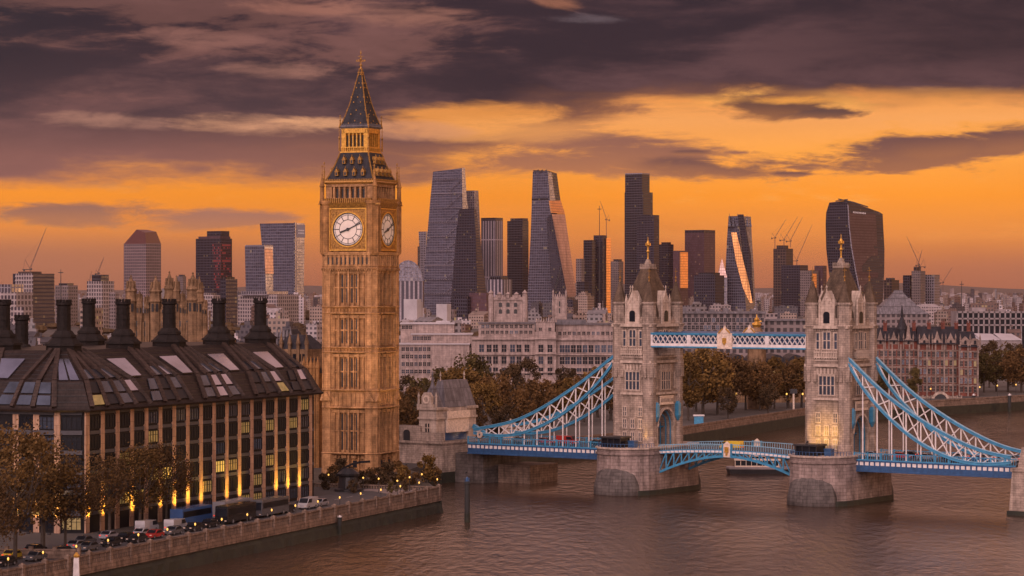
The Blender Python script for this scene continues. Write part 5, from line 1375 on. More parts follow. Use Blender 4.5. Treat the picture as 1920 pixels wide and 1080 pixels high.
# left side blocks
tower('dark glass office with white framed left half under a crane', 2600, [('block', 'glass_deep', G4(24, 62, 102, 513, 2600)), ('white_frame', 'grid_white', [(512.5, 28, 61.6, 62.4), (555, 28, 61.6, 62.4)], -3), ('roof_plant', 'construction', G4(34, 60, 78, 509, 2605, 515), 5)])
t = tower('white terraced building with stepped balconies at the left edge', 1900, [('terrace', 'white_bands' if 0 else 'grid_white', G4(-40, 30, 62, 548, 1900)), ('upper_terrace', 'glass_pale', G4(-30, 20, 44, 533, 1904, 550), 4), ('lower_terrace', 'grid_white', G4(-30, 44, 62, 576, 1890), -10)])
tower('white gridded block with a small crane on its roof', 2700, [('block', 'grid_white', G4(163, 192, 214, 527, 2700)), ('upper_block', 'glass_dark', G4(172, 190, 204, 515, 2704, 529), 4), ('wing', 'concrete_grid', G4(205, 216, 224, 548, 2690), -10)])
tower('low grey block left of the white gridded block', 2800, [('block', 'concrete_grid', G4(103, 128, 146, 535, 2800)), ('roof_plant', 'glass_dark', G4(110, 126, 138, 531, 2803, 537), 3)])
tower('small hazy block between the two left towers', 5200, [('block', 'concrete_grid', G4(332, 343, 349, 518, 5200)), ('roof_plant', 'glass_dark', G4(335, 343, 347, 515, 5203, 520), 3)])
tower('long white low building with column rows left of the leaning tower', 2900, [('block', 'grid_white', G4(446, 520, 560, 552, 2900)), ('roof_storey', 'glass_pale', G4(452, 500, 540, 546, 2904, 554), 4)])
tower('grey base block between the purple tower and glass office block', 3000, [('block', 'grid_white', G4(376, 400, 416, 553, 3000)), ('plant', 'concrete_grid', G4(380, 396, 406, 549, 3004, 555), 4)])
tower('tan windowless slab at the foot of the dark tapered tower', 2700, [('slab', 'brown_tower', G4(880, 912, 919, 549, 2700)), ('dark_block', 'glass_deep', G4(852, 876, 882, 556, 2705), 5)])
M['hazy_tan'] = plain('hazy_tan', (.20, .14, .14), .8, var=.15, scale=.05)
t = tower('bright white cube building right of the clock tower', 2200, [('cube', 'white_roof', G4(757, 782, 790, 561, 2200)), ('rear_wing', 'white_roof', G4(775, 788, 793, 566, 2210), 10)])
tower('small white cube building below the dark tapered tower', 1900, [('cube', 'white_roof', G4(818, 838, 846, 570, 1900)), ('annex', 'concrete_grid', G4(842, 850, 856, 580, 1905), 5)])
tower('white framed office with blue glass right of the dark tapered tower', 3000, [('block', 'striped', G4(914, 944, 960, 524, 3000)), ('roof_plant', 'glass_dark', G4(918, 940, 952, 517, 3004, 526), 4)])
tower('small dark block at the foot of the faceted tower', 3000, [('block', 'glass_deep', G4(1060, 1074, 1084, 562, 3000)), ('plant', 'construction', G4(1064, 1072, 1078, 558, 3003, 564), 3)])
tower('low pale office left of the orange edged tower', 3700, [('block', 'concrete_grid', G4(1080, 1090, 1096, 485, 3700)), ('lower_block', 'glass_dark', G4(1082, 1096, 1104, 528, 3650), -50)])
# glass vaulted arena
t = thing('glass_arena', 'domed glass hall with arched ribs beside the clock tower', 'building', (X(766, 3000), 3000, 0)); s_ = 3000 / F
mb = MB(); w_ = 27 * s_
for i in range(12):
    a, c = math.pi * i / 12, math.pi * (i + 1) / 12
    for yo in (0,): mb.add([(-math.cos(a) * w_, -14, Z(527, 3000) + math.sin(a) * 24), (-math.cos(c) * w_, -14, Z(527, 3000) + math.sin(c) * 24), (-math.cos(c) * w_ * .9, 40, Z(527, 3000) + math.sin(c) * 21), (-math.cos(a) * w_ * .9, 40, Z(527, 3000) + math.sin(a) * 21), (0, -14, Z(527, 3000))], [(0, 1, 2, 3), (0, 4, 1)])
obj('vault', mb, 'glass_pale', t)
mb = MB(); mb.box(-w_, w_, -14, 40, 0, Z(527, 3000)); obj('hall', mb, 'striped', t)
mb = MB()
for r_ in (1.0, .7, .45):
    for i in range(12):
        a, c = math.pi * i / 12, math.pi * (i + 1) / 12
        mb.beam((-math.cos(a) * w_ * r_, -15, Z(527, 3000) + math.sin(a) * 24 * r_), (-math.cos(c) * w_ * r_, -15, Z(527, 3000) + math.sin(c) * 24 * r_), .6)
for x in (-.6, -.2, .2, .6): mb.beam((x * w_, -15, Z(527, 3000)), (x * w_, -15, Z(527, 3000) + 24 * math.sqrt(1 - x * x)), .6)
obj('ribs', mb, 'glass_pale', t)
# pale stepped pyramid roof
t = thing('tent_roof_hall', 'pale hall with a stepped tent roof behind the red brick gables', 'building', (X(1690, 1700), 1700, 0)); s_ = 1700 / F
mb = MB(); mb.box(-52 * s_, 52 * s_, 0, 30, 0, Z(588, 1700)); obj('hall', mb, 'concrete_grid', t)
mb = MB(); P4 = lambda w_, d: [(-w_ * s_, 15 - d), (w_ * s_, 15 - d), (w_ * s_, 15 + d), (-w_ * s_, 15 + d)]

for a_, b_, y0, y1 in ((52, 34, 589, 575), (33, 20, 574, 560), (18, 10, 560, 550), (9, 7, 549, 545)): mb.frust(P4(a_, a_ * .3), Z(y0, 1700), P4(b_, b_ * .3), Z(y1, 1700)); mb.frust(P4(b_ + 1, b_ * .3 + .3), Z(y1, 1700), P4(b_ + 1, b_ * .3 + .3), Z(y1 - 1.2, 1700))
obj('tent_roof', mb, 'lead_roof', t)
# cranes
def crane(label, D, xb, yb, ym, xt, yt, side=-1):
    s_ = D / F; t = thing('tower_crane', label, 'crane', (X(xb, D), D, 0), 0, 'cranes on the skyline')
    mb = MB(); z0, zm = Z(yb, D), Z(ym, D); w_ = max(1.0, .55 * s_)
    for q in (-1, 1): mb.beam((q * w_ * .5, 0, z0), (q * w_ * .5, 0, zm), w_ * .35)
    k = max(3, int((zm - z0) / (w_ * 1.6)))
    for i in range(k): a, c = z0 + (zm - z0) * i / k, z0 + (zm - z0) * (i + 1) / k; mb.beam((-w_ * .5, 0, a), (w_ * .5, 0, c), w_ * .3)
    obj('mast', mb, 'crane_metal', t)
    tip = Vector(((xt - xb) * s_, 0, Z(yt, D))); b_ = Vector((0, 0, zm)); d = tip - b_
    mb = MB(); mb.beam(b_, tip, w_ * .55, w_ * .3); up = Vector((-d.z, 0, d.x)).normalized() * w_ * 1.1; up = up if up.z > 0 else -up
    mb.beam(b_ + up, tip, w_ * .3)
    k = 7
    for i in range(k): mb.beam(b_ + d * (i / k) + up * (1 - i / k), b_ + d * ((i + 1) / k), w_ * .22)
    obj('jib', mb, 'crane_metal', t)
    sx = -1 if tip.x > 0 else 1; L_ = d.length
    mb = MB(); mb.beam((0, 0, zm), (sx * L_ * .12, 0, zm + L_ * .22), w_ * .35); mb.beam((sx * L_ * .12, 0, zm + L_ * .22), b_ + d * .8, w_ * .12); mb.beam((sx * L_ * .12, 0, zm + L_ * .22), (sx * L_ * .16, 0, zm), w_ * .2); obj('apex_frame', mb, 'crane_metal', t)
    mb = MB(); mb.box(min(0, sx * L_ * .18), max(0, sx * L_ * .18), -w_ * .5, w_ * .5, zm - w_ * .6, zm + w_ * .2); mb.box(sx * L_ * .14 - w_ * .8, sx * L_ * .14 + w_ * .8, -w_, w_, zm - w_ * 2, zm); obj('counterweight', mb, 'dark_metal', t)
    mb = MB(); mb.cbox((-sx * w_ * 1.1, -w_ * .5, zm + w_ * .3), (w_ * 1.4, w_ * 1.4, w_ * 1.8)); obj('cab', mb, 'dark_metal', t)
    return t
crane('luffing crane on the dark office with the white frame', 2600, 57, 512, 505, 87, 427)
crane('small luffing crane on the white gridded block', 2700, 184, 516, 513, 195, 482)
crane('tall upright crane over the orange edged tower', 3900, 1137, 443, 412, 1125, 376)
crane('first of the four cranes on the half built tower, over its left side', 3900, 1453, 466, 446, 1474, 411)
crane('second of the four cranes on the half built tower, shorter', 3910, 1470, 464, 450, 1496, 406)
crane('third of the four cranes on the half built tower, steepest and highest', 3920, 1482, 464, 452, 1505, 407)
crane('fourth of the four cranes on the half built tower, over its lower block', 3870, 1494, 500, 489, 1523, 421)
crane('luffing crane on the stepped grey towers near the right horizon', 3600, 1725, 512, 500, 1700, 443)
crane('second crane on the stepped grey towers with a short tall apex', 3610, 1722, 512, 497, 1729, 468)
crane('thin lone crane right of the stepped grey towers', 4200, 1768, 545, 530, 1786, 500)
crane('tiny crane standing alone near the upright mast at left', 4300, 168, 540, 528, 172, 508)
def mast(label, x, y, D, w_=.8):
    t = thing('radio_mast', label, 'mast', (X(x, D), D, 0)); mb = MB(); mb.tube((0, 0, 0), (0, 0, Z(y, D)), w_, w_ * .4, 5); obj('pole', mb, 'dark_metal', t); mb = MB(); mb.beam((-w_ * 3, 0, Z(y + 6, D)), (w_ * 3, 0, Z(y + 6, D)), w_); obj('crossarm', mb, 'dark_metal', t)
mast('thin upright mast between the crane topped office and white block', 114, 505, 2500)
mast('thin upright mast beside the orange edged tower', 1124, 386, 3900, 1.0)
mast('thin mast near the far right horizon', 1803, 527, 3000)
# ------------------------------------------------------------------ middle distance buildings
def facade_windows(t, spots, w_, h, mat_pick, cap=100, frame='pale_stone', depth=.16):
    f = MB(); f.box(-w_ / 2 - .18, w_ / 2 + .18, -depth, .02, -.25, 0); f.box(-w_ / 2 - .12, w_ / 2 + .12, -depth, .02, h, h + .22); f.box(-w_ / 2 - .12, -w_ / 2, -depth * .7, .02, 0, h); f.box(w_ / 2, w_ / 2 + .12, -depth * .7, .02, 0, h); f.box(-.05, .05, -depth * .6, .02, 0, h); f.box(-w_ / 2, w_ / 2, -depth * .6, .02, h * .5 - .05, h * .5 + .05)
    p = MB(); p.box(-w_ / 2, w_ / 2, -depth * .35, .01, 0, h)
    f0 = None; p0 = {}
    rest_f, rest_p = MB(), MB()
    for i, (x, y, z, rz) in enumerate(spots):
        if i < cap:
            if f0 is None: f0 = obj('window', f, frame, t); o = f0
            else: o = inst(f0, t)
            o.location = (x, y, z); o.rotation_euler = (0, 0, rz); mt = mat_pick()
            if mt not in p0: p0[mt] = obj('pane', p, mt, o)
            else: inst(p0[mt], o)
        else:
            for src, dst in ((f, rest_f), (p, rest_p)):
                dst.t = Matrix.Translation((x, y, z)) @ Matrix.Rotation(rz, 4, 'Z'); dst.add(src.v, src.f); dst.t = None
    if rest_f.v:
        mb = MB(); mb.add(rest_f.v, rest_f.f); mb.cur = 1; mb.add(rest_p.v, rest_p.f); o = obj('small_windows', mb, [frame, 'dark_glass'], t); o['kind'] = 'stuff'
r5 = random.Random(21)
def pick(l=.04):
    def f():
        r = r5.random(); return 'lit_dim' if r < l else 'blue_glass' if r < .3 else 'dark_glass'
    return f
# long pale government building
GD = 1000; sg = GD / F
gx = lambda p: (p - 1020) * sg
gv = thing('government_building', 'long pale stone government building with rows of dark windows behind the trees', 'building', (X(1020, GD), GD, 0))
mb = MB()
mb.box(gx(885), gx(1003), 0, 26, 0, Z(632, GD)); mb.box(gx(1042), gx(1165), 0, 26, 0, Z(634, GD)); mb.box(gx(1003), gx(1042), -2.5, 26, 0, Z(622, GD)); obj('wall', mb, 'pale_stone', gv)
mb = MB(); mb.box(gx(897), gx(1003), 4, 24, Z(632, GD), Z(607, GD)); mb.box(gx(1042), gx(1165), 4, 24, Z(634, GD), Z(609, GD)); mb.box(gx(1005), gx(1040), -1.5, 20, Z(622, GD), Z(604, GD)); obj('attic_storey', mb, 'pale_stone', gv)
mb = MB(); mb.box(gx(895), gx(1004), 3.2, 25, Z(607, GD), Z(605, GD)); mb.box(gx(1042), gx(1166), 3.2, 25, Z(609, GD), Z(607, GD)); mb.box(gx(1042), gx(1100), 8, 22, Z(607, GD), Z(600, GD)); obj('roof', mb, 'lead_roof', gv)
for y in (634, 662, 697):
    mb = MB(); mb.box(gx(884), gx(1003), -.9, 0, Z(y + 3, GD), Z(y, GD)); mb.box(gx(1042), gx(1165), -.9, 0, Z(y + 4, GD), Z(y + 1, GD)); mb.box(gx(1002), gx(1043), -3.4, -2.5, Z(y + 2, GD), Z(y - 1, GD)); obj('cornice', mb, 'pale_stone', gv)
mb = MB()
for i in range(9): mb.lathe(gx(1006) + i * .95, -1.6, [(.35, Z(604, GD)), (.3, Z(600, GD)), (.1, Z(596.5 - (i % 3), GD))], 5)
obj('roof_statuary', mb, 'pale_stone', gv)
sp_ = []
for y in (660, 682, 703): sp_ += [(gx(x), -.02, Z(y, GD), 0) for x in (903, 917, 929, 945, 961, 973, 988)] + [(gx(x), -2.52, Z(y, GD), 0) for x in (1014, 1031)] + [(gx(x), -.02, Z(y + 1, GD), 0) for x in (1054, 1064, 1075, 1086, 1097, 1108, 1120, 1132, 1144)]
facade_windows(gv, sp_, 1.85, 2.9, pick(.0))
sp_ = [(gx(x), 3.98, Z(626, GD), 0) for x in range(905, 1000, 9)] + [(gx(x), 3.98, Z(628, GD), 0) for x in range(1050, 1150, 9)] + [(gx(x), -1.52, Z(620, GD), 0) for x in (1013, 1031)] + [(gx(x), 3.98, Z(615, GD), 0) for x in range(905, 1000, 9)]
facade_windows(gv, sp_, 1.15, 1.2, pick(.0), cap=100 - 54)
# west range, lower and farther left
wg = thing('office_range', 'low pale stepped office range between the clock tower and government building', 'building', (X(820, 1050), 1050, 0)); s_ = 1050 / F
q = lambda p: (p - 820) * s_
mb = MB(); mb.box(q(748), q(880), 0, 20, 0, Z(646, 1050)); mb.box(q(770), q(885), 6, 26, 0, Z(628, 1050)); mb.box(q(748), q(850), 16, 34, 0, Z(609, 1050)); mb.box(q(810), q(886), 3, 20, 0, Z(640, 1050)); obj('wall', mb, 'pale_stone', wg)
mb = MB(); mb.box(q(747), q(851), 15.4, 35, Z(609, 1050), Z(606, 1050)); mb.box(q(769), q(886), 5.4, 27, Z(628, 1050), Z(626, 1050)); mb.box(q(747), q(881), -.6, 21, Z(646, 1050), Z(644, 1050)); mb.box(q(815), q(842), 18, 30, Z(609, 1050), Z(603, 1050)); obj('roof', mb, 'white_roof', wg)
sp_ = [(q(x), 15.98, Z(618, 1050), 0) for x in range(753, 768, 7)] + [(q(x), -.02, Z(y, 1050), 0) for y in (658, 672) for x in range(756, 808, 8)] + [(q(x), 5.98, Z(638, 1050), 0) for x in range(776, 808, 7)] + [(q(x), 2.98, Z(y, 1050), 0) for y in (652, 667, 682, 697) for x in range(816, 884, 8)] + [(q(x), -.02, Z(y, 1050), 0) for y in (686, 700) for x in range(756, 808, 8)]
facade_windows(wg, sp_, 1.3, 1.5, pick(.02))
# square stone towers behind it
def crowned_tower(name, label, px0, px1, ytop, ybase, D, mat, pins=4, cat='tower'):
    s_ = D / F; w_ = (px1 - px0) / 2 * s_; t = thing(name, label, cat, (X((px0 + px1) / 2, D), D, 0)); zt = Z(ytop + 10, D)
    mb = MB(); mb.box(-w_, w_, -w_, w_, 0, zt)
    for x in (-w_, w_): mb.lathe(x, -w_, [(w_ * .16, 0), (w_ * .16, zt + 1)], 8)
    obj('wall', mb, mat, t)
    mb = MB(); mb.box(-w_ * 1.06, w_ * 1.06, -w_ * 1.06, w_ * 1.06, zt - 1.2, zt - .5)
    for i in range(7): x = -w_ + 2 * w_ * i / 6; mb.box(x - w_ * .08, x + w_ * .08, -w_ * 1.02, -w_ * .9, zt - .5, zt + .9)
    obj('parapet', mb, mat, t)
    for i in range(pins):
        x = -w_ + 2 * w_ * i / (pins - 1); h = Z(ytop - (4 if i in (0, pins - 1) else 0), D)
        mb = MB(); mb.lathe(0, 0, [(w_ * .12, zt - .5), (w_ * .13, zt + (h - zt) * .5), (w_ * .17, zt + (h - zt) * .55), (.05, h)], 6); o = obj('pinnacle', mb, mat, t); o.location = (x, -w_, 0)
    for k, y in enumerate((.16, .42)):
        for x in (-.45, 0, .45) if w_ > 3 else (0,):
            mb = MB(); mb.arch(x * w_, -w_ - .12, -w_ + .3, zt - (zt - Z(ybase, D)) * (y + .22), w_ * .2, (zt - Z(ybase, D)) * .22); obj('belfry_opening', mb, 'black_paint', t)
    return t
crowned_tower('stone_tower', 'square pale stone tower with pinnacles above the government building roof', 921, 984, 547, 605, 1080, 'pale_stone', 5)
crowned_tower('stone_tower', 'slim pale stone tower with pinnacles right of the square one', 1037, 1061, 546, 605, 1090, 'pale_stone', 3)
# gothic palace behind the office building
PD = 690; s_ = PD / F; pq = lambda p: (p - 308) * s_
pal = thing('gothic_palace', 'golden brown gothic palace with clustered pinnacled turrets behind the office building chimneys', 'palace', (X(308, PD), PD, 0))
mb = MB(); mb.box(pq(238), pq(298), 0, 14, 0, Z(588, PD)); mb.box(pq(298), pq(330), -1, 16, 0, Z(580, PD)); mb.box(pq(326), pq(378), 0, 14, 0, Z(592, PD)); mb.box(pq(205), pq(420), 4, 30, 0, Z(640, PD))
for i in range(28): x = pq(239) + i * (pq(377) - pq(239)) / 27; mb.box(x - .16, x + .16, -1.25, -.9 + .9, 0, Z(600 if i % 2 else 604, PD))
obj('wall', mb, 'palace_stone', pal)
for x, yt, r_ in ((246, 515, 1.5), (262, 545, .9), (292, 517, 1.6), (276, 552, .8), (318, 508, 1.35), (331, 516, 1.1), (342, 545, .8), (362, 510, 1.6), (374, 518, 1.2), (308, 556, .8), (350, 560, .7), (384, 560, .8)):
    mb = MB(); z1 = Z(yt, PD); zb_ = Z(590, PD); h = z1 - zb_
    mb.lathe(0, 0, [(r_, 0), (r_, zb_ + h * .3), (r_ * 1.2, zb_ + h * .34), (r_ * 1.05, zb_ + h * .4), (r_ * .95, zb_ + h * .55), (r_ * 1.15, zb_ + h * .6), (r_ * .75, zb_ + h * .68), (r_ * .5, zb_ + h * .82), (r_ * .12, zb_ + h * .95), (r_ * .22, zb_ + h * .97), (.02, z1)], 8)
    for k in range(8):
        a = k * math.pi / 4
        for f in (.62, .72, .80): mb.cbox((math.cos(a) * r_ * (1.5 - f), math.sin(a) * r_ * (1.5 - f), zb_ + h * f), (.35, .35, .9), a)
    o = obj('turret', mb, 'palace_stone', pal); o.location = (pq(x), -.4, 0)
    mb = MB()
    for k in (4.5, 5.5, 6.5): a = k * math.pi / 4; mb.cbox((math.cos(a) * r_ * .95, math.sin(a) * r_ * .95, zb_ + h * .18), (.25, r_ * .4, h * .2), a)
    obj('turret_opening', mb, 'black_paint', o)
for i in range(9):
    for y in (622, 604):
        mb = MB(); mb.arch(pq(244 + i * 15.5), -1.1, .2, Z(y + 8, PD), .8, 1.9); obj('window', mb, 'black_paint', pal)
# old brown range left of the clock tower
for lab, l, m_, r, y, D, mat in (('brown stone range with small pinnacles between office building and clock tower', 512, 575, 612, 655, 640, 'palace_stone'), ('grey hip roofed hall seen over the office roof', 520, 545, 575, 640, 760, 'lead_roof'), ('brown range hugging the foot of the clock tower', 570, 596, 606, 700, 605, 'honey_dark')):
    t = thing('stone_range', lab, 'building', (X(m_, D), D, 0)); mb = prism(G4(l, m_, r, y, D), D); mb.v = [(p[0] - t.location.x, p[1] - t.location.y, p[2]) for p in mb.v]; obj('wall', mb, mat, t)
    p = foot4(l, m_, r, D); mb = MB(); zt = Z(y, D); c = (sum(a[0] for a in p) / 4, sum(a[1] for a in p) / 4)
    mb.frust([(a[0] - t.location.x, a[1] - t.location.y) for a in p], zt, [((a[0] * .4 + c[0] * .6) - t.location.x, (a[1] * .4 + c[1] * .6) - t.location.y) for a in p], zt + 3.5); obj('roof', mb, 'slate', t)
    for k in range(5):
        a = Vector(p[3]).lerp(Vector(p[0]), k / 4); mb = MB(); mb.lathe(0, 0, [(.5, 0), (.45, zt + 1), (.6, zt + 1.4), (.05, zt + 4)], 6); o = obj('pinnacle', mb, mat, t); o.location = (a.x - t.location.x, a.y - t.location.y - .2, 0)
    for k in range(7):
        for zz in (3, 6.5):
            a = Vector(p[3]).lerp(Vector(p[0]), (k + .5) / 7); mb = MB(); mb.box(-.5, .5, -.15, .3, zt - zz, zt - zz + 1.8); o = obj('window', mb, 'dark_glass', t); o.location = (a.x - t.location.x, a.y - t.location.y, 0); o.rotation_euler = (0, 0, -TH)
# long dark hall roofs behind the walkway
t = thing('arched_hall', 'long low hall with rounded dark roofs behind the walkway', 'building', (X(1440, 950), 950, 0)); s_ = 950 / F
mb = MB(); mb.box(-75 * s_, 75 * s_, 0, 24, 0, Z(690, 950)); obj('wall', mb, 'palace_stone', t)
for k in range(4):
    mb = MB(); c = (-55 + k * 36) * s_
    for i in range(8):
        a, e = math.pi * i / 8, math.pi * (i + 1) / 8
        mb.add([(c - math.cos(a) * 18 * s_, -.6, Z(690, 950) + math.sin(a) * 5), (c - math.cos(e) * 18 * s_, -.6, Z(690, 950) + math.sin(e) * 5), (c - math.cos(e) * 18 * s_, 24, Z(690, 950) + math.sin(e) * 5), (c - math.cos(a) * 18 * s_, 24, Z(690, 950) + math.sin(a) * 5), (c, -.6, Z(690, 950))], [(0, 1, 2, 3), (0, 4, 1)])
    obj('vaulted_roof', mb, 'slate', t)
facade_windows(t, [((-65 + i * 13) * s_, -.02, Z(y, 950), 0) for i in range(11) for y in (718, 705)], 1.3, 1.8, pick(.05), frame='palace_stone')
t = thing('dark_terrace', 'long dark flat roofed terrace above the walkway between the bridge towers', 'building', (X(1395, 1350), 1350, 0)); s_ = 1350 / F
mb = MB(); mb.box(-125 * s_, 40 * s_, 0, 30, 0, Z(588, 1350)); mb.box(40 * s_, 125 * s_, 5, 30, 0, Z(602, 1350)); obj('wall', mb, 'concrete_grid', t)
mb = MB(); mb.box(-127 * s_, 41 * s_, -1, 31, Z(588, 1350), Z(584, 1350)); mb.box(41 * s_, 127 * s_, 4, 31, Z(602, 1350), Z(599, 1350))
for i in range(6): mb.box((-115 + i * 26) * s_, (-105 + i * 26) * s_, 6, 14, Z(584, 1350), Z(578 + (i % 3), 1350))
obj('roof', mb, 'lead_roof', t)
facade_windows(t, [((-118 + i * 7.6) * s_, -.02, Z(y, 1350), 0) for y in (604, 618, 632) for i in range(21)], 1.6, 2.2, pick(.03), frame='concrete')
# gilded statue on a dome
t = thing('gilded_dome', 'small stone cupola topped by a gilded figure above the walkway', 'dome', (X(1419, 900), 900, 0))
mb = MB(); mb.lathe(0, 0, [(3.4, 0), (3.2, Z(640, 900)), (3.5, Z(638, 900)), (3.0, Z(628, 900)), (1.9, Z(618, 900)), (1.1, Z(613, 900))], 12); obj('cupola', mb, 'palace_stone', t)
mb = MB(); mb.lathe(0, 0, [(1.2, Z(614, 900)), (1.7, Z(609, 900)), (.8, Z(603, 900)), (1.0, Z(599, 900)), (.25, Z(594, 900)), (.1, Z(589, 900))], 8); mb.beam((-1.6, 0, Z(607, 900)), (1.6, 0, Z(602, 900)), .5); obj('gilded_figure', mb, 'gold', t)
# red brick mansion block with stone bands and gables
BDp = 1010; s_ = BDp / F; bq = lambda p: (p - 1735) * s_
bk_ = thing('brick_mansion', 'red brick and stone mansion with pointed gables and dark roofs on the far bank', 'building', (X(1735, BDp), BDp, 0), R(-6))
mb = MB(); mb.box(bq(1640), bq(1724), 2, 24, 0, Z(640, BDp)); mb.box(bq(1720), bq(1800), 0, 24, 0, Z(645, BDp)); mb.box(bq(1796), bq(1832), -3, 20, 0, Z(650, BDp)); obj('wall', mb, 'red_brick', bk_)
for y in (655, 671, 687, 703, 719):
    mb = MB(); mb.box(bq(1640), bq(1724), 1.7, 2, Z(y + 2, BDp), Z(y, BDp)); mb.box(bq(1719.5), bq(1800), -.3, 0, Z(y + 3, BDp), Z(y + 1, BDp)); mb.box(bq(1795), bq(1833), -3.3, -3, Z(y + 4, BDp), Z(y + 2, BDp)); obj('stone_band', mb, 'mansion_trim', bk_)
mb = MB(); mb.frust([(bq(1640), 1), (bq(1720), 1), (bq(1720), 24), (bq(1640), 24)], Z(640, BDp), [(bq(1640), 11), (bq(1720), 11), (bq(1720), 15), (bq(1640), 15)], Z(615, BDp)); mb.frust([(bq(1720), -1), (bq(1800), -1), (bq(1800), 24), (bq(1720), 24)], Z(645, BDp), [(bq(1722), 10), (bq(1798), 10), (bq(1798), 15), (bq(1722), 15)], Z(613, BDp)); mb.frust([(bq(1795), -4), (bq(1833), -4), (bq(1833), 20), (bq(1795), 20)], Z(650, BDp), [(bq(1798), 5), (bq(1826), 5), (bq(1826), 12), (bq(1798), 12)], Z(622, BDp)); obj('roof', mb, 'slate', bk_)
for x, yt, y in ((1652, 618, 1.8), (1677, 622, 1.8), (1704, 600, 1.8), (1733, 625, -.2), (1757, 620, -.2), (1782, 624, -.2), (1808, 630, -3.2), (1826, 634, -3.2)):
    mb = MB(); z0, z1 = Z(646, BDp), Z(yt, BDp); w_ = 1.9
    mb.ext([(-w_, 0, z0), (w_, 0, z0), (w_, 0, z0 + 1.5), (w_ * .5, 0, z0 + 2.4), (0, 0, z1), (-w_ * .5, 0, z0 + 2.4), (-w_, 0, z0 + 1.5)], (0, 2.0, 0))
    for q_ in (-1, 1): mb.lathe(q_ * w_, -.1, [(.3, z0 - 2), (.25, z0 + 2.2), (.4, z0 + 2.5), (.02, z0 + 4.4)], 6)
    o = obj('gable', mb, 'mansion_trim', bk_); o.location = (bq(x), y, 0)
    mb = MB(); mb.arch(0, -.12, .1, z0 + .2, .9, 1.9); obj('gable_window', mb, 'dark_glass', o)
for x in (1662, 1690, 1716, 1744, 1770, 1795, 1818):
    mb = MB(); mb.box(-.7, .7, -.6, .6, Z(640, BDp), Z(608, BDp)); mb.box(-.85, .85, -.75, .75, Z(608, BDp), Z(606, BDp))
    for k in (-.4, .4): mb.lathe(k, 0, [(.2, Z(606, BDp)), (.16, Z(602, BDp))], 6)
    o = obj('chimney', mb, 'red_brick', bk_); o.location = (bq(x), 9, 0)
mb = MB(); mb.frust(ring(2.4), Z(640, BDp), ring(2.2), Z(618, BDp)); mb.lathe(0, 0, [(2.5, Z(618, BDp)), (1.4, Z(606, BDp)), (.5, Z(594, BDp)), (.7, Z(592, BDp)), (.1, Z(572, BDp))], 8); o = obj('corner_spire', mb, 'slate', bk_); o.location = (bq(1693), 6, 0)
sp_ = []
for y in (668, 684, 700, 716, 732): sp_ += [(bq(x), 1.98, Z(y, BDp), 0) for x in range(1646, 1719, 8)] + [(bq(x), -.02, Z(y + 1, BDp), 0) for x in range(1726, 1796, 8)] + [(bq(x), -3.02, Z(y + 2, BDp), 0) for x in (1801, 1809, 1817, 1826)]
facade_windows(bk_, sp_, .95, 2.0, pick(.04), frame='mansion_trim', depth=.3)
mb = MB()
for x, y in [(a, 1.8) for a in range(1642, 1722, 16)] + [(a, -.2) for a in range(1722, 1800, 16)] + [(a, -3.2) for a in (1797, 1813, 1831)]: mb.box(bq(x) - .3, bq(x) + .3, y - .4, y + .1, 0, Z(646, BDp))
obj('stone_piers', mb, 'mansion_trim', bk_)
t = thing('concrete_block', 'long low concrete building with open dark floors near the right edge', 'building', (X(1865, 1500), 1500, 0)); s_ = 1500 / F
mb = MB()
for y in (584, 596, 608): mb.box(-70 * s_, 120 * s_, 0, 20, Z(y + 3, 1500), Z(y, 1500))
for i in range(20): mb.box((-70 + i * 10) * s_ - .4, (-70 + i * 10) * s_ + .4, 0, 20, 0, Z(584, 1500))
obj('frame', mb, 'concrete', t); mb = MB(); mb.box(-69 * s_, 119 * s_, 1, 19, 0, Z(586, 1500)); obj('glazing', mb, 'dark_glass', t)
mb = MB(); mb.box(-40 * s_, -15 * s_, 4, 14, Z(584, 1500), Z(577, 1500)); mb.box(10 * s_, 24 * s_, 4, 14, Z(584, 1500), Z(580, 1500)); obj('roof_plant', mb, 'concrete', t)
for i, (x, lb) in enumerate(((1822, 'pale pitched shed roof beside the brick mansion'), (1858, 'middle pale shed roof of the row right of the brick mansion'), (1896, 'pale shed roof of the row nearest the picture edge at right'))):
    t = thing('shed', lb, 'shed', (X(x, 1250), 1250, 0), R(12), 'pale sheds at the right'); w_ = 19 * 1250 / F
    mb = MB(); mb.box(-w_, w_, 0, 22, 0, Z(637, 1250)); obj('wall', mb, 'concrete', t)
    mb = MB(); mb.ext([(-w_ - .3, -.4, Z(638, 1250)), (w_ + .3, -.4, Z(638, 1250)), (w_ * .9, 10, Z(628, 1250)), (-w_ * .95, 10, Z(627, 1250))], (0, .1, .4)); mb.ext([(-w_ * .95, 10, Z(627, 1250)), (w_ * .9, 10, Z(628, 1250)), (w_, 22, Z(638, 1250)), (-w_, 22, Z(638, 1250))], (0, .1, .4)); obj('roof', mb, 'white_roof', t)
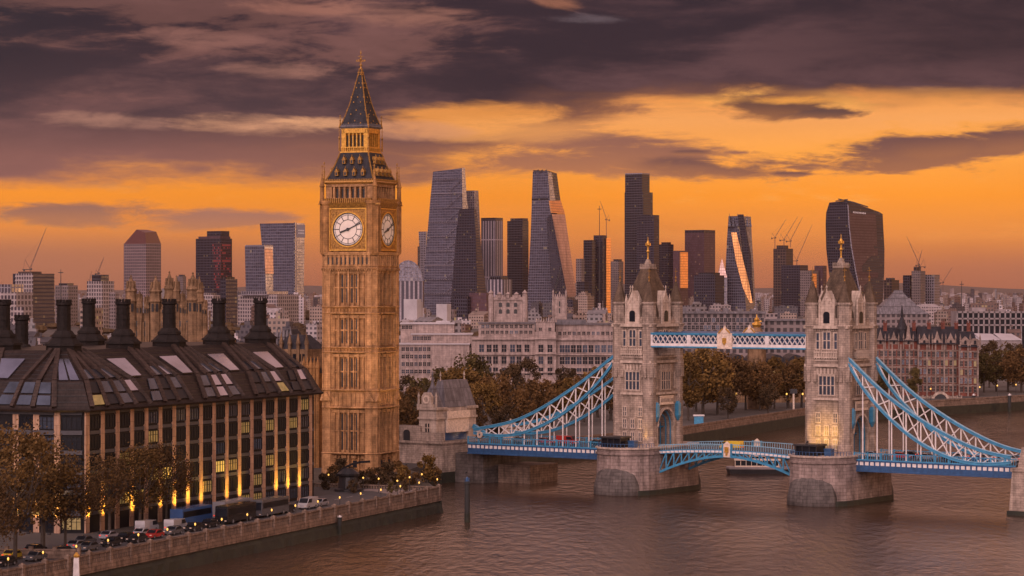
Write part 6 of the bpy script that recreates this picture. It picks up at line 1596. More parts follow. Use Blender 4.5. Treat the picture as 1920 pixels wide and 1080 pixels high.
# ------------------------------------------------------------------ low city
CM = []
for nm, wc, gc, bw, fh, lit in (('city_pale', (.25, .195, .19), (.05, .042, .05), 3.2, 3.5, .02), ('city_tan', (.24, .17, .14), (.035, .028, .03), 2.8, 3.3, .04), ('city_grey', (.19, .165, .17), (.04, .035, .042), 3.6, 3.6, .03), ('city_brown', (.13, .075, .06), (.028, .02, .022), 2.6, 3.2, .04), ('city_dark', (.06, .05, .058), (.03, .027, .036), 3.4, 3.8, .03), ('city_white', (.36, .30, .305), (.07, .06, .07), 3.6, 3.6, .01)):
    winmat(nm, wc, gc, bw, fh, .55, .5, lit, grough=.25, les=.25, roof=[x * .75 for x in wc] if nm != 'city_pale' else (.16, .14, .15)); CM.append(nm)
CW = {'city_pale': 'pale', 'city_tan': 'tan', 'city_grey': 'grey', 'city_brown': 'brown', 'city_dark': 'dark', 'city_white': 'white'}
marks = [(0, 'near the left edge'), (90, 'under the crane topped office'), (190, 'below the white gridded block'), (268, 'below the red crowned tower'), (345, 'behind the palace turrets'), (400, 'below the purple tower'), (480, 'below the glass office block'), (545, 'below the leaning tower'), (600, 'left of the clock tower'), (770, 'below the glass arena'), (840, 'below the wedge tower'), (925, 'below the striped tower'), (1020, 'below the faceted tower'), (1115, 'below the orange edged tower'), (1205, 'below the tallest dark tower'), (1310, 'below the purple brown slab'), (1390, 'below the twisted tower'), (1470, 'below the half built tower'), (1600, 'below the bulging tower'), (1680, 'behind the tent roof'), (1735, 'below the stepped grey towers'), (1800, 'beyond the brick mansion'), (1880, 'toward the right edge')]
seen = {}
r6 = random.Random(77)
def city_block(x, D, wpx, h, mat, kind):
    s_ = D / F; w_ = wpx * s_ / 2; dp = w_ * r6.uniform(.6, 1.4); mb = MB(); rz = r6.choice((R(-25), R(12), R(-8), R(30), 0, 0))
    mb.box(-w_, w_, 0, dp * 2, 0, h)
    if kind == 'flat roofed':
        for _ in range(r6.randint(1, 4)):
            a = r6.uniform(-w_ * .8, w_ * .5); b_ = r6.uniform(1, dp); c = r6.uniform(.12, .35) * w_; mb.box(a, a + c * 2, b_, b_ + c * 2, h - .1, h + r6.uniform(1, 3))
        mb.box(-w_ - .2, w_ + .2, -.3, 0, h - .5, h + .7)
    elif kind == 'pitched roof':
        mb.ext([(-w_ - .3, -.3, h), (w_ + .3, -.3, h), (w_ + .3, dp, h + w_ * .3 + 1), (-w_ - .3, dp, h + w_ * .3 + 1)], (0, dp, -w_ * .3)); mb.box(-w_ * .5, -w_ * .5 + .9, dp * .8, dp * .8 + .9, h, h + w_ * .3 + 3)
    elif kind == 'stepped':
        mb.box(-w_ * .7, w_ * .6, dp * .4, dp * 1.8, h, h + 3.4); mb.box(-w_ * .4, w_ * .2, dp * .7, dp * 1.5, h + 3.4, h + 6.2)
    else:
        mb.box(-w_ * .3, w_ * .1, dp * .5, dp, h, h + 4.5); mb.tube((w_ * .4, dp, h), (w_ * .4, dp, h + 7), .25, .1, 5)
    hs = 'low' if h < 17 else 'mid height' if h < 25 else 'tall'
    where = min(marks, key=lambda q_: abs(q_[0] - x))[1]
    row = 'in the near rows' if D < 1700 else 'in the middle rows' if D < 2800 else 'in the far rows'
    lab = '%s %s %s building %s %s' % (CW[mat], hs, kind, row, where)
    if lab in seen: seen[lab] += 1; lab = lab.replace('building', ('narrow building' if wpx < 18 else 'wide building') if seen[lab] == 2 else 'plain building')
    else: seen[lab] = 1
    o = obj('city_building', mb, mat, None); tag(o, lab, 'building', 'low city buildings'); o.location = (X(x, D), D, 0); o.rotation_euler = (0, 0, rz)
def blocked(x, D):
    if D < 1180 and 880 < x < 1170: return True
    if 1180 > D and x > 1250: return True
    if D < 1560 and x > 1250 and x < 1530: return True
    if D < 1800 and 1600 < x < 1850: return True
    if D < 1100 and 745 < x < 890: return True
    return False
n_ = 0; D = 800.0
while n_ < 285:
    D = 760 * (7.2 ** (n_ / 285.0)) * r6.uniform(.93, 1.07); x = r6.uniform(-20, 1940)
    if 598 < x < 752 or blocked(x, D) or (D < 1150 and x > 700): n_ += .34; continue
    h = r6.uniform(9, 19) if D < 1500 else r6.uniform(9, 24) if r6.random() < .9 else r6.uniform(22, 34)
    city_block(x, D, r6.uniform(14, 46) if D < 3000 else r6.uniform(9, 30), h, r6.choice(CM if r6.random() < .6 else ['city_dark', 'city_grey', 'city_tan', 'city_brown']), r6.choice(('flat roofed', 'flat roofed', 'pitched roof', 'stepped', 'mast topped')))
    n_ += 1
mb = MB(); nm = len(CM)
for i in range(2600):
    D = 4200 * (2.9 ** r6.random()); x = r6.uniform(-40, 1960); s_ = D / F; w_ = r6.uniform(2, 9) * s_; h = r6.uniform(8, 26) * (1 if r6.random() < .92 else 1.6)
    mb.cur = r6.randrange(nm); mb.cbox((X(x, D), D, h / 2), (w_, w_ * r6.uniform(.6, 1.6), h), r6.uniform(-.6, .6))
obj('far_city', mb, CM, None, kind='stuff')
mb = MB()
lc = []
for i in range(520):
    D = 1250 * (3.2 ** r6.random()); x = r6.uniform(-20, 1940)
    if blocked(x, D): continue
    h = r6.uniform(4, 10); r_ = r6.uniform(3, 7)
    for k in range(3): mb.lathe(X(x, D) + r6.uniform(-6, 6), D + r6.uniform(-5, 5), [(r_ * .3, h * .2), (r_, h * .5), (r_ * .8, h * .85), (r_ * .2, h)], 6, r6.random())
obj('distant_trees', mb, 'leaf_dark', None, kind='stuff')
# ------------------------------------------------------------------ trees
r7 = random.Random(5)
def crown_mesh(rx, rz_, n, leaf, clumps, sparse=1.0, zc=None):
    mb = MB(); cs = []
    for _ in range(clumps):
        while True:
            p = Vector((r7.uniform(-1, 1), r7.uniform(-1, 1), r7.uniform(-1, 1)))
            if p.length < 1: break
        p = p.normalized() * p.length ** .5 * .78
        cs.append((Vector((p.x * rx, p.y * rx, p.z * rz_)), r7.uniform(.14, .40) * rx))
    for i in range(n):
        c, r_ = cs[r7.randrange(len(cs))]
        d = Vector((r7.gauss(0, 1), r7.gauss(0, 1), r7.gauss(0, 1))).normalized() * r_ * (r7.random() ** .4) * (1.0 if r7.random() < .9 else 1.35)
        p = c + d; s_ = leaf * r7.uniform(.6, 1.4)
        a = Vector((r7.gauss(0, 1), r7.gauss(0, 1), r7.gauss(0, 1))).normalized(); b_ = a.orthogonal().normalized() * s_; e = a.cross(b_).normalized() * s_ * .7
        mb.add([p - b_, p - e, p + b_, p + e], [(0, 1, 2, 3)])
    mb.v = [(x, y, z + (zc or 0)) for x, y, z in mb.v]
    return mb
def trunk_mesh(h, rx, zc, rz_, nl=9, r0=.35):
    mb = MB(); mb.tube((0, 0, -.1), (.1, 0, h * .35), r0, r0 * .8, 8); mb.tube((.1, 0, h * .35), (0, .1, h * .75), r0 * .8, r0 * .3, 8)
    for i in range(nl):
        a = i * 2.4; z0 = h * r7.uniform(.25, .6); L = rx * r7.uniform(.55, .95); p = Vector((0, 0, z0)); q = Vector((math.cos(a) * L * .5, math.sin(a) * L * .5, z0 + L * .45)); e = Vector((math.cos(a) * L, math.sin(a) * L, zc + rz_ * r7.uniform(-.2, .6)))
        mb.tube(p, q, r0 * .4, r0 * .28, 6); mb.tube(q, e, r0 * .28, r0 * .07, 5)
        for _ in range(3):
            f = e.lerp(q, r7.uniform(.1, .8)); g_ = f + Vector((r7.gauss(0, 1), r7.gauss(0, 1), r7.uniform(.3, 1.4))) * rx * .2; mb.tube(f, g_, r0 * .12, r0 * .03, 4)
    return mb
TS = []
for rx, rz_, zc, n, leaf, cl_ in ((6.2, 6.6, 9.4, 4800, .31, 34), (5.0, 7.6, 9.6, 4400, .31, 32), (7.2, 6.0, 8.6, 5200, .32, 40), (4.6, 5.6, 7.6, 3200, .29, 26)):
    c = obj('crown', crown_mesh(rx, rz_, n, leaf, cl_, zc=zc), 'leaf_brown'); tr = obj('trunk', trunk_mesh(zc + rz_ * .6, rx, zc, rz_), 'bark'); TS.append((c, tr, zc + rz_))
fine = []
for rx, rz_, zc, n, leaf, cl_ in ((5.8, 6.6, 9.5, 5600, .18, 50), (5.0, 5.8, 9.0, 4600, .17, 44), (6.4, 6.0, 10, 5600, .18, 50)):
    c = obj('crown', crown_mesh(rx, rz_, n, leaf, cl_, zc=zc), 'leaf_ochre'); tr = obj('trunk', trunk_mesh(zc + rz_ * .6, rx, zc, rz_, 14, .28), 'bark'); fine.append((c, tr, zc + rz_))
used = set()
def tree(x, D, h, mat, label, group, src=None, xyz=None, squash=None):
    squash = squash or r7.uniform(.85, 1.12)
    c, tr, hh = src or TS[r7.randrange(4)]
    loc = (X(x, D), D, 0) if xyz is None else xyz
    t = thing('tree', label, 'tree', loc, r7.uniform(0, 6.28), group); s_ = h / hh
    t.scale = (s_ * squash, s_ * squash, s_)
    for q_ in (c, tr):
        if q_.name not in used and q_.parent is None: o = q_; used.add(q_.name); o.parent = t
        else: o = inst(q_, t)
        if q_ is c:
            o.material_slots[0].link = 'OBJECT'; o.material_slots[0].material = M[mat]
    return t
ADJ = {'leaf_brown': 'russet brown', 'leaf_olive': 'olive green', 'leaf_ochre': 'ochre', 'leaf_dark': 'dark bare looking'}
def gnd(y): return CH * F / (y - 540)
mid = [(770, 690, 17, 'leaf_brown', 'beside the clock tower shaft'), (795, 760, 19, 'leaf_olive', 'behind the gatehouse roof'), (765, 800, 17, 'leaf_dark', 'right behind the clock tower'), (830, 790, 20, 'leaf_olive', 'behind the gatehouse roof, right of the first'), (858, 770, 21, 'leaf_ochre', 'rising over the gatehouse'), (880, 850, 22, 'leaf_olive', 'before the left end of the government building'), (905, 730, 18, 'leaf_ochre', 'right of the gatehouse'), (930, 760, 19, 'leaf_brown', 'above the low chain end'), (955, 830, 20, 'leaf_dark', 'before the government building windows'), (985, 860, 21, 'leaf_dark', 'before the stone pavilion'), (975, 740, 16, 'leaf_brown', 'over the chain middle'), (1005, 770, 16, 'leaf_brown', 'behind the rising chain'), (1035, 790, 17, 'leaf_brown', 'behind the middle of the left truss'), (1060, 850, 19, 'leaf_dark', 'below the right wing windows'), (1065, 790, 16, 'leaf_ochre', 'behind the upper left truss'), (1095, 810, 18, 'leaf_brown', 'beside the upper chain'), (1120, 840, 20, 'leaf_ochre', 'left of the first bridge tower'), (1145, 820, 17, 'leaf_brown', 'touching the first bridge tower'), (940, 690, 13, 'leaf_dark', 'low by the side turret'), (890, 680, 15, 'leaf_brown', 'directly right of the gatehouse gable'),
       (1290, 820, 23, 'leaf_ochre', 'right of the first bridge tower'), (1318, 850, 24, 'leaf_ochre', 'tall under the walkway start'), (1345, 860, 23, 'leaf_brown', 'under the walkway'), (1305, 880, 22, 'leaf_brown', 'behind the first tower arch side'), (1372, 870, 21, 'leaf_brown', 'below the walkway crest'), (1398, 890, 19, 'leaf_dark', 'right of the walkway crest'), (1425, 885, 18, 'leaf_brown', 'below the rounded hall roofs'), (1452, 900, 20, 'leaf_ochre', 'before the rounded hall'), (1478, 905, 19, 'leaf_brown', 'before the hall windows'), (1503, 910, 20, 'leaf_ochre', 'left of the second bridge tower'), (1365, 830, 12, 'leaf_dark', 'small on the far quay'), (1440, 862, 12, 'leaf_dark', 'small on the far quay by the lamps'),
       (1715, 985, 13, 'leaf_olive', 'before the brick mansion'), (1655, 990, 12, 'leaf_olive', 'behind the upper right chain'), (1845, 1040, 19, 'leaf_olive', 'right of the brick mansion'), (1868, 1050, 20, 'leaf_brown', 'beyond the brick mansion terrace'), (1890, 1045, 20, 'leaf_olive', 'second from the right picture edge'), (1915, 1040, 19, 'leaf_brown', 'at the right picture edge'), (1855, 1090, 22, 'leaf_dark', 'behind the riverside trees at right'), (1900, 1100, 22, 'leaf_dark', 'rearmost behind the riverside trees at right')]
for x, D, h, mt, wh in mid: tree(x, D, h * (.95 if x < 1200 else .97), mt, '%s autumn tree %s' % (ADJ[mt], wh), 'autumn trees on the far bank')
front = [(28, 395, 22.5, 'leaf_ochre', 'tall ochre tree at the left picture edge', 0), (80, 412, 20.0, 'leaf_ochre', 'ochre tree second from the left edge before the office corner', 1), (122, 415, 14.0, 'leaf_brown', 'small brown tree before the office corner', 2), (-20, 385, 15, 'leaf_brown', 'brown tree cut by the left picture edge', 2),
         (205, 440, 15, 'leaf_brown', 'brown street tree before the near pillars', 1), (262, 447, 16, 'leaf_ochre', 'middle street tree of the group before the office', 0), (312, 455, 15.4, 'leaf_brown', 'street tree farthest along before the office pillars', 2)]
for x, D, h, mt, lb, k in front: tree(x, D, h, mt.replace('leaf', 'front'), lb, 'street trees before the office building', fine[k])
# shrubs round the clock tower
sh = [obj('foliage', crown_mesh(1.6, 1.3, 700, .17, 9, zc=1.4), 'leaf_dark'), obj('foliage', crown_mesh(2.1, 1.7, 900, .18, 11, zc=1.8), 'leaf_dark')]
stm = obj('stem', trunk_mesh(2.2, 1.4, 1.5, 1.2, 7, .08), 'bark')
fu = set()
def shrub(x, D, s_, mat, label):
    t = thing('shrub', label, 'shrub', (X(x, D), D, 0), r7.uniform(0, 6), 'shrubs at the foot of the clock tower'); t.scale = (s_, s_, s_)
    for q_ in (r7.choice(sh), stm):
        if q_.name not in fu: fu.add(q_.name); o = q_; o.parent = t
        else: o = inst(q_, t)
        if q_ is not stm: o.material_slots[0].link = 'OBJECT'; o.material_slots[0].material = M[mat]
for i, (x, y, s_, mt, lb) in enumerate([(612, 918, 1.5, 'leaf_dark', 'dark shrub beside the end of the office building'), (628, 912, 1.3, 'leaf_brown', 'brown shrub left of the bronze monument'), (642, 905, 1.5, 'leaf_dark', 'dark shrub behind the bronze monument'), (684, 915, 1.6, 'leaf_dark', 'tall dark shrub right of the bronze monument'), (703, 910, 1.7, 'leaf_brown', 'brown shrub under the tower corner'), (722, 912, 1.5, 'leaf_dark', 'dark shrub under the tower side'), (740, 910, 1.5, 'leaf_brown', 'brown shrub at the tower side end'), (757, 912, 1.3, 'leaf_ochre', 'ochre shrub right of the tower'), (774, 909, 1.2, 'leaf_brown', 'brown shrub by the far lamps'), (800, 905, 1.7, 'leaf_ochre', 'ochre shrub under the abutment'), (816, 905, 1.4, 'leaf_brown', 'brown shrub at the quay corner'), (662, 925, .8, 'leaf_dark', 'small dark shrub before the monument'), (760, 922, .7, 'leaf_dark', 'small dark shrub by the path'), (735, 925, .7, 'leaf_olive', 'small olive shrub by the lawn')]):
    shrub(x, gnd(y), s_, mt, lb)
# bronze monument
D = gnd(921); mo = thing('monument', 'dark bronze drum monument with a sweeping arm near the clock tower', 'monument', (X(653, D), D, 0))
mb = MB(); mb.lathe(0, 0, [(3.0, 0), (3.0, .5), (2.2, .7), (1.9, 3.0), (2.3, 3.3), (2.4, 3.7), (1.2, 4.6), (.9, 4.8)], 14); obj('drum', mb, 'dark_metal', mo)
mb = MB(); q = [(-2.6, 3.2), (-1.2, 4.7), (.6, 5.6), (2.6, 6.1), (4.6, 6.2)]
for (a, za), (c, zc) in zip(q, q[1:]): mb.beam((a, 0, za), (c, 0, zc), .5, .45)
obj('sweeping_arm', mb, 'bronze', mo)
# lamps along the quay
L0 = lamp_src(); ql = []
words = ['standing at the far quay corner', 'second from the far quay corner', 'third from the far quay corner', 'fourth from the far quay corner', 'by the white mooring sign', 'beside the parked coach end', 'before the grey van', 'before the blue coach', 'before the black cars', 'before the white van', 'before the row of parked cars', 'before the near pillars', 'before the yellow car', 'before the street trees', 'before the dark coach', 'near the stone bollard', 'near the left trees', 'before the left corner trees', 'close to the left edge']
for i, wd in enumerate(words):
    p = quay(.4 + i * 9.9, .35); lab = 'small yellow globe lamp on the river wall %s' % wd
    if i == 0: L0.location = (p.x, p.y, 1.0); L0['label'] = lab; L0['group'] = 'lamps on the river wall'
    else: dup(L0, (p.x, p.y, 1.0), 0, lab, 'lamps on the river wall')
pl = thing('path_lamp', 'small glowing path lamp left of the monument', 'lamp', (X(616, gnd(916)), gnd(916), 0), 0, 'path lamps near the clock tower')
mb = MB(); mb.lathe(0, 0, [(.1, 0), (.06, .5), (.05, 2.6), (.12, 2.7)], 6); obj('pole', mb, 'dark_metal', pl)
mb = MB(); mb.lathe(0, 0, [(.05, 2.7), (.16, 2.8), (.18, 2.98), (.05, 3.12)], 8); obj('globe', mb, 'lamp_glow', pl, True)
for x, y, lb in ((681, 922, 'between monument and tower corner'), (710, 924, 'under the clock tower corner'), (768, 921, 'right of the clock tower'), (791, 915, 'by the abutment shrubs'), (745, 928, 'at the lawn edge')):
    dup(pl, (X(x, gnd(y)), gnd(y), 0), 0, 'small glowing path lamp %s' % lb)
for i, (x, y) in enumerate(((1345, 785), (1420, 778), (1475, 770), (1300, 790), (1380, 776), (1505, 772))):
    dup(pl, (X(x, 900), 900, 0), 0, 'tiny yellow lamp on the far quay %s' % ('right of the first bridge tower', 'under the hall', 'before the second bridge tower', 'close to the first tower arch', 'below the walkway crest', 'touching the second bridge tower')[i], 'lamps on the far quay', 1.8)
for i, (x, y) in enumerate(((1837, 985), (1870, 1000), (1905, 1010), (1650, 968), (1745, 968))):
    dup(pl, (X(x, y), y, 0), 0, 'tiny yellow lamp on the far bank %s' % ('right of the brick mansion', 'under the right trees', 'at the right edge', 'left of the brick mansion', 'by the river arch')[i], 'lamps on the far quay', 1.5)
# ------------------------------------------------------------------ vehicles
def car_src(colour, kind='car'):
    t = thing('parked_' + kind, '', kind)
    mb = MB()
    if kind == 'car':
        L, W, prof, glass = 4.4, 1.75, [(-2.2, .35), (2.2, .35), (2.2, .75), (1.9, .88), (1.0, .95), (.35, 1.42), (-1.1, 1.45), (-1.8, .98), (-2.2, .9)], [(.85, .95), (.32, 1.36), (-1.05, 1.39), (-1.6, .98)]
    elif kind == 'van':
        L, W, prof, glass = 5.2, 1.95, [(-2.6, .4), (2.6, .4), (2.6, 1.0), (2.2, 1.25), (1.5, 2.1), (-2.55, 2.2), (-2.6, 1.6)], [(2.1, 1.3), (1.5, 2.0), (.3, 2.0), (.3, 1.3)]
    else:
        L, W, prof, glass = 11.5, 2.5, [(-5.75, .45), (5.75, .45), (5.8, 1.6), (5.6, 3.3), (-5.75, 3.3)], [(5.3, 1.75), (5.25, 2.8), (-5.4, 2.8), (-5.4, 1.75)]
    mb.ext([(x, -W / 2, z) for x, z in prof][::-1], (0, W, 0)); 
    body = obj('body', mb, colour, t)
    mb = MB(); mb.ext([(x, -W / 2 - .02, z) for x, z in glass], (0, W + .04, 0)); obj('side_glazing', mb, 'dark_glass', t)
    mb = MB()
    if kind == 'car': mb.ext([(.98, -W / 2 + .12, 1.0), (.98, W / 2 - .12, 1.0), (.40, W / 2 - .2, 1.42), (.40, -W / 2 + .2, 1.42)], (.04, 0, .05)); obj('windscreen', mb, 'dark_glass', t); mb = MB(); mb.ext([(-1.76, -W / 2 + .12, 1.05), (-1.76, W / 2 - .12, 1.05), (-1.15, W / 2 - .2, 1.44), (-1.15, -W / 2 + .2, 1.44)], (-.05, 0, .05))
    elif kind == 'van': mb.ext([(2.2, -W / 2 + .12, 1.3), (2.2, W / 2 - .12, 1.3), (1.55, W / 2 - .15, 2.08), (1.55, -W / 2 + .15, 2.08)], (.05, 0, .05))
    else: mb.box(5.7, 5.84, -W / 2 + .15, W / 2 - .15, 1.5, 2.9)
    obj('rear_window' if kind == 'car' else 'windscreen', mb, 'dark_glass', t)
    wh = MB(); r_ = .33 if kind == 'car' else .38 if kind == 'van' else .48; wh.tube((0, -.12, 0), (0, .12, 0), r_, r_, 12); rm = MB(); rm.tube((0, -.14, 0), (0, .14, 0), r_ * .55, r_ * .55, 8)
    w0 = None
    for x in (-L * .3, L * .3):
        for y in (-W / 2 + .1, W / 2 - .1):
            if w0 is None: w0 = obj('wheel', wh, 'rubber', t); r0 = obj('rim', rm, 'car_silver', w0); o = w0
            else: o = inst(w0, t); inst(r0, o)
            o.location = (x, y, r_)
    hm = MB(); hm.cbox((0, 0, 0), (.12, .35, .16)); h0 = None
    for y in (-W * .35, W * .35):
        if h0 is None: h0 = obj('headlight', hm, 'cream_panel', t); o = h0
        else: o = inst(h0, t)
        o.location = (L / 2, y, .72)
    tm = MB(); tm.cbox((0, 0, 0), (.12, .3, .16)); h0 = None
    for y in (-W * .36, W * .36):
        if h0 is None: h0 = obj('tail_light', tm, 'tail_red', t); o = h0
        else: o = inst(h0, t)
        o.location = (-L / 2, y, .82)
    return t
SRC = {}
CN = {'car_black': 'black', 'car_white': 'white', 'car_silver': 'silver', 'car_blue': 'blue', 'car_red': 'red', 'car_yellow': 'yellow', 'car_grey': 'dark grey'}
def veh(kind, colour, loc, rz, label, group):
    if (kind, colour) not in SRC:
        t = SRC[(kind, colour)] = car_src(colour, kind); t.location = loc; t.rotation_euler = (0, 0, rz); t['label'] = label; t['group'] = group; return t
    return dup(SRC[(kind, colour)], loc, rz, label, group)
ra = math.atan2(QD.y, QD.x)
G1 = 'vehicles parked along the embankment'
lot = [(44, 7.0, 'van', 'car_white', 'white van nearest the quay corner'), (38, 7.2, 'car', 'car_silver', 'silver car ahead of the white van by the quay'), (53, 7.2, 'car', 'car_black', 'black car behind the white van'), (60, 7.4, 'bus', 'car_grey', 'dark grey coach in the kerbside row'), (74, 7.4, 'bus', 'car_black', 'black coach in the kerbside row'), (85, 7.2, 'car', 'car_black', 'black car behind the black coach'), (66, 12.0, 'bus', 'car_silver', 'silver coach near the facade'), (82, 12.2, 'bus', 'car_blue', 'bright blue coach near the facade'), (93, 9.5, 'van', 'car_white', 'white van behind the blue coach'), (97, 13, 'van', 'car_white', 'white van tight against the pillars'), (92, 6.6, 'car', 'car_black', 'black car before the blue coach'), (99, 6.8, 'car', 'car_grey', 'grey car before the white vans'), (104, 10, 'car', 'car_white', 'white car at the head of the moving row'), (106, 6.8, 'car', 'car_red', 'red car by the river wall'), (110, 13, 'car', 'car_silver', 'silver car below the lit pillars'), (112, 9, 'car', 'car_black', 'black car in the middle lane'), (113, 6.2, 'car', 'car_black', 'black car close to the parapet'), (119, 12.5, 'car', 'car_grey', 'grey car below the unlit pillar'), (120, 7, 'car', 'car_black', 'black car ahead of the street trees'), (126, 10, 'car', 'car_silver', 'silver car emerging from the street trees'), (128, 6.8, 'car', 'car_grey', 'grey car beside the wall lamp'), (134, 13, 'car', 'car_black', 'black car under the farthest street tree'), (136, 7, 'car', 'car_black', 'black car with the lamp before it'), (143, 11.5, 'car', 'car_yellow', 'yellow car under the street trees'), (144, 7, 'car', 'car_grey', 'grey car left of the yellow one'), (151, 12, 'car', 'car_red', 'red car under the near street tree'), (152, 7.5, 'car', 'car_black', 'black car in front of the red one'), (160, 11, 'bus', 'car_grey', 'dark coach under the left trees'), (161, 7, 'car', 'car_black', 'black car in front of the dark coach'), (172, 8, 'car', 'car_silver', 'silver car behind the dark coach'), (57, 13.5, 'car', 'car_black', 'black car at the office end'), (48, 12, 'car', 'car_red', 'red car near the office end')]
for t_, off, kd, cl_, lb in lot:
    p = quay(t_ + 6, off); veh(kd, cl_, (p.x, p.y, .02), ra + (math.pi if off > 9 else 0), lb, G1)
G2 = 'vehicles on the bridge deck'
def on_deck(lx, ly, kd, cl_, lb):
    p = BR.matrix_basis @ Vector((lx, ly, DZ + .02)); veh(kd, cl_, tuple(p), BA + (0 if ly < 0 else math.pi), lb, G2)
lx = xL - 42
on_deck(xL - 21, -2.2, 'van', 'car_red', 'red van on the left bridge deck'); on_deck(xL - 27, -2.2, 'car', 'car_red', 'red car behind the red van on the left bridge deck')
for i, (dx_, ly, c_) in enumerate(((9, -2.4, 'car_white'), (15, 2.4, 'car_black'), (16, -2.4, 'car_red'), (22, -2.5, 'car_silver'), (27, 2.4, 'car_white'), (28, -2.4, 'car_black'), (33, 2.3, 'car_silver'), (34, -2.4, 'car_blue'), (39, 2.5, 'car_white'), (40, -2.4, 'car_white'))):
    on_deck(xR + dx_, ly, 'car', c_, '%s car on the right bridge deck in the %s lane, %s from the tower' % (CN[c_], 'near' if ly < 0 else 'far', ('first', 'first', 'second', 'third', 'second', 'fourth', 'third', 'fifth', 'fourth', 'sixth')[i]))
on_deck(xL - 12, -2.4, 'car', 'car_black', 'black car on the left deck by the tower'); on_deck(xL - 34, -2.4, 'car', 'car_silver', 'silver car on the left deck by the gatehouse'); on_deck(xm - 4, 2.2, 'van', 'car_yellow', 'small yellow van crossing the lifting span')
# ------------------------------------------------------------------ river things
D = 735; bt_ = thing('river_boat', 'pale passenger boat with long window row passing under the lifting span', 'boat', (X(1424, 47 * F / (888 - 540)), 47 * F / (888 - 540), WZ), R(-4))
mb = MB(); hull = [(-8.4, 0), (-7.6, -2.0), (6.0, -2.0), (8.6, 0), (6.0, 2.0), (-7.6, 2.0)]
mb.frust([(x * .95, y * .85) for x, y in hull], -.4, hull, 1.2); obj('hull', mb, 'dark_metal', bt_)
mb = MB(); mb.frust(hull, 1.2, [(x * 1.01, y * 1.03) for x, y in hull], 1.75); obj('gunwale', mb, 'concrete', bt_)
mb = MB(); mb.box(-6.2, 5.0, -1.6, 1.6, 1.7, 2.1); mb.box(-6.4, 5.3, -1.8, 1.8, 3.4, 3.65); mb.box(-2.5, 1.5, -1.2, 1.2, 3.65, 4.6)
for i in range(9): mb.box(-6.2 + i * 1.36, -6.05 + i * 1.36, -1.62, 1.62, 2.1, 3.4)
ca_ = obj('cabin', mb, 'cream_panel', bt_); mb = MB(); mb.box(-6.1, 4.9, -1.55, 1.55, 2.1, 3.4); obj('window_row', mb, 'dark_glass', ca_); mb = MB(); mb.box(-2.4, 1.4, -1.24, 1.24, 3.9, 4.4); obj('bridge_windows', mb, 'dark_glass', ca_)
mb = MB(); mb.tube((-1.5, 0, 4.6), (-1.5, 0, 6.6), .06); mb.tube((6.6, 0, 1.7), (6.6, 0, 3.2), .05); obj('mast', mb, 'dark_metal', bt_)
def pile(label, x, ytop, ybase, r_, head):
    D = 47 * F / (ybase - 540); t = thing('mooring_pile', label, 'mooring post', (X(x, D), D, WZ), 0, None); h = Z(ytop, D) - WZ
    mb = MB(); mb.lathe(0, 0, [(r_, -1.5), (r_ * .97, h * .5), (r_ * .95, h * .82), (r_ * 1.1, h * .84), (r_ * 1.1, h * .88), (r_ * .6, h * .9)], 12); obj('post', mb, 'rubber', t)
    mb = MB(); mb.lathe(0, 0, [(r_ * .62, h * .9), (r_ * .5, h * .97), (r_ * .2, h)], 8)
    for k in (-1, 1): mb.tube((k * r_ * .8, 0, h * .86), (k * r_ * .8, 0, h * .98), .05)
    obj('marker_light', mb, 'deck_blue' if head else 'white_paint', t)
    mb = MB(); mb.lathe(0, 0, [(r_ * 1.04, -1.5), (r_ * 1.03, 1.8)], 12); obj('weed_ring', mb, 'algae', t)
pile('tall dark mooring post standing alone in the river', 876, 894, 979, .55, True)
pile('short dark mooring post against the embankment wall', 637, 966, 1003, .45, False)
# far bank quay walls
pts = edge[4:10]
fq = thing('far_quay_wall', 'stone quay wall along the far bank behind the bridge', 'river wall', (0, 0, 0))
mb = MB()
for a, c in zip(pts, pts[1:]): mb.beam((a[0], a[1] - .5, -.6), (c[0], c[1] - .5, -.6), 1.2, 1.4); mb.beam((a[0], a[1] - .6, 1.0), (c[0], c[1] - .6, 1.0), .6, .5); mb.beam((a[0], a[1] - .4, .4), (c[0], c[1] - .4, .4), .5, 1.3)
obj('stone_face', mb, 'quay_stone', fq)
mb = MB()
for a, c in zip(pts, pts[1:]): mb.beam((a[0], a[1] - .9, -3.0), (c[0], c[1] - .9, -3.0), 2.0, 3.4)
obj('algae_foot', mb, 'algae', fq)
rt = thing('river_arch', 'rounded stone archway in the far bank below the brick mansion', 'archway', (X(1763, 985), 985, 0), R(0)); s_ = 985 / F
mb = MB(); mb.box(-34 * s_, 40 * s_, 0, 14, -5, Z(746, 985))
for i in range(10): mb.box((-34 + i * 8) * s_, (-31 + i * 8) * s_, -.3, 0, 0, Z(744, 985) + .6)
obj('wall', mb, 'bridge_stone', rt)
mb = MB(); mb.arch(0, -.35, .2, -4.6, 26 * s_, Z(738, 985) + 4.6, 12, False); obj('arch_opening', mb, 'black_paint', rt)
mb = MB()
for i in range(12):
    a, c = math.pi * i / 12, math.pi * (i + 1) / 12; zc = Z(738, 985) - 13 * s_
    mb.beam((math.cos(a) * 14.5 * s_, -.3, zc + math.sin(a) * 14.5 * s_), (math.cos(c) * 14.5 * s_, -.3, zc + math.sin(c) * 14.5 * s_), .7, .9)
obj('arch_ring', mb, 'bridge_trim', rt)
for i, x in enumerate((1826, 1893)):
    pile(('slim dark post in the water before the right trees', 'slim dark post in the water at the right edge')[i], x, 738, 772, .7, False)
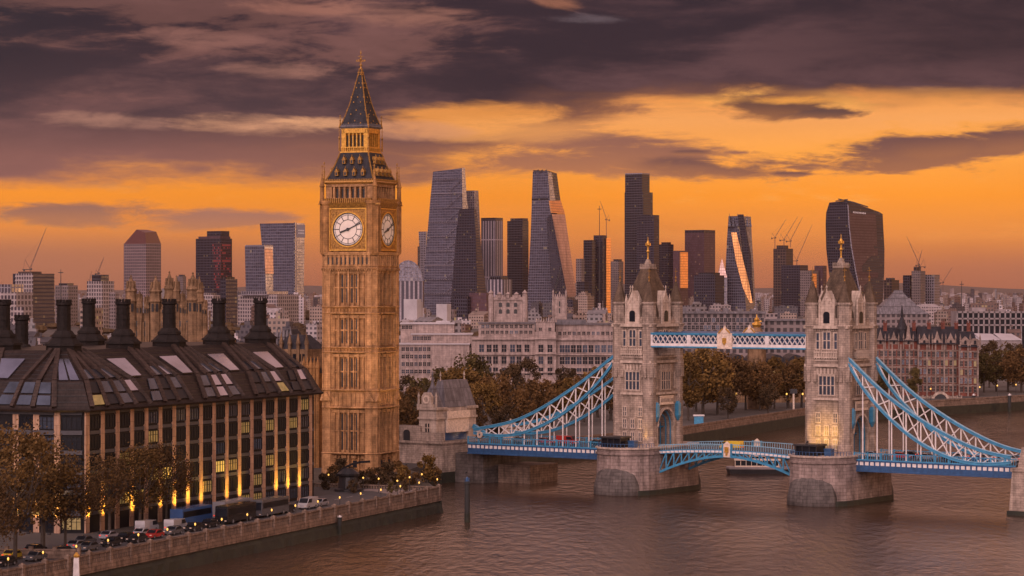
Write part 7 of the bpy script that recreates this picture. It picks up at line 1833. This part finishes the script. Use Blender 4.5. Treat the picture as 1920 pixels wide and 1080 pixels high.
# garden wall and gates left of the quay
gw = thing('low_wall', 'low pale wall round the forecourt under the left trees', 'wall', (X(70, 402), 402, 0), R(-3))
mb = MB(); mb.box(-9, 6.5, 0, .5, 0, 1.3); mb.box(-9.1, 6.6, -.1, .6, 1.3, 1.5)
for i in range(5): mb.box(-9 + i * 3.8, -8.4 + i * 3.8, -.12, .62, 0, 1.9)
obj('wall', mb, 'quay_stone', gw)
bo = thing('bollard', 'pale stone bollard with a lit top against the river wall', 'bollard', (quay(151, -.9).x, quay(151, -.9).y, -1.3)); mb = MB(); mb.frust([(-.5, -.4), (.5, -.4), (.5, .4), (-.5, .4)], -.8, [(-.38, -.3), (.38, -.3), (.38, .3), (-.38, .3)], 2.2); obj('shaft', mb, 'white_paint', bo); mb = MB(); mb.lathe(0, 0, [(.45, 2.2), (.5, 2.5), (.1, 3.0)], 8); obj('cap', mb, 'gold', bo)
# kiosk and banners by the first tower
for i, (x, c_, lb) in enumerate(((1310, 'blue_paint', 'small blue kiosk on the far quay right of the first bridge tower'), (1488, 'cream_panel', 'pale sign post on the far quay left of the second bridge tower'))):
    t = thing('kiosk' if i == 0 else 'sign_post', lb, 'kiosk' if i == 0 else 'sign', (X(x, 790 if i == 0 else 885), 790 if i == 0 else 885, 0)); mb = MB(); mb.box(-1.4, 1.4, -1, 1, 0, 3.0) if i == 0 else mb.box(-.3, .3, -.2, .2, 0, 6); obj('body', mb, c_, t); mb = MB(); mb.box(-1.7, 1.7, -1.3, 1.3, 3.0, 3.4) if i == 0 else mb.box(-1.2, 1.2, -.3, .3, 6, 7.6); obj('roof' if i == 0 else 'panel', mb, 'white_paint' if i == 0 else 'dark_metal', t)
# ------------------------------------------------------------------ air
m, g, b = newmat('air'); nt = m.node_tree; nt.nodes.clear(); g = G(nt)
pv = g.n('ShaderNodeVolumePrincipled'); pv.inputs['Color'].default_value = (.62, .36, .27, 1); pv.inputs['Density'].default_value = 1.5e-5; pv.inputs['Anisotropy'].default_value = 0.0
o_ = g.n('ShaderNodeOutputMaterial'); g.L.new(pv.outputs[0], o_.inputs['Volume'])
mb = MB(); mb.box(-9000, 9000, -700, 22000, -10, 250); hz_ = obj('haze', mb, 'air', None, kind='stuff')
